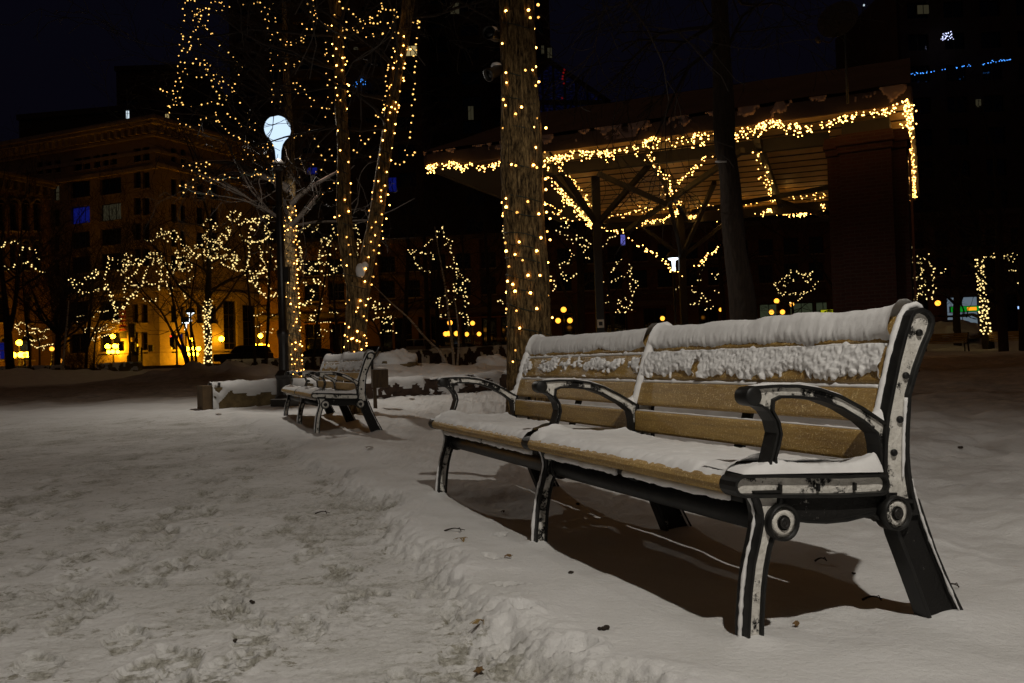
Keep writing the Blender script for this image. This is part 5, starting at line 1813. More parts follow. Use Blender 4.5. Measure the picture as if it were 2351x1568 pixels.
FL = lerp(FLx, FR, .30)
a = MB()
nrib = 15
prof = [(0, .10), (.06, .10), (.10, .30), (.22, .30), (.26, .10), (1.0, .10)]
rows = [((k + f) / nrib, z) for k in range(nrib) for f, z in prof[:-1]] + [(1.0, .10)]
vs = []
for t, z in rows:
    for s in (0, .5, 1):
        vs.append(lerp(lerp(FL, FR, s), lerp(BL, BR, s), t) + V3((0, 0, z)))
for i in range(len(rows) - 1):
    for s in (0, 1):
        a.add([vs[i * 3 + s], vs[i * 3 + s + 1], vs[i * 3 + s + 4], vs[i * 3 + s + 3]], [(0, 1, 2, 3)], 1 if i % 5 in (1, 2, 3) else 0, False)  # groove faces painted dark as shade between the ribs
a.build('ceiling', [M['ceiling'], M['fascia']], pv)
fd = (FR - FLx).normalized()
bd = V3((-fd.y, fd.x, 0))
if bd.y < 0: bd = -bd
# roof: front slope, hip at the left end, back slope
H = .36
R0, R1 = zc(1246, 262, 7.9), zc(2090, 138, 7.9)
E0, E1 = FLx + V3((0, 0, H)) - bd * .1, FR + V3((0, 0, H)) - bd * .1
B0 = lerp(FLx, BL, 1.0) + V3((-1.2, 0, H))
B1 = BR + V3((0, 0, H))
a = MB()
nu = 40


def quad(mb, p, q, r, s, mi=0): mb.add([p, q, r, s], [(0, 1, 2, 3)], mi)


for i in range(nu):
    for j in range(6):
        def W(u, v):
            p = lerp(lerp(E0, E1, u), lerp(R0, R1, u), v)
            return p + V3((0, 0, .05 + .03 * mnoise.noise(p * 1.3)))
        quad(a, W(i / nu, j / 6), W((i + 1) / nu, j / 6), W((i + 1) / nu, (j + 1) / 6), W(i / nu, (j + 1) / 6))
a.add([R0 + V3((0, 0, .05)), R1 + V3((0, 0, .05)), B1, B0, E0 + V3((0, 0, .05))], [(0, 1, 2, 3), (4, 0, 3)], 0)
a.build('roof', M['roof'], pv)
a = MB()
for p, q in ((FLx, FR),):
    w = .06
    a.add([p, q, q + V3((0, 0, H)), p + V3((0, 0, H)), p + bd * w, q + bd * w, q + V3((0, 0, H)) + bd * w, p + V3((0, 0, H)) + bd * w], [(0, 1, 2, 3), (7, 6, 5, 4), (0, 4, 5, 1), (3, 2, 6, 7)], 0)
a.beam(FR + V3((.04, .1, H / 2)), BR + V3((.04, 0, H / 2)), .08, H, 0)
a.beam(BL + V3((0, .1, .08)), BR + V3((0, .1, .08)), .12, .34, 0)
a.beam(FLx + V3((0, .1, H / 2)), lerp(FLx, BL, 1.0) + V3((-1.2, 0, H / 2)), .08, H, 0)
# soffit of the overhang left of the ribbed ceiling
quad(a, FLx + V3((0, .08, .02)), FL + V3((0, .08, .02)), BL + V3((0, 0, .02)), BL + V3((-1.2, 0, .02)), 0)
a.build('fascia', M['fascia'], pv)
a = MB()
vs, keep = [], []
nu, nv = 520, 12
for i in range(nu + 1):
    for j in range(nv + 1):
        u, w = i / nu, j / nv
        n = mnoise.fractal(V3((u * 22, w * .6, 4.2)), .7, 2.2, 5)
        k = .14 + n * 1.25 - w * .95 if .16 < u < .995 else .05 + .5 * n - w
        p = lerp(FLx, FR, u) + V3((0, 0, H + .05 - w * (H - .02))) - bd * (.012 + .05 * max(0, min(1, k * 3)) ** .5)
        vs.append(p)
        keep.append(k > 0)
fs = []
for i in range(nu):
    for j in range(nv):
        q = (i * (nv + 1) + j, (i + 1) * (nv + 1) + j, (i + 1) * (nv + 1) + j + 1, i * (nv + 1) + j + 1)
        if sum(keep[x] for x in q) >= 3: fs.append(q)
a.add(vs, fs, 0, True)
a.build('snow_fringe', M['snow_dim'], pv)


def drop_post(u, v, Y, w, ztop):
    p = at(u, v, Y)
    g = ZG(p.x, p.y) - .1
    a = MB()
    a.box((p.x - w / 2, p.y - w / 2, g), (p.x + w / 2, p.y + w / 2, ztop))
    a.box((p.x - w * .9, p.y - w * .9, g), (p.x + w * .9, p.y + w * .9, g + .35))
    a.build('post', M['steel_dark'], pv, .012)
    return V3((p.x, p.y, ztop))


pA = zc(1366, 384)
cA = drop_post(1366, 384, pA.y, .22, ZC - .25)
pB = zc(1562, 488)
cB = drop_post(1562, 488, pB.y, .24, ZC - .05)
pC = zc(1404, 512)
a = MB()
zb = ZC - .18
bm_ = lambda u, v, z=zb: at_z(u, v, z)
for p, q, w in (((1250, 392), (1905, 318), .16), ((1392, 520), (1908, 472), .16)):
    a.beam(bm_(*p), bm_(*q), w, .30)
for p, q in (((1488, 352), (1578, 500)), ((1738, 318), (1792, 470)), ((1262, 388), (1378, 515))):
    a.beam(bm_(*p), bm_(*q), .14, .22)
# knee braces and cross bracing
for p, zp, q, zq in (((1366, 470), None, (1288, 446), None),):
    pass
lowA = V3((cA.x, cA.y, ZC - 1.55))
lowB = V3((cB.x, cB.y, ZC - 1.6))
for low, ups in ((lowA, ((1288, 388), (1500, 368), (1425, 452))), (lowB, ((1470, 516), (1680, 500), (1640, 420), (1520, 392)))):
    for u, v in ups: a.beam(low, bm_(u, v), .12, .12)
for (p, zp), (q, zq) in ((((1372, 398), ZC - .4), ((1532, 470), ZC - 1.3)), (((1705, 345), ZC - .4), ((1440, 528), ZC - .9)), (((1590, 486), ZC - .4), ((1905, 430), ZC - .5)), (((1790, 462), ZC - .4), ((1905, 500), ZC - .9))):
    a.beam(at_z(*p, zp), at_z(*q, zq), .11, .13)
a.build('truss', M['steel_dark'], pv)

# brick pillar of the pavilion, cross shaped in plan, with a corbelled cap
pp = at(2008, 760, 19.6)
gz = ZG(pp.x, pp.y) - .1
zt = at(1990, 318, 19.6).z
Rz = Matrix.Translation((pp.x, pp.y, 0)) @ Matrix.Rotation(math.atan2(fd.y, fd.x) - .06, 4, 'Z')
a = MB()
kx = 19.6 / FPX
hw, hn = 83 * kx, 54 * kx
a.box((-hw, -.46, gz), (hw, .46, zt - .42), 0, Rz)
a.box((-hn, -.66, gz), (hn, .66, zt - .40), 0, Rz)
for i, (e, z0, z1) in enumerate(((.03, -.42, -.25), (.07, -.25, -.10), (.045, -.10, 0.0))):
    a.box((-hw - e, -.46 - e, zt + z0 + (.02 if i == 0 else 0)), (hw + e, .46 + e, zt + z1), 0, Rz)
    a.box((-hn - e, -.66 - e, zt + z0 + (.022 if i == 0 else .003)), (hn + e, .66 + e, zt + z1 + .003), 0, Rz)
uv_box(a.build('pillar', M['brick_red'], pv))
a = MB()
a.box((-.5, -.3, zt + .004), (.5, .3, ZC - .02), 0, Rz)
a.build('bearing', M['steel_dark'], pv)
a = MB()
a.tube([Rz @ V3((hw + .06, -.3, gz)), Rz @ V3((hw + .06, -.3, zt - .5))], .03, 8)
a.build('conduit', M['wire_red'], pv)
# small white notice on the first post
a = MB()
a.box((cA.x - .09, cA.y - .125, 1.52), (cA.x + .09, cA.y - .118, 1.74), 0)
a.box((cA.x - .05, cA.y - .129, 1.58), (cA.x + .05, cA.y - .126, 1.68), 1)
a.build('notice', [simple('notice_white', (.6, .55, .45), .6), M['steel_dark']], pv)

# satellite dish on the roof
ds = thing('satellite_dish', 'grey satellite dish on a mast above the pavilion roof', 'satellite dish', zc(1945, 205, 6.3))
DY = (zc(1945, 205, 6.3)).y
o0 = V3(ds.location)
dc = at(1925, 48, DY)
dcl = dc - o0
a = MB()
a.tube([(0, 0, -.3), (0, 0, dcl.z - .3), dcl * .98], .03, 8)
a.build('mast', M['steel_dark'], ds)
a = MB()
Rd = V3((-.75, -1.0, .35)).normalized().to_track_quat('Z', 'Y').to_matrix().to_4x4()
a.lathe([(0, -.02), (.15, -.01), (.30, .02), (.42, .065), (.43, .065), (.42, .045), (.28, 0), (.1, -.035), (0, -.04)], 32, 0, dcl, True, Rd)
a.build('dish', simple('dish_grey', (.035, .028, .022), .5), ds)
a = MB()
fh = at(1878, 92, DY - .6) - o0
a.tube([dcl + Rd @ V3((0, -.3, .02)), at(1905, 98, DY - .3) - o0, fh], .014, 6)
a.lathe([(.03, -.09), (.05, -.05), (.05, .06), (.03, .08)], 12, 0, fh, True, Rd)
a.build('feed_arm', M['fascia'], ds)

# garlands on the pavilion
PG = 'light garlands on the pavilion'


def garland(label, line, n, drop, wid, seed, r=.0155, swag=0.0, mat_='bulb_pav'):
    """icicle garland along a world polyline: short drops below a sagging wire"""
    rng = random.Random(seed)
    L = [0]
    for p, q in zip(line, line[1:]): L.append(L[-1] + (q - p).length)

    def on(s):
        s *= L[-1]
        for i in range(len(line) - 1):
            if s <= L[i + 1] or i == len(line) - 2:
                return lerp(line[i], line[i + 1], (s - L[i]) / max(1e-6, L[i + 1] - L[i]))
    W = [[on(i / 60) for i in range(61)]]
    P = []
    i = 0
    while len(P) < n:
        s = rng.random()
        p = on(s)
        k = 1 + int(rng.random() * 3.2) if drop > .05 else 1
        dp = p
        st = [p]
        for j in range(k):
            dp = dp + V3((rng.gauss(0, .035), rng.gauss(0, wid), -abs(rng.gauss(drop * .42, drop * .22)))) if drop > .05 else p + V3((rng.gauss(0, wid), rng.gauss(0, wid), rng.gauss(0, wid)))
            P.append(dp)
            st.append(dp)
        W.append(st)
    return light_string(label, P[:n], r, mat_, PG, W, .0045, 'wire_red')


def Zl(pts, k, x0, y0, z=None, Y=None, zz=5.72):
    return [at_z(u * k + x0, v * k + y0, zz) for u, v in pts]


z6 = (.31475, 574, 0)
z7 = (.31475, 1148, 0)
z8 = (.31475, 1722, 0)
# distance of the eave line along the picture, so the wires hang just in front of it


def eave(u, v, out=.06):
    d = ray(u, v)
    n = V3((-bd.x, -bd.y, 0))
    t = ((FLx - bd * out) - CAM).dot(n) / d.dot(n)
    return CAM + d * t


def Ev(pts, k): return [eave(u * k[0] + k[1], v * k[0] + k[2]) for u, v in pts]


garland('garland of icicle lights on the far left end of the pavilion eave', Ev([(1268, 1212), (1340, 1190), (1420, 1195), (1480, 1165), (1530, 1205)], z6), 75, .12, .01, 1)
garland('garland of icicle lights on the pavilion eave just left of the thick trunk', Ev([(1530, 1205), (1600, 1185), (1690, 1205), (1760, 1195), (1850, 1150)], z6), 70, .11, .01, 2)
garland('garland of icicle lights on the eave just right of the thick trunk', Ev([(300, 1170), (400, 1130), (500, 1105), (600, 1085), (650, 1100)], z7), 80, .13, .012, 3)
garland('garland of icicle lights over the first pavilion post', Ev([(650, 1100), (740, 1095), (830, 1085), (900, 1080), (1010, 1045), (1115, 985)], z7), 100, .13, .012, 4)
garland('garland of icicle lights left of the unlit dark trunk', Ev([(1115, 985), (1200, 1000), (1300, 990), (1400, 970), (1500, 955), (1600, 960)], z7), 70, .17, .012, 5)
garland('garland of icicle lights right of the unlit dark trunk', Ev([(1690, 970), (1760, 940), (1840, 915), (1900, 890), (1990, 855)], z7), 70, .16, .012, 6)
garland('sagging garland of icicle lights in the middle of the right eave', Ev([(150, 855), (220, 885), (310, 895), (400, 912), (480, 905), (560, 885), (630, 865)], z8), 85, .14, .012, 7)
garland('rising garland of icicle lights above the brick pillar', Ev([(630, 865), (700, 835), (780, 805), (860, 800), (960, 790), (1050, 765), (1100, 740)], z8), 60, .10, .012, 8)
redge = Zl([(1160, 725), (1150, 800), (1155, 900), (1158, 980), (1160, 1060), (1168, 1150), (1180, 1250), (1188, 1350), (1200, 1430)], *z8)
garland('thick upright looking bundle of lights along the right eave of the pavilion', redge, 260, 0, .055, 9, .0165)
garland('short lit tail hanging from the far right corner of the pavilion', Zl([(1140, 1475), (1170, 1450), (1205, 1450)], *z8), 16, .06, .02, 10)
ledge = Zl([(330, 1190), (350, 1250), (410, 1330), (460, 1410), (510, 1490)], *z7) + Zl([(540, 200), (580, 270), (640, 340), (668, 385)], .31475, 1148, 401.8)
garland('dense slanting bundle of lights along the left edge of the ribbed ceiling', ledge, 230, 0, .065, 11, .017)
garland('lights along the inner rafter beside the first pavilion post', Zl([(420, 1200), (470, 1260), (540, 1340), (580, 1400), (640, 1460), (655, 1520)], *z7, zz=5.5), 50, 0, .05, 12)
garland('lights along the rafter left of the unlit dark trunk', Zl([(1090, 1150), (1150, 1230), (1200, 1290), (1240, 1350), (1270, 1430), (1320, 1520)], *z7, zz=5.5), 60, 0, .07, 13)
garland('lights on the cross brace crossing the left rafter', Zl([(1570, 1130), (1500, 1160), (1420, 1220), (1340, 1290), (1260, 1370), (1180, 1440)], *z7, zz=5.3), 32, 0, .06, 14)
garland('lights along the rafter right of the unlit dark trunk', Zl([(1840, 1090), (1880, 1130), (1900, 1200), (1930, 1280), (1960, 1360), (1990, 1450)], *z7, zz=5.5) + Zl([(140, 1440), (165, 1480)], *z8, zz=5.5), 52, 0, .06, 15)
zq = (.31475, 1148, 401.8)
garland('swag of lights on the back beam beside the first post', Zl([(745, 375), (800, 390), (860, 385), (900, 380)], *zq), 45, .1, .05, 16, .018)
garland('rising swag of lights on the back beam toward the second post', Zl([(930, 375), (1000, 345), (1060, 330), (1120, 325), (1200, 310), (1300, 250)], *zq), 100, .1, .05, 17, .018)
garland('upper row of lights above the back beam', Zl([(760, 280), (900, 300), (1050, 240), (1150, 260), (1290, 250)], *zq), 42, 0, .06, 18, .016)
garland('swag of lights on the back beam left of the unlit dark trunk', Zl([(1360, 300), (1420, 290), (1500, 315), (1580, 310), (1650, 290)], *zq), 75, .08, .05, 19, .018)
garland('swag of lights on the back beam just right of the unlit dark trunk', Zl([(1755, 280), (1820, 270), (1890, 265), (1980, 240)], *zq), 70, .1, .06, 20, .018)
garland('sparse row of lights over the back beam right of the unlit trunk', Zl([(1420, 235), (1550, 225), (1640, 230), (1760, 205), (1900, 205)], *zq), 34, 0, .05, 21, .016)
garland('swag of lights on the back beam up to the brick pillar', Zl([(190, 245), (280, 275), (360, 275), (440, 255), (520, 215), (590, 215)], .31475, 1722, 401.8), 100, .1, .05, 22, .018)
garland('upper sparse lights beside the brick pillar', Zl([(240, 130), (310, 160), (390, 160), (460, 150), (540, 155)], .31475, 1722, 401.8), 22, 0, .05, 23, .016)
garland('lights down the long brace below the back beam toward the second post', [at(u * .31475 + 1148, v * .31475 + 401.8, 27) for u, v in ((910, 430), (990, 500), (1070, 545), (1180, 610), (1250, 690), (1320, 725))], 34, 0, .05, 24, .019)
garland('lights down the short brace right of the second post', [at(u * .31475 + 1148, v * .31475 + 401.8, 27) for u, v in ((1610, 510), (1540, 575), (1460, 640), (1380, 710))], 22, 0, .05, 25, .019)
garland('lights on the guy wire between thick trunk and first post', [at(u * .31475 + 1148, v * .31475 + 401.8, 22) for u, v in ((340, 210), (420, 270), (500, 340))], 26, 0, .05, 26, .013)

# ------------------------------------------------------------------ buildings
def facade(mb, o, d, L, z0, z1, rects, depth=.25, mi=0, mi2=None):
    """wall with real openings; rects are (s0, za, s1, zb)"""
    n = V3((d.y, -d.x, 0))
    S = sorted({0.0, L, *[r[0] for r in rects], *[r[2] for r in rects]})
    Zs = sorted({z0, z1, *[r[1] for r in rects], *[r[3] for r in rects]})
    S = [s for s in S if 0 <= s <= L]
    Zs = [z for z in Zs if z0 <= z <= z1]
    P = lambda s, z, q=0: V3((o.x + d.x * s - n.x * q, o.y + d.y * s - n.y * q, z))
    for i in range(len(S) - 1):
        for j in range(len(Zs) - 1):
            cs, cz = (S[i] + S[i + 1]) / 2, (Zs[j] + Zs[j + 1]) / 2
            if any(r[0] < cs < r[2] and r[1] < cz < r[3] for r in rects): continue
            mb.add([P(S[i], Zs[j]), P(S[i + 1], Zs[j]), P(S[i + 1], Zs[j + 1]), P(S[i], Zs[j + 1])], [(0, 1, 2, 3)], mi)
    for s0, za, s1, zb in rects:
        for p, q in (((s0, za), (s1, za)), ((s1, za), (s1, zb)), ((s1, zb), (s0, zb)), ((s0, zb), (s0, za))):
            mb.add([P(*p), P(*q), P(*q, depth), P(*p, depth)], [(0, 1, 2, 3)], mi)


def window(parent, o, d, rect, depth=.22, glass='glass', mull=(1, 1), fr=.07, sill=True):
    n = V3((d.y, -d.x, 0))
    s0, za, s1, zb = rect
    M4 = Matrix((V3((d.x, d.y, 0)), -n, V3((0, 0, 1)))).transposed().to_4x4()
    M4 = Matrix.Translation(V3((o.x, o.y, 0)) - n * depth) @ M4
    a = MB()
    a.box((s0, -.05, za), (s0 + fr, .03, zb), 0, M4)
    a.box((s1 - fr, -.05, za), (s1, .03, zb), 0, M4)
    a.box((s0 + fr, -.05, za), (s1 - fr, .03, za + fr), 0, M4)
    a.box((s0 + fr, -.05, zb - fr), (s1 - fr, .03, zb), 0, M4)
    for i in range(1, mull[0]):
        x = s0 + (s1 - s0) * i / mull[0]
        a.box((x - fr * .35, -.04, za + fr), (x + fr * .35, .02, zb - fr), 0, M4)
    for i in range(1, mull[1]):
        z = za + (zb - za) * i / mull[1]
        a.box((s0 + fr, -.035, z - fr * .35), (s1 - fr, .015, z + fr * .35), 0, M4)
    if sill: a.box((s0 - .1, -depth - .08, za - .14), (s1 + .1, -depth + .02, za - .004), 1, M4)
    a.box((s0 + fr, -.01, za + fr), (s1 - fr, 0, zb - fr), 2, M4)
    return a.build('window', [M['wframe'], M['trim'], M[glass] if isinstance(glass, str) else glass], parent)


class Face:
    def __init__(self, p0, p1):
        self.o = V3((p0.x, p0.y, 0))
        e = V3((p1.x - p0.x, p1.y - p0.y, 0))
        self.L = e.length
        self.d = e.normalized()
        self.n = V3((self.d.y, -self.d.x, 0))

    def sz(self, u, v):
        r = ray(u, v)
        t = (self.o - CAM).dot(self.n) / r.dot(self.n)
        p = CAM + r * t
        return (p - self.o).dot(self.d), p.z

    def rect(self, u0, v0, u1, v1):
        um, vm = (u0 + u1) / 2, (v0 + v1) / 2
        s0, s1 = self.sz(u0, vm)[0], self.sz(u1, vm)[0]
        zt, zb_ = self.sz(um, v0)[1], self.sz(um, v1)[1]
        return (s0, zb_, s1, zt)


GZ = 1.0
KD = 90.0
cor = at(368, 850, KD)
lft = at(-40, 850, KD * 1.115)
rgt = at(620, 850, KD * 1.16)
fl_ = Face(V3((lft.x, lft.y, 0)), V3((cor.x, cor.y, 0)))
fr_ = Face(V3((cor.x, cor.y, 0)), V3((rgt.x, rgt.y, 0)))
ztop = at(369, 279, KD).z
tb = thing('corner_building', 'tall tan brick corner building with yellow lit lower walls', 'building', (0, 0, 0))
a = MB()
wl_, wr_ = [], []
cols = [(122, 136, (1, 2)), (162, 206, (3, 1)), (230, 278, (3, 1)), (307, 323, (1, 2)), (328, 343, (1, 2))]
rowsv = [(408, 446), (466, 506), (524, 563), (581, 620)]
for ci, (u0, u1, ml) in enumerate(cols):
    for ri, (v0, v1) in enumerate(rowsv):
        off = (278 - u1) * .10
        if ci >= 3: off = -14 + 4 * ri * .3
        g = 'glass'
        if (ci, ri) == (1, 1): g = 'win_blue'
        if (ci, ri) == (2, 1): g = 'win_dim'
        if (ci, ri) == (0, 0): g = 'win_dim'
        wl_.append((fl_.rect(u0, v0 + off, u1, v1 + off), g, ml))
for u0, u1, v0, v1 in ((170, 188, 363, 392), (191, 207, 360, 389), (215, 230, 356, 385), (235, 249, 353, 381), (253, 268, 350, 378), (307, 323, 340, 372), (328, 343, 337, 369), (85, 98, 372, 400), (105, 118, 370, 398), (125, 139, 368, 396)):
    wl_.append((fl_.rect(u0, v0, u1, v1), 'glass', (1, 2)))
for u0, u1, v0, v1, ml in ((304, 317, 698, 741, (1, 2)), (325, 339, 698, 741, (1, 2)), (304, 317, 762, 816, (1, 2)), (325, 339, 762, 816, (1, 2)), (226, 277, 764, 815, (2, 1)), (155, 203, 766, 816, (2, 1)), (226, 277, 690, 735, (3, 1)), (155, 203, 692, 736, (3, 1)), (90, 110, 770, 815, (1, 2))):
    wl_.append((fl_.rect(u0, v0, u1, v1), 'glass', ml))
facade(a, fl_.o, fl_.d, fl_.L, GZ - 1, ztop, [w[0] for w in wl_], .35)
for u0, u1, vv in ((393, 405, 0), (415, 425, 3)):
    for v0, v1 in ((340, 372), (410, 450), (468, 510), (526, 566), (584, 622), (700, 740), (762, 814)):
        wr_.append((fr_.rect(u0, v0 + vv, u1, v1 + vv), 'win_blue' if (u0 == 415 and v0 == 762) else 'glass', (1, 2)))
for u0, u1 in ((452, 468), (484, 500)):
    for v0, v1 in ((420, 458), (476, 516), (532, 570), (700, 742)):
        wr_.append((fr_.rect(u0, v0, u1, v1), 'glass', (1, 2)))
wr_.append((fr_.rect(514, 690, 545, 820), 'glass', (2, 4)))
wr_.append((fr_.rect(558, 700, 590, 815), 'glass', (2, 3)))
facade(a, fr_.o, fr_.d, fr_.L, GZ - 1, ztop, [w[0] for w in wr_], .35)
uv_box(a.build('wall', M['brick_tan'], tb))
for f_, ww in ((fl_, wl_), (fr_, wr_)):
    for r_, g, ml in ww: window(tb, f_.o, f_.d, r_, .32, g, ml, .09)
a = MB()
for f_ in (fl_, fr_):
    M4 = Matrix.Translation(f_.o) @ Matrix((f_.d, f_.n, V3((0, 0, 1)))).transposed().to_4x4()
    x0, x1 = (-.6, f_.L + 1.3) if f_ is fl_ else (-1.3, f_.L + .5)
    e = 0.0 if f_ is fl_ else .006
    for dz, dp, hh in ((-3.2, .18, .35), (-1.55, .35, .25), (-.45, 1.05, .35), (-.10, 1.30, .30), (.2, 1.15, .2)):
        a.box((x0 if f_ is fl_ else -dp, -.05, ztop + dz + e), (f_.L + (dp if f_ is fl_ else 0), dp, ztop + dz + hh - e), 0, M4)
    k = 0
    while k * .95 < f_.L:
        a.box((k * .95 + .1, .02, ztop - 1.25), (k * .95 + .5, .85, ztop - .46), 0, M4)
        k += 1
    zs = f_.sz(330, 672)[1] if f_ is fl_ else f_.sz(400, 672)[1]
    for zz, hh, dp in ((zs, .5, .25), (GZ + 3.1 * .55, .22, .12), (f_.sz(330, 392)[1] if f_ is fl_ else f_.sz(400, 392)[1], .4, .3)):
        a.box((-.2 if f_ is fl_ else -dp, -.05, zz + e), (f_.L + (dp if f_ is fl_ else 0), dp, zz + hh - e), 0, M4)
a.build('cornice', M['trim'], tb)
a = MB()
for f_ in (fl_, fr_):
    M4 = Matrix.Translation(f_.o) @ Matrix((f_.d, f_.n, V3((0, 0, 1)))).transposed().to_4x4()
    a.box((0 if f_ is fl_ else -.14, -.05, GZ - 1), (f_.L + (.14 if f_ is fl_ else 0), .14, GZ + 1.55), 0, M4)
a.build('plinth', M['trim'], tb)
pk = fl_.o + fl_.d * fl_.L
a = MB()
a.add([V3((lft.x, lft.y, ztop)), V3((cor.x, cor.y, ztop)), V3((rgt.x, rgt.y, ztop)), V3((rgt.x - 20, rgt.y + 10, ztop))], [(0, 1, 2, 3)])
a.build('roof', M['dark_wall'], tb)
# banner on the corner building
bx = fl_.rect(281.5, 692, 296.5, 777)
s0, z0_, s1, z1_ = bx
bn = thing('banner', 'red vertical apartment banner on the tan corner building', 'banner', (0, 0, 0))
M4 = Matrix.Translation(fl_.o + fl_.n * .45) @ Matrix((fl_.d, -fl_.n, V3((0, 0, 1)))).transposed().to_4x4()
a = MB()
hz = z1_ - z0_
a.box((s0, 0, z0_ + hz * .20), (s1, .06, z0_ + hz * .80), 0, M4)
a.box((s0, 0, z0_ + hz * .80), (s1, .06, z1_), 1, M4)
a.box((s0, 0, z0_), (s1, .06, z0_ + hz * .19), 1, M4)
a.build('cloth', [simple('banner_red', (.28, .03, .02), .7), simple('banner_black', (.02, .015, .012), .7)], bn)
mtxt = simple('banner_lettering', (.75, .68, .5), .7)


TEXTS = []


def text(parent, s, size, mat4, matl, name='lettering', align='CENTER', ex=.01):
    c = bpy.data.curves.new(name, 'FONT')
    c.body = s
    c.size = size
    c.align_x = align
    c.align_y = 'CENTER'
    c.extrude = ex
    c.materials.append(matl)
    o = bpy.data.objects.new(name, c)
    COL.objects.link(o)
    o.matrix_world = mat4
    o.parent = parent
    TEXTS.append(o)
    return o


RX = Matrix.Rotation(math.pi / 2, 4, 'X')
for i, (s, fs_) in enumerate((('NEW', .62), ('LUXURY', .40), ('RENTAL', .42), ('APTS', .60), ('LEASING', .38))):
    text(bn, s, hz * .115 * fs_ * 1.5, M4 @ Matrix.Translation(((s0 + s1) / 2, -.03, z0_ + hz * (.745 - .115 * i))) @ RX, mtxt)
text(bn, 'P', hz * .11, M4 @ Matrix.Translation(((s0 + s1) / 2, -.03, z0_ + hz * .90)) @ RX, mtxt)
for i, s in enumerate(('mmm', 'pmm')):
    pass

# brick building with arches at the left edge
b0 = at(-70, 850, 76)
b1 = at(121, 850, 84)
fa = Face(V3((b0.x, b0.y, 0)), V3((b1.x, b1.y, 0)))
za_ = at(121, 420, 84).z
ab = thing('arched_building', 'brown brick building with round arched windows at the left edge', 'building', (0, 0, 0))
a = MB()
wa = []
for u0, u1 in ((-10, 12), (23, 42), (50, 68), (77, 94)):
    wa.append((fa.rect(u0, 466, u1, 530), 'glass', (1, 2)))
    wa.append((fa.rect(u0, 560, u1, 620), 'glass', (1, 2)))
for u0, u1 in ((-5, 18), (56, 74)): wa.append((fa.rect(u0, 690, u1, 740), 'glass', (1, 2)))
wa.append((fa.rect(48, 782, 78, 826), 'win_dim', (2, 2)))
wa.append((fa.rect(0, 784, 18, 826), 'win_blue', (1, 2)))
facade(a, fa.o, fa.d, fa.L, GZ - 1, za_, [w[0] for w in wa], .4)
Ma = Matrix.Translation(fa.o) @ Matrix((fa.d, fa.n, V3((0, 0, 1)))).transposed().to_4x4()
a.box((fa.L - .01, -16, GZ - 1), (fa.L, 0, za_), 0, Ma)
uv_box(a.build('wall', M['brick_brown'], ab))
for r_, g, ml in wa:
    window(ab, fa.o, fa.d, r_, .36, g, ml, .1)
    q = MB()
    cx, rr_ = (r_[0] + r_[2]) / 2, (r_[2] - r_[0]) / 2
    pts = []
    for i in range(13):
        t = math.pi * i / 12
        pts.append(Ma @ V3((cx + (rr_ + .12) * math.cos(t), .05, r_[3] - .05 + (rr_ + .12) * .9 * math.sin(t))))
    q.tube(pts, .16, 6)
    vs = [Ma @ V3((cx + rr_ * math.cos(math.pi * i / 12), .03, r_[3] + rr_ * .9 * math.sin(math.pi * i / 12))) for i in range(13)]
    q.add(vs, [tuple(range(13))], 1)
    q.build('arch', [M['brick_brown'], M['glass']], ab)
a = MB()
for dz, dp, hh in ((-1.6, .15, .25), (-.5, .5, .3), (-.2, .7, .25)):
    a.box((0, -.05, za_ + dz), (fa.L + dp, dp, za_ + dz + hh), 0, Ma)
k = 0
while k * .8 < fa.L:
    a.box((k * .8, .02, za_ - 1.3), (k * .8 + .35, .38, za_ - .51), 0, Ma)
    k += 1
a.build('cornice', M['brick_brown'], ab)

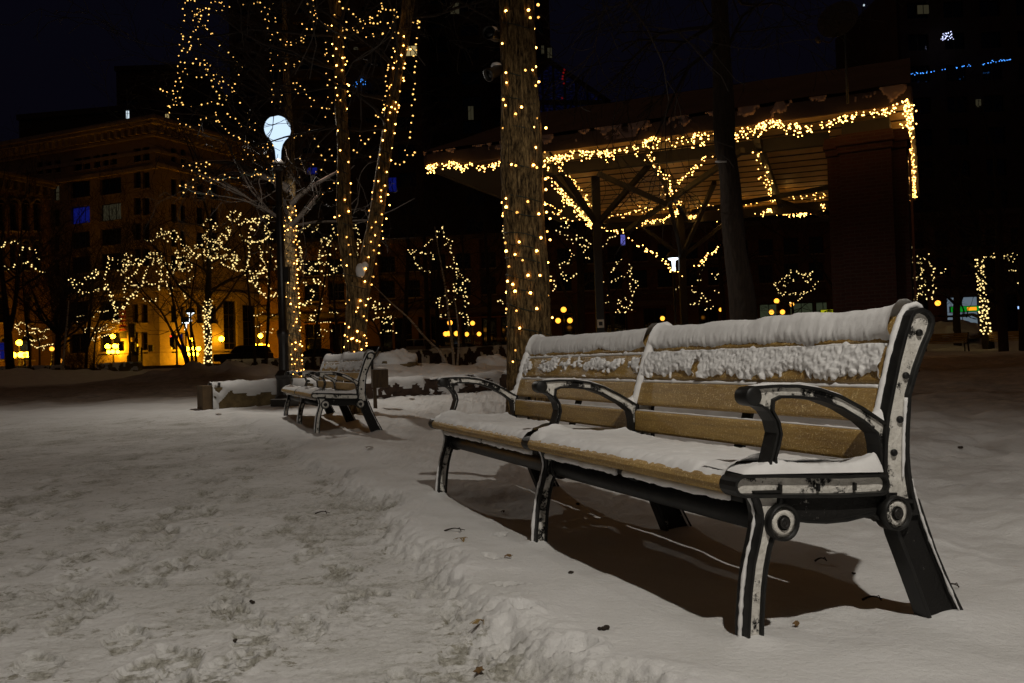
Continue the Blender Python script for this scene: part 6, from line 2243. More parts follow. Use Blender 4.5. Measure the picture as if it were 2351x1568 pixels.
# dark blocks behind
def tower(name, label, u0, u1, vtop, Y, seed, lit=(), floors=3.4, bay=3.6, mat_='dark_wall', balcony=False, slant=0.0, zbase=GZ - 1):
    p0, p1 = at(u0, 850, Y), at(u1, 850, Y + slant)
    f_ = Face(V3((p0.x, p0.y, 0)), V3((p1.x, p1.y, 0)))
    zt_ = at((u0 + u1) / 2, vtop, Y).z
    t = thing(name, label, 'building', (0, 0, 0))
    rects = []
    nb_ = max(2, int(f_.L / bay))
    nf = int((zt_ - zbase - 6) / floors)
    for j in range(nf):
        for i in range(nb_):
            s = (i + .22) * f_.L / nb_
            z = zbase + 5 + j * floors
            rects.append((s, z, s + .56 * f_.L / nb_, z + floors * .52))
    a = MB()
    facade(a, f_.o, f_.d, f_.L, zbase, zt_, rects, .3)
    M4 = Matrix.Translation(f_.o) @ Matrix((f_.d, f_.n, V3((0, 0, 1)))).transposed().to_4x4()
    a.box((0, -18, zbase), (f_.L, -.6, zt_ - .01), 0, M4)
    a.box((-.2, -.4, zt_), (f_.L + .2, .3, zt_ + .8), 0, M4)
    if balcony:
        for j in range(nf):
            for i in range(0, nb_, 2):
                z = zbase + 5 + j * floors
                s = (i + .1) * f_.L / nb_
                a.box((s, .004, z - .3), (s + .8 * f_.L / nb_, 1.1, z - .12), 0, M4)
                a.box((s, 1.02, z - .12), (s + .8 * f_.L / nb_, 1.06, z + .8), 0, M4)
    a.build('wall', M[mat_], t)
    first = None
    rects.sort(key=lambda r: r[1])
    for s0, z0, s1, z1 in rects[:100]:
        if first is None:
            a = MB()
            a.box((0, -.30, 0), (s1 - s0, -.27, z1 - z0), 0)
            a.box(((s1 - s0) * .48, -.26, .02), ((s1 - s0) * .52, -.22, z1 - z0 - .02), 1)
            first = a.build('window', [M['glass'], M['wframe']], t)
            o_ = first
        else:
            o_ = first.copy()
            COL.objects.link(o_)
        o_.matrix_local = M4 @ Matrix.Translation((s0, 0, z0))
    if len(rects) > 100:
        a = MB()
        for s0, z0, s1, z1 in rects[100:]:
            a.box((s0, -.30, z0), (s1, -.27, z1), 0, M4)
        tag(a.build('window', M['glass'], t), kind='stuff')
    for (uu0, vv0, uu1, vv1, g) in lit:
        r = f_.rect(uu0, vv0, uu1, vv1)
        q = MB()
        q.box((r[0], .02, r[1]), (r[2], .05, r[3]), 0, M4)
        q.box((r[0] - .08, .006, r[1] - .08), (r[2] + .08, .02, r[3] + .08), 1, M4)
        w = (r[2] - r[0])
        q.box((r[0] + w * .47, .05, r[1]), (r[0] + w * .53, .07, r[3]), 1, M4)
        q.build('window', [M[g], M['wframe']], t)
    return t, f_, M4


tower('dark_block', 'dark office block behind the tan corner building with one bright window', 55, 560, 268, 130, 1, ((290, 254, 297, 277, 'win_white'), (264, 250, 270, 257, 'win_dim'), (380, 262, 388, 272, 'win_warm')), slant=-6)
tower('dark_block', 'taller unlit block rising behind the dark office block', 282, 470, 160, 150, 2, ((404, 236, 412, 243, 'win_white'),))
tw = tower('apartment_tower', 'dark brown apartment tower with balconies behind the forked tree', 545, 985, -60, 105, 3, ((812, 108, 842, 114, 'win_dim'), (928, 106, 957, 128, 'win_warm'), (893, 408, 910, 440, 'win_blue'), (705, 385, 728, 400, 'win_blue')), balcony=True)
tower('apartment_tower', 'dark apartment tower between forked tree and thick wrapped trunk', 990, 1288, -80, 120, 4, ((1075, 244, 1087, 275, 'win_dim'), (1034, 7, 1054, 32, 'win_dim'), (1243, 105, 1249, 124, 'win_dim'), (1257, 110, 1267, 133, 'win_dim')), balcony=True)
tower('apartment_tower', 'dark apartment tower at the right behind the pavilion', 2098, 2520, -60, 92, 5, ((2106, 12, 2132, 32, 'win_dim'), (2240, 228, 2252, 246, 'win_dim')), balcony=False)
tower('dark_block', 'low dark block behind the pavilion roof', 1290, 2096, 430, 125, 6)

# blue string on a balcony, white cluster and small blue window tree
far_string('straight string of blue lights on a tower balcony at the top right', "1172,540 1240,535 1350,518|1405,512 1440,505|1500,492 1570,485 1630,472|1700,465 1780,450 1850,440 1910,432|1840,445 1910,438", .31475, 1722, 0, 90, .075, 15, 31, 2, 'bulb_blue', .1)
M['bulb_ice'] = emit('ice_white_bulb', (.6, .65, 1.0), 2.2, False)
far_string('bright tangle of icy white lights on a tower balcony at the top right', "1400,265 1440,240 1470,245 1450,270 1410,285 1405,270|1400,290 1430,275 1450,285|1420,250 1440,265|1465,250 1480,280", .31475, 1722, 0, 90, .08, 9, 32, 3, 'bulb_ice', .1)
far_string('small pyramid of blue lights in a tower window', "895,1143 930,1148|925,1110 965,1070 995,1010|985,1135 1045,1120|965,1110 1000,1040|1000,1060 1040,1085", .17202, 660, 0, 104, .06, 16, 33, 3, 'bulb_blue', .1)
# star light at the very top right
p = at(1983, 12, 80)
a = MB()
a.ball((0, 0, 0), .10, 0, 10)
a.tube([(0, 0, 0), (0, 0, -.6)], .03, 6, 1)
tag(a.build('rooftop_lamp', [M['win_white'], M['steel_dark']]), 'single bright white lamp high above the satellite dish', 'lamp').location = p

# glass atrium lit blue
ga = thing('glass_atrium', 'gabled glass roof glowing faintly blue above the pavilion', 'building', (0, 0, 0))
q0, q1, q2 = at(1170, 236, 100), at(1400, 236, 100), at(1262, 142, 100)
m = NT('blue_lit_glass')
w = m.noise(2.5, 4, .7, (1, 1, 2.5))
e = m.n('ShaderNodeEmission', Strength=1.0)
m.l(m.ramp(w, [(.5, (.0004, .0004, .002)), (.75, (.005, .006, .034))]), e.inputs['Color'])
m.l(e.outputs[0], m.out.inputs[0])
m.mat.cycles.emission_sampling = 'NONE'
zl = at(1300, 420, 100).z
a = MB()
a.add([V3((q0.x, q0.y, zl)), V3((q1.x, q1.y, zl)), q1, q2, q0], [(0, 1, 2, 3, 4)])
fr5 = (V3((q0.x, q0.y, zl)), V3((q1.x, q1.y, zl)), q1, q2, q0)
a.v = []
a.f, a.m, a.s = [], [], []
a.add(list(fr5) + [p_ + V3((0, 8, 0)) for p_ in fr5], [(0, 1, 2, 3, 4), (9, 8, 7, 6, 5)] + [(i, 5 + i, 5 + (i + 1) % 5, (i + 1) % 5) for i in range(5)])
a.build('glass', m.mat, ga)
a = MB()
for s, e_ in ((q0, q2), (q2, q1), (q0, q1), (V3((q0.x, q0.y, zl)), q0), (V3((q1.x, q1.y, zl)), q1)): a.beam(s, e_, .5, .5)
for i in range(1, 9):
    x = lerp(q0, q1, i / 9)
    top = lerp(q0, q2, min(1, i / 9 / .4)) if i / 9 < .4 else lerp(q2, q1, (i / 9 - .4) / .6)
    a.beam(V3((x.x, x.y - .1, zl)), V3((x.x, x.y - .1, top.z)), .25, .25)
for i in range(1, 6):
    zz = zl + (q0.z - zl) * i / 6
    a.beam(V3((q0.x, q0.y - .12, zz)), V3((q1.x, q1.y - .12, zz)), .2, .2)
for s in (0, 1): a.beam(lerp(q0, q1, .2 + .3 * s) + V3((0, -.15, -3)), lerp(q0, q1, .45 + .3 * s) + V3((0, -.15, 3)), .2, .2)
a.build('frame', M['steel_dark'], ga)
a = MB()
for v in (175, 182, 190, 196, 206, 240): a.ball(at(1290 + random.uniform(-4, 6), v - 15, 99.5), .12, 0, 6)
a.build('red_sign', emit('red_sign_glow', (1, .03, .03), .12, False), ga)

# brown shopfront building across the street
s0_ = at(600, 850, 98)
s1_ = at(2480, 850, 88)
fs_ = Face(V3((s0_.x, s0_.y, 0)), V3((s1_.x, s1_.y, 0)))
sb = thing('shop_building', 'long brown brick building with dark shop windows across the street', 'building', (0, 0, 0))
zs_ = fs_.sz(1500, 520)[1]
wins = []
u = 640
i = 0
zfl = lambda v: fs_.sz(1500, v)[1]
while u < 2400:
    for v0, v1 in ((560, 598), (618, 660)):
        r = fs_.rect(u, v0, u + 34, v1)
        wins.append((r[0], zfl(v1), r[2], zfl(v0), 'glass', (2, 2)))
    u += 58
    i += 1
shop = []
for u0, u1, g in ((660, 690, 'glass'), (700, 735, 'glass'), (760, 800, 'glass'), (860, 900, 'glass'), (905, 945, 'glass'), (960, 1000, 'glass'), (1006, 1050, 'glass'), (1058, 1080, 'glass'), (1095, 1140, 'glass'), (1150, 1172, 'glass'), (1290, 1340, 'glass'), (1390, 1450, 'glass'), (1478, 1530, 'glass'), (1605, 1650, 'glass'), (1680, 1740, 'glass'), (1745, 1790, 'win_shop'), (1815, 1870, 'win_shop'), (1875, 1910, 'win_shop'), (2100, 2140, 'glass'), (2176, 2250, 'win_pale'), (2290, 2340, 'glass')):
    r = fs_.rect(u0, 705, u1, 772)
    shop.append((r[0], GZ + .9, r[2], zfl(707), g, (2, 2)))
M['win_shop'] = emit('shop_window_glow', (.45, .55, .30), .05, False)
M['win_pale'] = emit('pale_shop_glow', (.45, .60, .75), .22, False)
a = MB()
facade(a, fs_.o, fs_.d, fs_.L, GZ - 1, zs_, [w[:4] for w in wins + shop], .4)
Ms = Matrix.Translation(fs_.o) @ Matrix((fs_.d, fs_.n, V3((0, 0, 1)))).transposed().to_4x4()
k = 0
uu = 632
while uu < 2400:
    s = fs_.sz(uu, 700)[0]
    a.box((s - .45, -.02, GZ - 1), (s + .45, .35, zs_ - .5), 0, Ms)
    uu += 116
uv_box(a.build('wall', M['brick_brown'], sb))
for w in wins + shop: window(sb, fs_.o, fs_.d, w[:4], .36, w[4], w[5], .10)
a = MB()
for zz, hh, dp in ((zfl(703), .6, .55), (zfl(612), .3, .25), (zs_ - .5, .5, .8), (zfl(676), .35, .3)):
    a.box((0, -.05, zz), (fs_.L, dp, zz + hh), 0, Ms)
a.build('cornice', M['brick_brown'], sb)
a = MB()
k = 0
for u0, u1 in ((1010, 1170), (1290, 1460), (700, 830)):
    sA, sB = fs_.sz(u0, 720)[0], fs_.sz(u1, 720)[0]
    a.box((sA, .36, zfl(716)), (sB, 1.5, zfl(716) + .12), 0, Ms)
a.build('awning', simple('awning_rust', (.22, .09, .04), .7), sb)
mt = simple('shop_lettering', (.45, .40, .28), .6)
for s, u, v, sz_ in (('bistro', 955, 790, .42), ('bar', 998, 788, .42), ('bar', 1030, 788, .42), ('bottle shop', 1066 + 16, 787, .5), ('bistro', 1146, 777, .42), ('bakery', 1182, 777, .42)):
    q = fs_.sz(u, v)
    text(sb, s, sz_, Ms @ Matrix.Translation((q[0], .40, q[1])) @ Matrix.Rotation(math.pi, 4, 'Z') @ RX @ Matrix.Diagonal((1, 1, 1, 1)) if False else Matrix.Translation(fs_.o + fs_.d * q[0] + fs_.n * .45 + V3((0, 0, q[1]))) @ Matrix.Rotation(math.atan2(fs_.d.y, fs_.d.x), 4, 'Z') @ RX, mt)


def shop_sign(name, label, u0, v0, u1, v1, c, strength, extra=None):
    r = fs_.rect(u0, v0, u1, v1)
    t = thing(name, label, 'sign', (0, 0, 0))
    a = MB()
    a.box((r[0], .37, r[1]), (r[2], .70, r[3]), 0, Ms)
    a.build('sign_box', M['steel_dark'], t)
    a = MB()
    a.box((r[0] + .05, .70, r[1] + .05), (r[2] - .05, .715, r[3] - .05), 0, Ms)
    a.build('panel', emit(name + '_glow', c, strength, False), t)
    if extra: extra(t, r)


def swirl(t, r):
    q = MB()
    c = V3((r[2] - 1.0, .75, (r[1] + r[3]) / 2))
    pts = [Ms @ (c + V3((.55 * math.cos(x) * (1 - x / 14), 0, .28 * math.sin(x) * (1 - x / 14)))) for x in [i * .4 for i in range(24)]]
    q.tube(pts, .06, 6)
    q.build('emblem', M['steel_dark'], t)


def amber(t, r):
    q = MB()
    w = r[2] - r[0]
    q.box((r[0] + w * .50, .72, r[1] + .15), (r[0] + w * .78, .74, r[3] - .15), 0, Ms)
    q.build('amber_panel', emit('amber_panel_glow', (1, .30, .01), 1.4, False), t)


shop_sign('lit_sign', 'bright yellow lit shop sign with a dark swirl left of the brick pillar', 1880, 711, 1922, 727, (.75, .75, .02), .55, swirl)
shop_sign('lit_sign', 'green lit shop sign with an amber panel behind the right trunks', 2176, 703, 2252, 717, (.01, .45, .03), .45, amber)
shop_sign('lit_sign', 'small bluish white lit sign at the right edge', 2328, 703, 2342, 711, (.35, .55, 1.0), 1.6)
shop_sign('lit_sign', 'small yellow lit sign at the left of the thick wrapped trunk', 1160, 789, 1175, 798, (1, .75, .02), 1.0)
shop_sign('lit_sign', 'violet lit upright sign under the back beam of the pavilion', 1424, 540, 1436, 566, (.25, .25, 1.0), .5)

# ------------------------------------------------------------------ street with kerbs
a = MB()
a.box((-90, 66, -.2), (90, 84, GZ + .02))
st = tag(a.build('street', M['asphalt']), 'dark street beyond the park', 'street', kind='structure')
a = MB()
a.box((-90, 84, -.2), (90, 130, GZ + .15))
tag(a.build('pavement', M['snow_far']), 'snowy pavement in front of the buildings', 'pavement', kind='structure')
a = MB()
a.box((-90, 65.7, -.2), (90, 66, GZ + .14))
tag(a.build('kerb', M['concrete']), 'stone kerb along the street', 'kerb', kind='structure')

# ------------------------------------------------------------------ globe cluster lamps, white park lamps, signals
SL = 'globe cluster street lamps'


def globe_lamp(label, u, v, Y, arms=5, tier2=False, r=.23, dim=False, scale=1.0, wall=False):
    p = at(u, v, Y)
    zb_ = GZ + .1 if Y > 64 else ZG(p.x, p.y)
    t = thing('globe_lamp', label, 'street lamp', (p.x, p.y, zb_), 0, SL)
    Ht = p.z - zb_
    a = MB()
    if not wall:
        a.lathe([(.22, 0), (.20, .35), (.12, .5), (.085, .8), (.07, Ht - 1.1), (.10, Ht - 1.05), (.06, Ht - .9), (.05, Ht - r), (.09, Ht - r + .04)], 14)
    else:
        a.tube([(0, .6, Ht - r - .25), (0, .15, Ht - r - .2), (0, 0, Ht - r - .02)], .04, 8)
        a.lathe([(.07, Ht - r - .05), (.10, Ht - r + .03)], 12)
    for k in range(arms):
        an = 2 * math.pi * k / arms + .35
        d = V3((math.cos(an), math.sin(an), 0))
        a.tube([V3((0, 0, Ht - 1.25)), d * .3 + V3((0, 0, Ht - 1.4)), d * .55 + V3((0, 0, Ht - 1.3)), d * .62 + V3((0, 0, Ht - 1.05 - r))], .03, 6)
    a.build('pole', M['pole'], t)
    mg = M['sodium_dim'] if dim else M['sodium']
    hs = [(V3((0, 0, Ht)), r)]
    for k in range(arms):
        an = 2 * math.pi * k / arms + .35
        hs.append((V3((.62 * math.cos(an), .62 * math.sin(an), Ht - 1.05)), r * .95))
    if tier2:
        for k in range(3):
            an = 2 * math.pi * k / 3 + .9
            hs.append((V3((.5 * math.cos(an), .5 * math.sin(an), Ht - 1.62)), r * .8))
    for c, rr in hs:
        b = MB()
        b.lathe([(max(1e-6, rr * math.sin(math.pi * i / 8)), -rr * math.cos(math.pi * i / 8)) for i in range(9)], 14, 0, c)
        b.build('globe', mg, t)
    return t


globe_lamp('globe cluster lamp with two tiers before the yellow lit wall', 259, 772, 91.3, 5, True, .25)
globe_lamp('globe cluster lamp in front of the arched doorway at the left', 44, 787, 76, 5, False, .25)
globe_lamp('globe cluster lamp half hidden by the leaning dark stems', 441, 778, 92, 5, True, .24)
globe_lamp('globe cluster lamp just left of the tall lamp pole', 598, 771, 92, 4, True, .24)
globe_lamp('wall lamp on the tan building between pale lit trunk and lamp pole', 508, 778, 96.5, 0, False, .30, wall=True)
globe_lamp('small globe lamp low at the left before the arched doorway', 57, 815, 74, 0, False, .16, True)
globe_lamp('paired amber lamp beside the dark wide forked tree', 119, 801, 76, 1, False, .2, True)
globe_lamp('globe lamp with three globes behind the white birch pair', 1033, 741, 84, 3, False, .25, True)
globe_lamp('single globe lamp right of the white birch pair', 1085, 742, 84, 2, False, .22, True)
globe_lamp('tall globe lamp right of the thick wrapped trunk', 1294, 711, 84, 2, False, .27, True)
globe_lamp('globe lamp seen over the bench left of the second pavilion post', 1521, 731, 82, 2, False, .22, True)
globe_lamp('single globe lamp right of the pale trunk by the unlit trunk', 1655, 711, 84, 0, False, .19, True)
globe_lamp('globe lamp cluster left of the hat shaped light string', 1783, 691, 82, 2, False, .24, True)
globe_lamp('single globe lamp under the hat shaped light string', 1818, 699, 80, 0, False, .2, True)
globe_lamp('wall lamp at the right between brick pillar and green sign', 2153, 696, 86, 0, False, .27, True, wall=True)

PL = 'white park lamps'


def park_lamp(label, u, v, Y):
    p = at(u, v, Y)
    zb_ = ZG(p.x, p.y)
    H_ = p.z - zb_
    t = thing('park_lamp', label, 'street lamp', (p.x, p.y, zb_), 0, PL)
    a = MB()
    a.lathe([(.11, -.1), (.11, .4), (.05, .5), (.045, H_ - .55), (.07, H_ - .5), (.06, H_ - .45)], 12)
    a.build('pole', M['pole'], t)
    a = MB()
    a.lathe([(.27, H_ + .02), (.26, H_ + .10), (.20, H_ + .22), (.08, H_ + .28), (.03, H_ + .34), (0, H_ + .35)], 18)
    a.build('cap', M['steel_dark'], t)
    a = MB()
    a.lathe([(.20, H_ + .018), (.17, H_ - .03), (.07, H_ - .07), (.055, H_ - .30), (.075, H_ - .42), (.05, H_ - .45)], 16)
    a.build('lamp_shade', M['led'], t)


park_lamp('white park lamp with dark cap standing before the second pavilion post', 1546, 594, 32)
park_lamp('higher white park lamp among the leaning dark stems', 437, 719, 46)
park_lamp('lower white park lamp among the leaning dark stems', 426, 741, 52)


def signal(label, u, v, Y, vb, heads, red=None):
    p = at(u, v, Y)
    t = thing('traffic_signal', label, 'traffic signal', (p.x, p.y, GZ + .1), 0, 'traffic signals at the crossing')
    H_ = p.z - GZ
    a = MB()
    a.tube([(0, 0, 0), (0, 0, H_)], .09, 10)
    a.build('pole', M['pole'], t)
    for dx, dz, hh in heads:
        a = MB()
        a.box((dx - .2, -.22, H_ + dz - hh), (dx + .2, .1, H_ + dz))
        for k in range(3):
            zz = H_ + dz - hh * (k + .5) / 3
            a.tube([(dx, -.22, zz), (dx, -.44, zz - .03)], .13, 10, 0, True)
        a.build('signal_head', M['steel_dark'], t, .03)
    if red:
        a = MB()
        a.ball((red[0], -.45, H_ + red[1]), .09, 0, 8)
        a.build('lens', emit('signal_lens', red[2], 2.0, False), t)


signal('traffic signal with stacked heads before the yellow lit wall', 517 * .574, 745, 80, 840, ((.35, 0, 1.3), (-.75, -1.6, .9), (.35, -1.7, .9)))
signal('traffic signal right of the stacked signal before the tan corner', 325, 800, 82, 838, ((.9, .2, .6), (-.4, .1, .6)))
signal('traffic signal behind the leaning dark stems', 405, 772, 80, 838, ((-.35, 0, 1.0),), (-.35, -.1, (1, .05, .02)))


# flag, door sign, utility cabinet, post box
def cabinet(label, u, v, Y, w, h, name='utility_cabinet', m_='steel_dark'):
    p = at(u, v, Y)
    t = thing(name, label, 'cabinet', (p.x, p.y, GZ + .1))
    a = MB()
    a.box((-w / 2, -.35, 0), (w / 2, .35, h))
    a.lathe([(w * .5, 0), (w * .42, w * .2), (w * .2, w * .32), (0, w * .35)], 16, 0, (0, 0, h), True, Matrix.Diagonal((1, .7, 1, 1)))
    a.build('housing', M[m_], t, .05)
    a = MB()
    a.box((-w * .4, -.37, .15), (w * .4, -.352, h * .9))
    a.build('door', M['fascia'], t, .01)


cabinet('rounded dark utility cabinet at the foot of the yellow lit wall', 308, 846, 81, 1.05, 1.15)

# ------------------------------------------------------------------ cars in the street
def car(label, u, v, Y, L, Hc, col, kind, flip=1, group='cars parked along the street', lit=None):
    p = at(u, v, Y)
    t = thing('parked_car', label, 'car', (p.x, p.y, GZ + .02), 0.0, group)
    if kind == 'suv':
        body = [(0, .35), (0, .95), (.06, 1.02), (.30, 1.06), (.985, .98), (1, .85), (1, .4), (.97, .33), (.03, .33)]
        roof = [(.02, 1.03), (.09, 1.62), (.14, 1.68), (.50, 1.68), (.60, 1.60), (.72, 1.04)]
        side = [[(.075, 1.10), (.125, 1.56), (.24, 1.58), (.25, 1.10)], [(.27, 1.10), (.27, 1.58), (.43, 1.58), (.44, 1.10)], [(.46, 1.10), (.45, 1.58), (.52, 1.57), (.585, 1.5), (.68, 1.10)]]
    elif kind == 'van':
        body = [(0, .32), (0, .9), (.02, 1.0), (.97, .86), (1, .7), (1, .4), (.97, .3), (.02, .3)]
        roof = [(.01, .98), (.05, 1.66), (.10, 1.74), (.56, 1.74), (.70, 1.58), (.90, .92)]
        side = [[(.06, 1.08), (.09, 1.60), (.30, 1.62), (.30, 1.08)], [(.32, 1.08), (.32, 1.62), (.54, 1.62), (.55, 1.08)], [(.57, 1.08), (.56, 1.62), (.67, 1.52), (.80, 1.06)]]
    else:
        body = [(0, .35), (0, .8), (.05, .9), (.97, .85), (1, .7), (1, .38), (.96, .28), (.03, .28)]
        roof = [(.10, .88), (.24, 1.34), (.32, 1.42), (.54, 1.42), (.62, 1.36), (.76, .88)]
        side = [[(.17, .95), (.26, 1.30), (.41, 1.34), (.42, .95)], [(.44, .95), (.43, 1.34), (.57, 1.33), (.68, .95)]]
    W = 1.75
    k = Hc / 1.7
    X = lambda f: (f - .5) * L * flip
    T = lambda pr: [(X(x), z * k) for x, z in pr]
    Mr = Matrix.Rotation(-math.pi / 2, 4, 'Z')

    def ext(pr, y0, y1, inset=0.0, mi=0, mb=None):
        pts = T(pr)
        n = len(pts)
        cx = sum(q[0] for q in pts) / n
        vs = [(x, y0, z) for x, z in pts] + [(x, y1, z) for x, z in pts]
        mb.add(vs, [tuple(range(n)), tuple(range(2 * n - 1, n - 1, -1))] + [(i, n + i, n + (i + 1) % n, (i + 1) % n) for i in range(n)], mi)
    paint = simple('car_paint_' + kind, col, .3, .08, 2, .02, 20, .001, .2)
    a = MB()
    ext(body, -W / 2, W / 2, 0, 0, a)
    ext(roof, -W / 2 + .10, W / 2 - .10, 0, 0, a)
    a.build('body', paint, t, .05)
    for sd in side:
        a = MB()
        ext(sd, -W / 2 + .085, -W / 2 + .097, 0, 0, a)
        a.build('window', M['glass'], t)
    for xf in (.19, .80):
        a = MB()
        a.lathe([(.15, -.11), (.31, -.12), (.345, -.08), (.345, .08), (.31, .12)], 20, 0, (X(xf), -W / 2 + .10, .345), True, Matrix.Rotation(math.pi / 2, 4, 'X'))
        w_ = a.build('wheel', M['asphalt'], t)
        a = MB()
        a.lathe([(0, .125), (.05, .13), (.20, .124), (.21, .10)], 14, 0, (X(xf), -W / 2 + .10, .345), True, Matrix.Rotation(math.pi / 2, 4, 'X'))
        a.build('rim', M['pole'], w_)
    a = MB()
    a.box((X(0) - .02, -W / 2 + .02, .75 * k), (X(0) + .02, -W / 2 + .2, .95 * k))
    a.build('tail_light', simple('tail_lens', (.25, .01, .01), .3), t)
    a = MB()
    a.box((X(1) - .02, -W / 2 + .05, .62 * k), (X(1) + .02, -W / 2 + .35, .75 * k))
    a.build('headlight', emit('headlight_glow', (1, .6, .1), 1.5, False) if lit else M['trim'], t)
    return t


car('silver sport utility car seen between two dark trunks', 984, 840, 74, 4.6, 1.72, (.42, .34, .24), 'suv')
car('dark sedan just right of the forked tree trunk', 868, 840, 73, 4.5, 1.45, (.03, .02, .016), 'sedan')
car('dark car parked below the wall lamp left of the lamp pole', 560, 842, 74, 4.6, 1.65, (.02, .018, .015), 'suv', -1)
car('dark sedan behind the white birch pair', 1075, 838, 74, 4.5, 1.45, (.03, .022, .018), 'sedan')
car('dark sedan partly behind the thick wrapped trunk', 1150, 832, 73, 4.5, 1.5, (.014, .012, .010), 'sedan')
car('dark brown minivan behind the forked trunk at the right', 2190, 790, 74, 4.9, 1.85, (.10, .05, .028), 'van')
car('dark sedan with amber light left of the forked tree trunk', 740, 842, 76, 4.4, 1.45, (.02, .016, .013), 'sedan', 1, lit=True)

# iron railing in front of the shops
rl = thing('railing', 'black iron railing in front of the shop windows right of the forked tree', 'railing', (0, 0, 0))
a = MB()
pa, pb = at(846, 818, 82), at(958, 815, 82)
for zz in (GZ + .25, GZ + 1.1): a.beam(V3((pa.x, pa.y, zz)), V3((pb.x, pb.y, zz)), .06, .05)
n = 40
for i in range(n + 1):
    q = lerp(pa, pb, i / n)
    a.beam(V3((q.x, q.y, GZ + .1)), V3((q.x, q.y, GZ + 1.1)), .03, .03)
a.build('bars', M['steel_dark'], rl)

# far benches at the right, seen from behind
fb = []
for lab, u, v, Y, ang in (('distant dark bench between front bench and mossy boulder', 2166, 806, 39, 2.95), ('distant dark bench at the right picture edge', 2330, 797, 39, 2.2)):
    p = at(u, v, Y)
    t = thing('park_bench', lab, 'bench', (p.x, p.y, ZG(p.x, p.y)), 0, 'park benches')
    S = 1.0
    for k in range(2):
        a = MB()
        x = (k - .5) * 1.75
        a.tube([(x, .62, 0), (x, .50, .38), (x, .46, .45), (x, .52, .65), (x, .60, .86)], .032, 8)
        a.tube([(x, .04, 0), (x, .06, .36), (x, .10, .40), (x, .46, .40)], .03, 8)
        a.tube([(x, .04, .40), (x, .02, .60), (x, .2, .64), (x, .50, .56)], .022, 8)
        a.build('end_frame', M['iron'], t)
    a = MB()
    for z, y in ((.50, .47), (.60, .49), (.70, .525), (.80, .57)):
        a.box((-.86, y, z - .04), (.86, y + .03, z + .042))
    a.build('backrest', M['slat'], t)
    a = MB()
    for y in (.05, .15, .25, .35): a.box((-.86, y, .40), (.86, y + .085, .43))
    a.build('seat', M['slat'], t)
    a = MB()
    a.lathe([(.001, .04), (.06, .03), (.09, 0)], 8, 0, (0, .22, .43), True, Matrix.Diagonal((10, 2.2, 1, 1)))
    a.build('snow_cover', M['snow_far'], t)
    t.rotation_euler = (0, 0, ang)

# shrubs in front of the left bank
rng = random.Random(77)
for i, (u, v) in enumerate(((186, 852), (168, 846), (205, 851))):
    p = at(u, v, 41)
    t = thing('shrub', ('leafless bushy shrub before the left snow bank', 'leafless shrub left of the bushy one by the snow bank', 'leafless shrub right of the bushy one by the low wall end')[i], 'shrub', (p.x, p.y, ZG(p.x, p.y) - .05), 0, 'leafless shrubs by the left snow bank')
    a = MB()
    for k in range(26):
        an = rng.uniform(0, 6.28)
        branchy(a, (rng.gauss(0, .12), rng.gauss(0, .12), 0), (math.cos(an) * .5, math.sin(an) * .5, 1), rng.uniform(.6, 1.1), .012, 2, rng, .05, 4, .6, (2, 3), .2, .005)
    a.build('stems', M['twig'], t)

# ------------------------------------------------------------------ litter on the snow
def litter(name, cat, label, u, v, kind, s, group='bits of litter on the snow'):
    p = hit(u, v)
    rng = random.Random(int(u * 13 + v))
    a = MB()
    if kind == 'twig':
        pts = [(-s, 0, .004), (-s * .4, s * .1, .012), (s * .2, -s * .05, .016), (s, s * .25, .006)]
        a.tube(curve_pts([V3(q) for q in pts], 4), [.0035 * (1.2 - i / 16) for i in range(13)], 6)
        a.tube([(s * .3, 0, .014), (s * .6, -s * .2, .02), (s * .8, -s * .4, .006)], .002, 5)
        mt_ = M['debris']
    elif kind == 'stalks':
        for k in range(9):
            an = rng.uniform(-1.2, 1.2)
            a.tube(curve_pts([V3((-s * .6, 0, 0)), V3((-s * .1, s * .3 * an, s * .35)), V3((s * .7, s * .75 * an, .004))], 3), .0011, 4)
        mt_ = M['straw']
    elif kind == 'leaf':
        n = 12
        vs = [(0, 0, .012 + .006)] + [(s * math.cos(2 * math.pi * i / n) * (1 + .4 * (i % 2)), s * .7 * math.sin(2 * math.pi * i / n) * (1 + .4 * (i % 2)), .004 + .012 * rng.random()) for i in range(n)]
        a.add(vs, [(0, 1 + i, 1 + (i + 1) % n) for i in range(n)])
        a.tube([(s * .5, 0, .006), (s * 1.7, s * .3, .012)], .0012, 4)
        mt_ = M['leaf']
    else:
        for k in range(3):
            a.ball((rng.gauss(0, s * .5), rng.gauss(0, s * .5), s * .3), s * rng.uniform(.4, .8), 0, 7, .7)
        mt_ = M['debris']
    o = a.build(name, mt_)
    o.location = p
    o.rotation_euler = (0, 0, rng.uniform(0, 6.28) if kind != 'twig' else -.2)
    tag(o, label, cat, group)


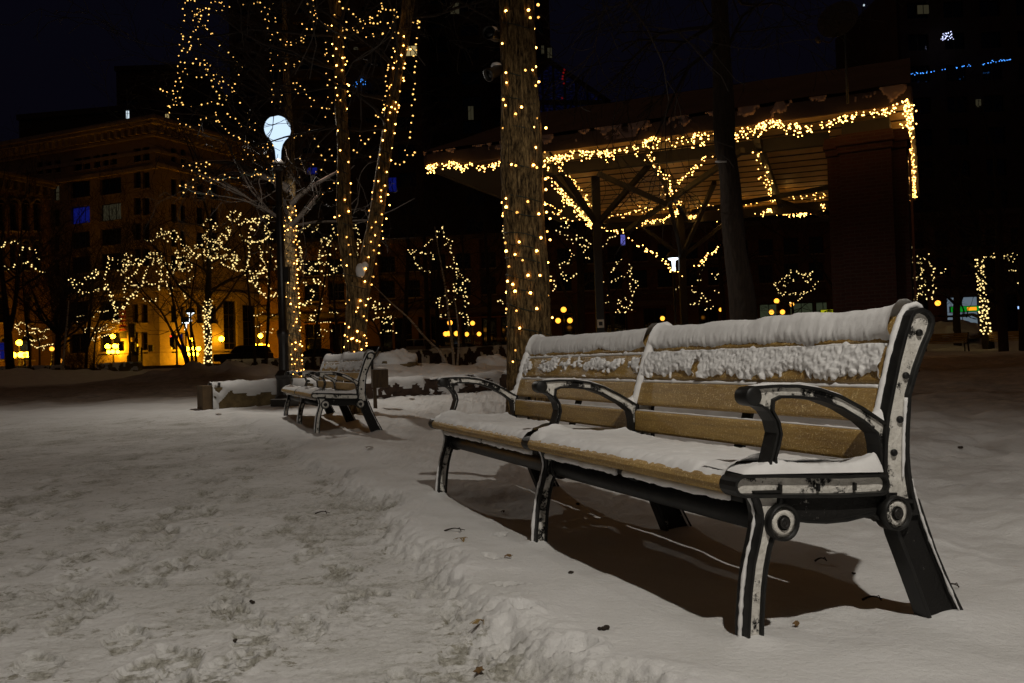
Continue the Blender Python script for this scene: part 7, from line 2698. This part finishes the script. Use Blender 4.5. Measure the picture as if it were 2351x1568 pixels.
for kind, nm, cat, lab, u, v, s in (
        ('twig', 'twig', 'twig', 'curved dark twig on the snow left of the front bench', 1043, 1222, .045),
        ('stalks', 'dry_stalks', 'stalks', 'tuft of yellowish dry stalks just below the curved twig', 1060, 1243, .045),
        ('leaf', 'fallen_leaf', 'leaf', 'pale torn leaf on the snow below the front bench shadow', 1166, 1283, .012),
        ('clump', 'dirt_clump', 'dirt', 'dark crumb on the snow in front of the front bench', 1312, 1318, .011),
        ('clump', 'dirt_clump', 'dirt', 'dark ragged crumb near the bottom centre of the snow', 1383, 1450, .016),
        ('leaf', 'fallen_leaf', 'leaf', 'brown leaf in the shade under the front bench near its left legs', 1155, 1179, .012),
        ('clump', 'dirt_clump', 'dirt', 'dark clod under the far half of the front bench', 1327, 1160, .016),
        ('leaf', 'fallen_leaf', 'leaf', 'yellowed leaf scrap between the legs of the nearest bench end', 1828, 1440, .011),
        ('twig', 'twig', 'twig', 'forked dark twig at the right edge of the front bench shadow', 2003, 1381, .030),
        ('twig', 'twig', 'twig', 'small dark twig on the snow behind the nearest bench end', 1885, 1293, .022),
        ('clump', 'dirt_clump', 'dirt', 'dark crumb on the snow seen between the bench end legs', 1962, 1318, .010),
        ('twig', 'twig', 'twig', 'thin dark twig lying right of the bench rear leg', 2185, 1352, .024),
        ('clump', 'dirt_clump', 'dirt', 'dark scrap on the purple lawn right of the bench', 2204, 1030, .016),
        ('twig', 'twig', 'twig', 'short brown twig on the trampled path centre', 740, 1183, .040),
        ('clump', 'dirt_clump', 'dirt', 'brown pellet on the trampled path near the bottom', 576, 1387, .012),
        ('clump', 'dirt_clump', 'dirt', 'brown stub standing in the trampled path at the bottom left', 540, 1476, .012),
        ('leaf', 'fallen_leaf', 'leaf', 'curled leaf beside the path below the smaller bench', 848, 1030, .035),
        ('leaf', 'fallen_leaf', 'leaf', 'brown leaf at the foot of the low wall end block', 502, 952, .05),
        ('leaf', 'fallen_leaf', 'leaf', 'dark curled leaf on the snow before the dark planter wall', 945, 917, .06),
        ('stalks', 'dry_stalks', 'stalks', 'bent straw loop on the snow left of the broken path edge', 1104, 1432, .03),
        ('leaf', 'fallen_leaf', 'leaf', 'narrow straw coloured leaf at the bottom centre', 1100, 1548, .012)):
    litter(nm, cat, lab, u, v, kind, s)

# lettering becomes plain mesh parts
dg = bpy.context.evaluated_depsgraph_get()
for o in TEXTS:
    me = bpy.data.meshes.new_from_object(o.evaluated_get(dg))
    q = bpy.data.objects.new('lettering', me)
    COL.objects.link(q)
    q.matrix_world = o.matrix_world.copy()
    q.parent = o.parent
    bpy.data.objects.remove(o)

# ------------------------------------------------------------------ light, sky, camera
w = bpy.data.worlds.new('World')
scene.world = w
w.use_nodes = True
nt = w.node_tree
nt.nodes.clear()
out = nt.nodes.new('ShaderNodeOutputWorld')
bg = nt.nodes.new('ShaderNodeBackground')
sky = nt.nodes.new('ShaderNodeTexSky')
sky.sky_type = 'NISHITA'
sky.sun_disc = False
sky.sun_elevation = math.radians(-4.0)
sky.sun_rotation = math.radians(200)
nt.links.new(sky.outputs[0], bg.inputs['Color'])
bg.inputs['Strength'].default_value = 0.05
# night sky: navy low down, warm glow added overhead, out of view, to tint shadows
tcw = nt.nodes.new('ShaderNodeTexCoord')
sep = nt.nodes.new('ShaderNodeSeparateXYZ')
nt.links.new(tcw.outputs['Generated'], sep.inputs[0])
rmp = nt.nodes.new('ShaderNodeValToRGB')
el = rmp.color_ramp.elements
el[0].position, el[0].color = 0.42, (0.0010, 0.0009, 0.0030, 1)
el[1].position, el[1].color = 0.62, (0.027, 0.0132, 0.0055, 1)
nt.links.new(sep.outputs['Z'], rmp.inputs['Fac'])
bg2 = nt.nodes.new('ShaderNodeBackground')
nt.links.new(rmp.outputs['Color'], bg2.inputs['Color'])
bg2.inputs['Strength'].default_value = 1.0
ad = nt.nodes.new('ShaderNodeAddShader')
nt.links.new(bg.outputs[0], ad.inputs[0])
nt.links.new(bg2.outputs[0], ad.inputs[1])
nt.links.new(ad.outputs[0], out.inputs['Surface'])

cam = bpy.data.cameras.new('camera')
cam.sensor_width = 36
cam.sensor_fit = 'HORIZONTAL'
cam.lens = FPX / 2351.0 * 36
cam.clip_start = .05
cam.clip_end = 600
co = bpy.data.objects.new('camera', cam)
COL.objects.link(co)
Mc = Matrix((RT, UP, -FW)).transposed().to_4x4()
co.matrix_world = Matrix.Translation(CAM) @ Mc
scene.camera = co
scene.view_settings.view_transform = 'Standard'
scene.view_settings.look = 'None'
scene.view_settings.exposure = 0
scene.view_settings.gamma = 1
scene.view_settings.use_curve_mapping = False
scene.render.engine = 'CYCLES'
scene.cycles.use_denoising = True
scene.cycles.use_adaptive_sampling = False
scene.cycles.max_bounces = 5
scene.cycles.diffuse_bounces = 3
scene.cycles.glossy_bounces = 2
scene.cycles.sample_clamp_indirect = 3.0
scene.cycles.use_light_tree = True
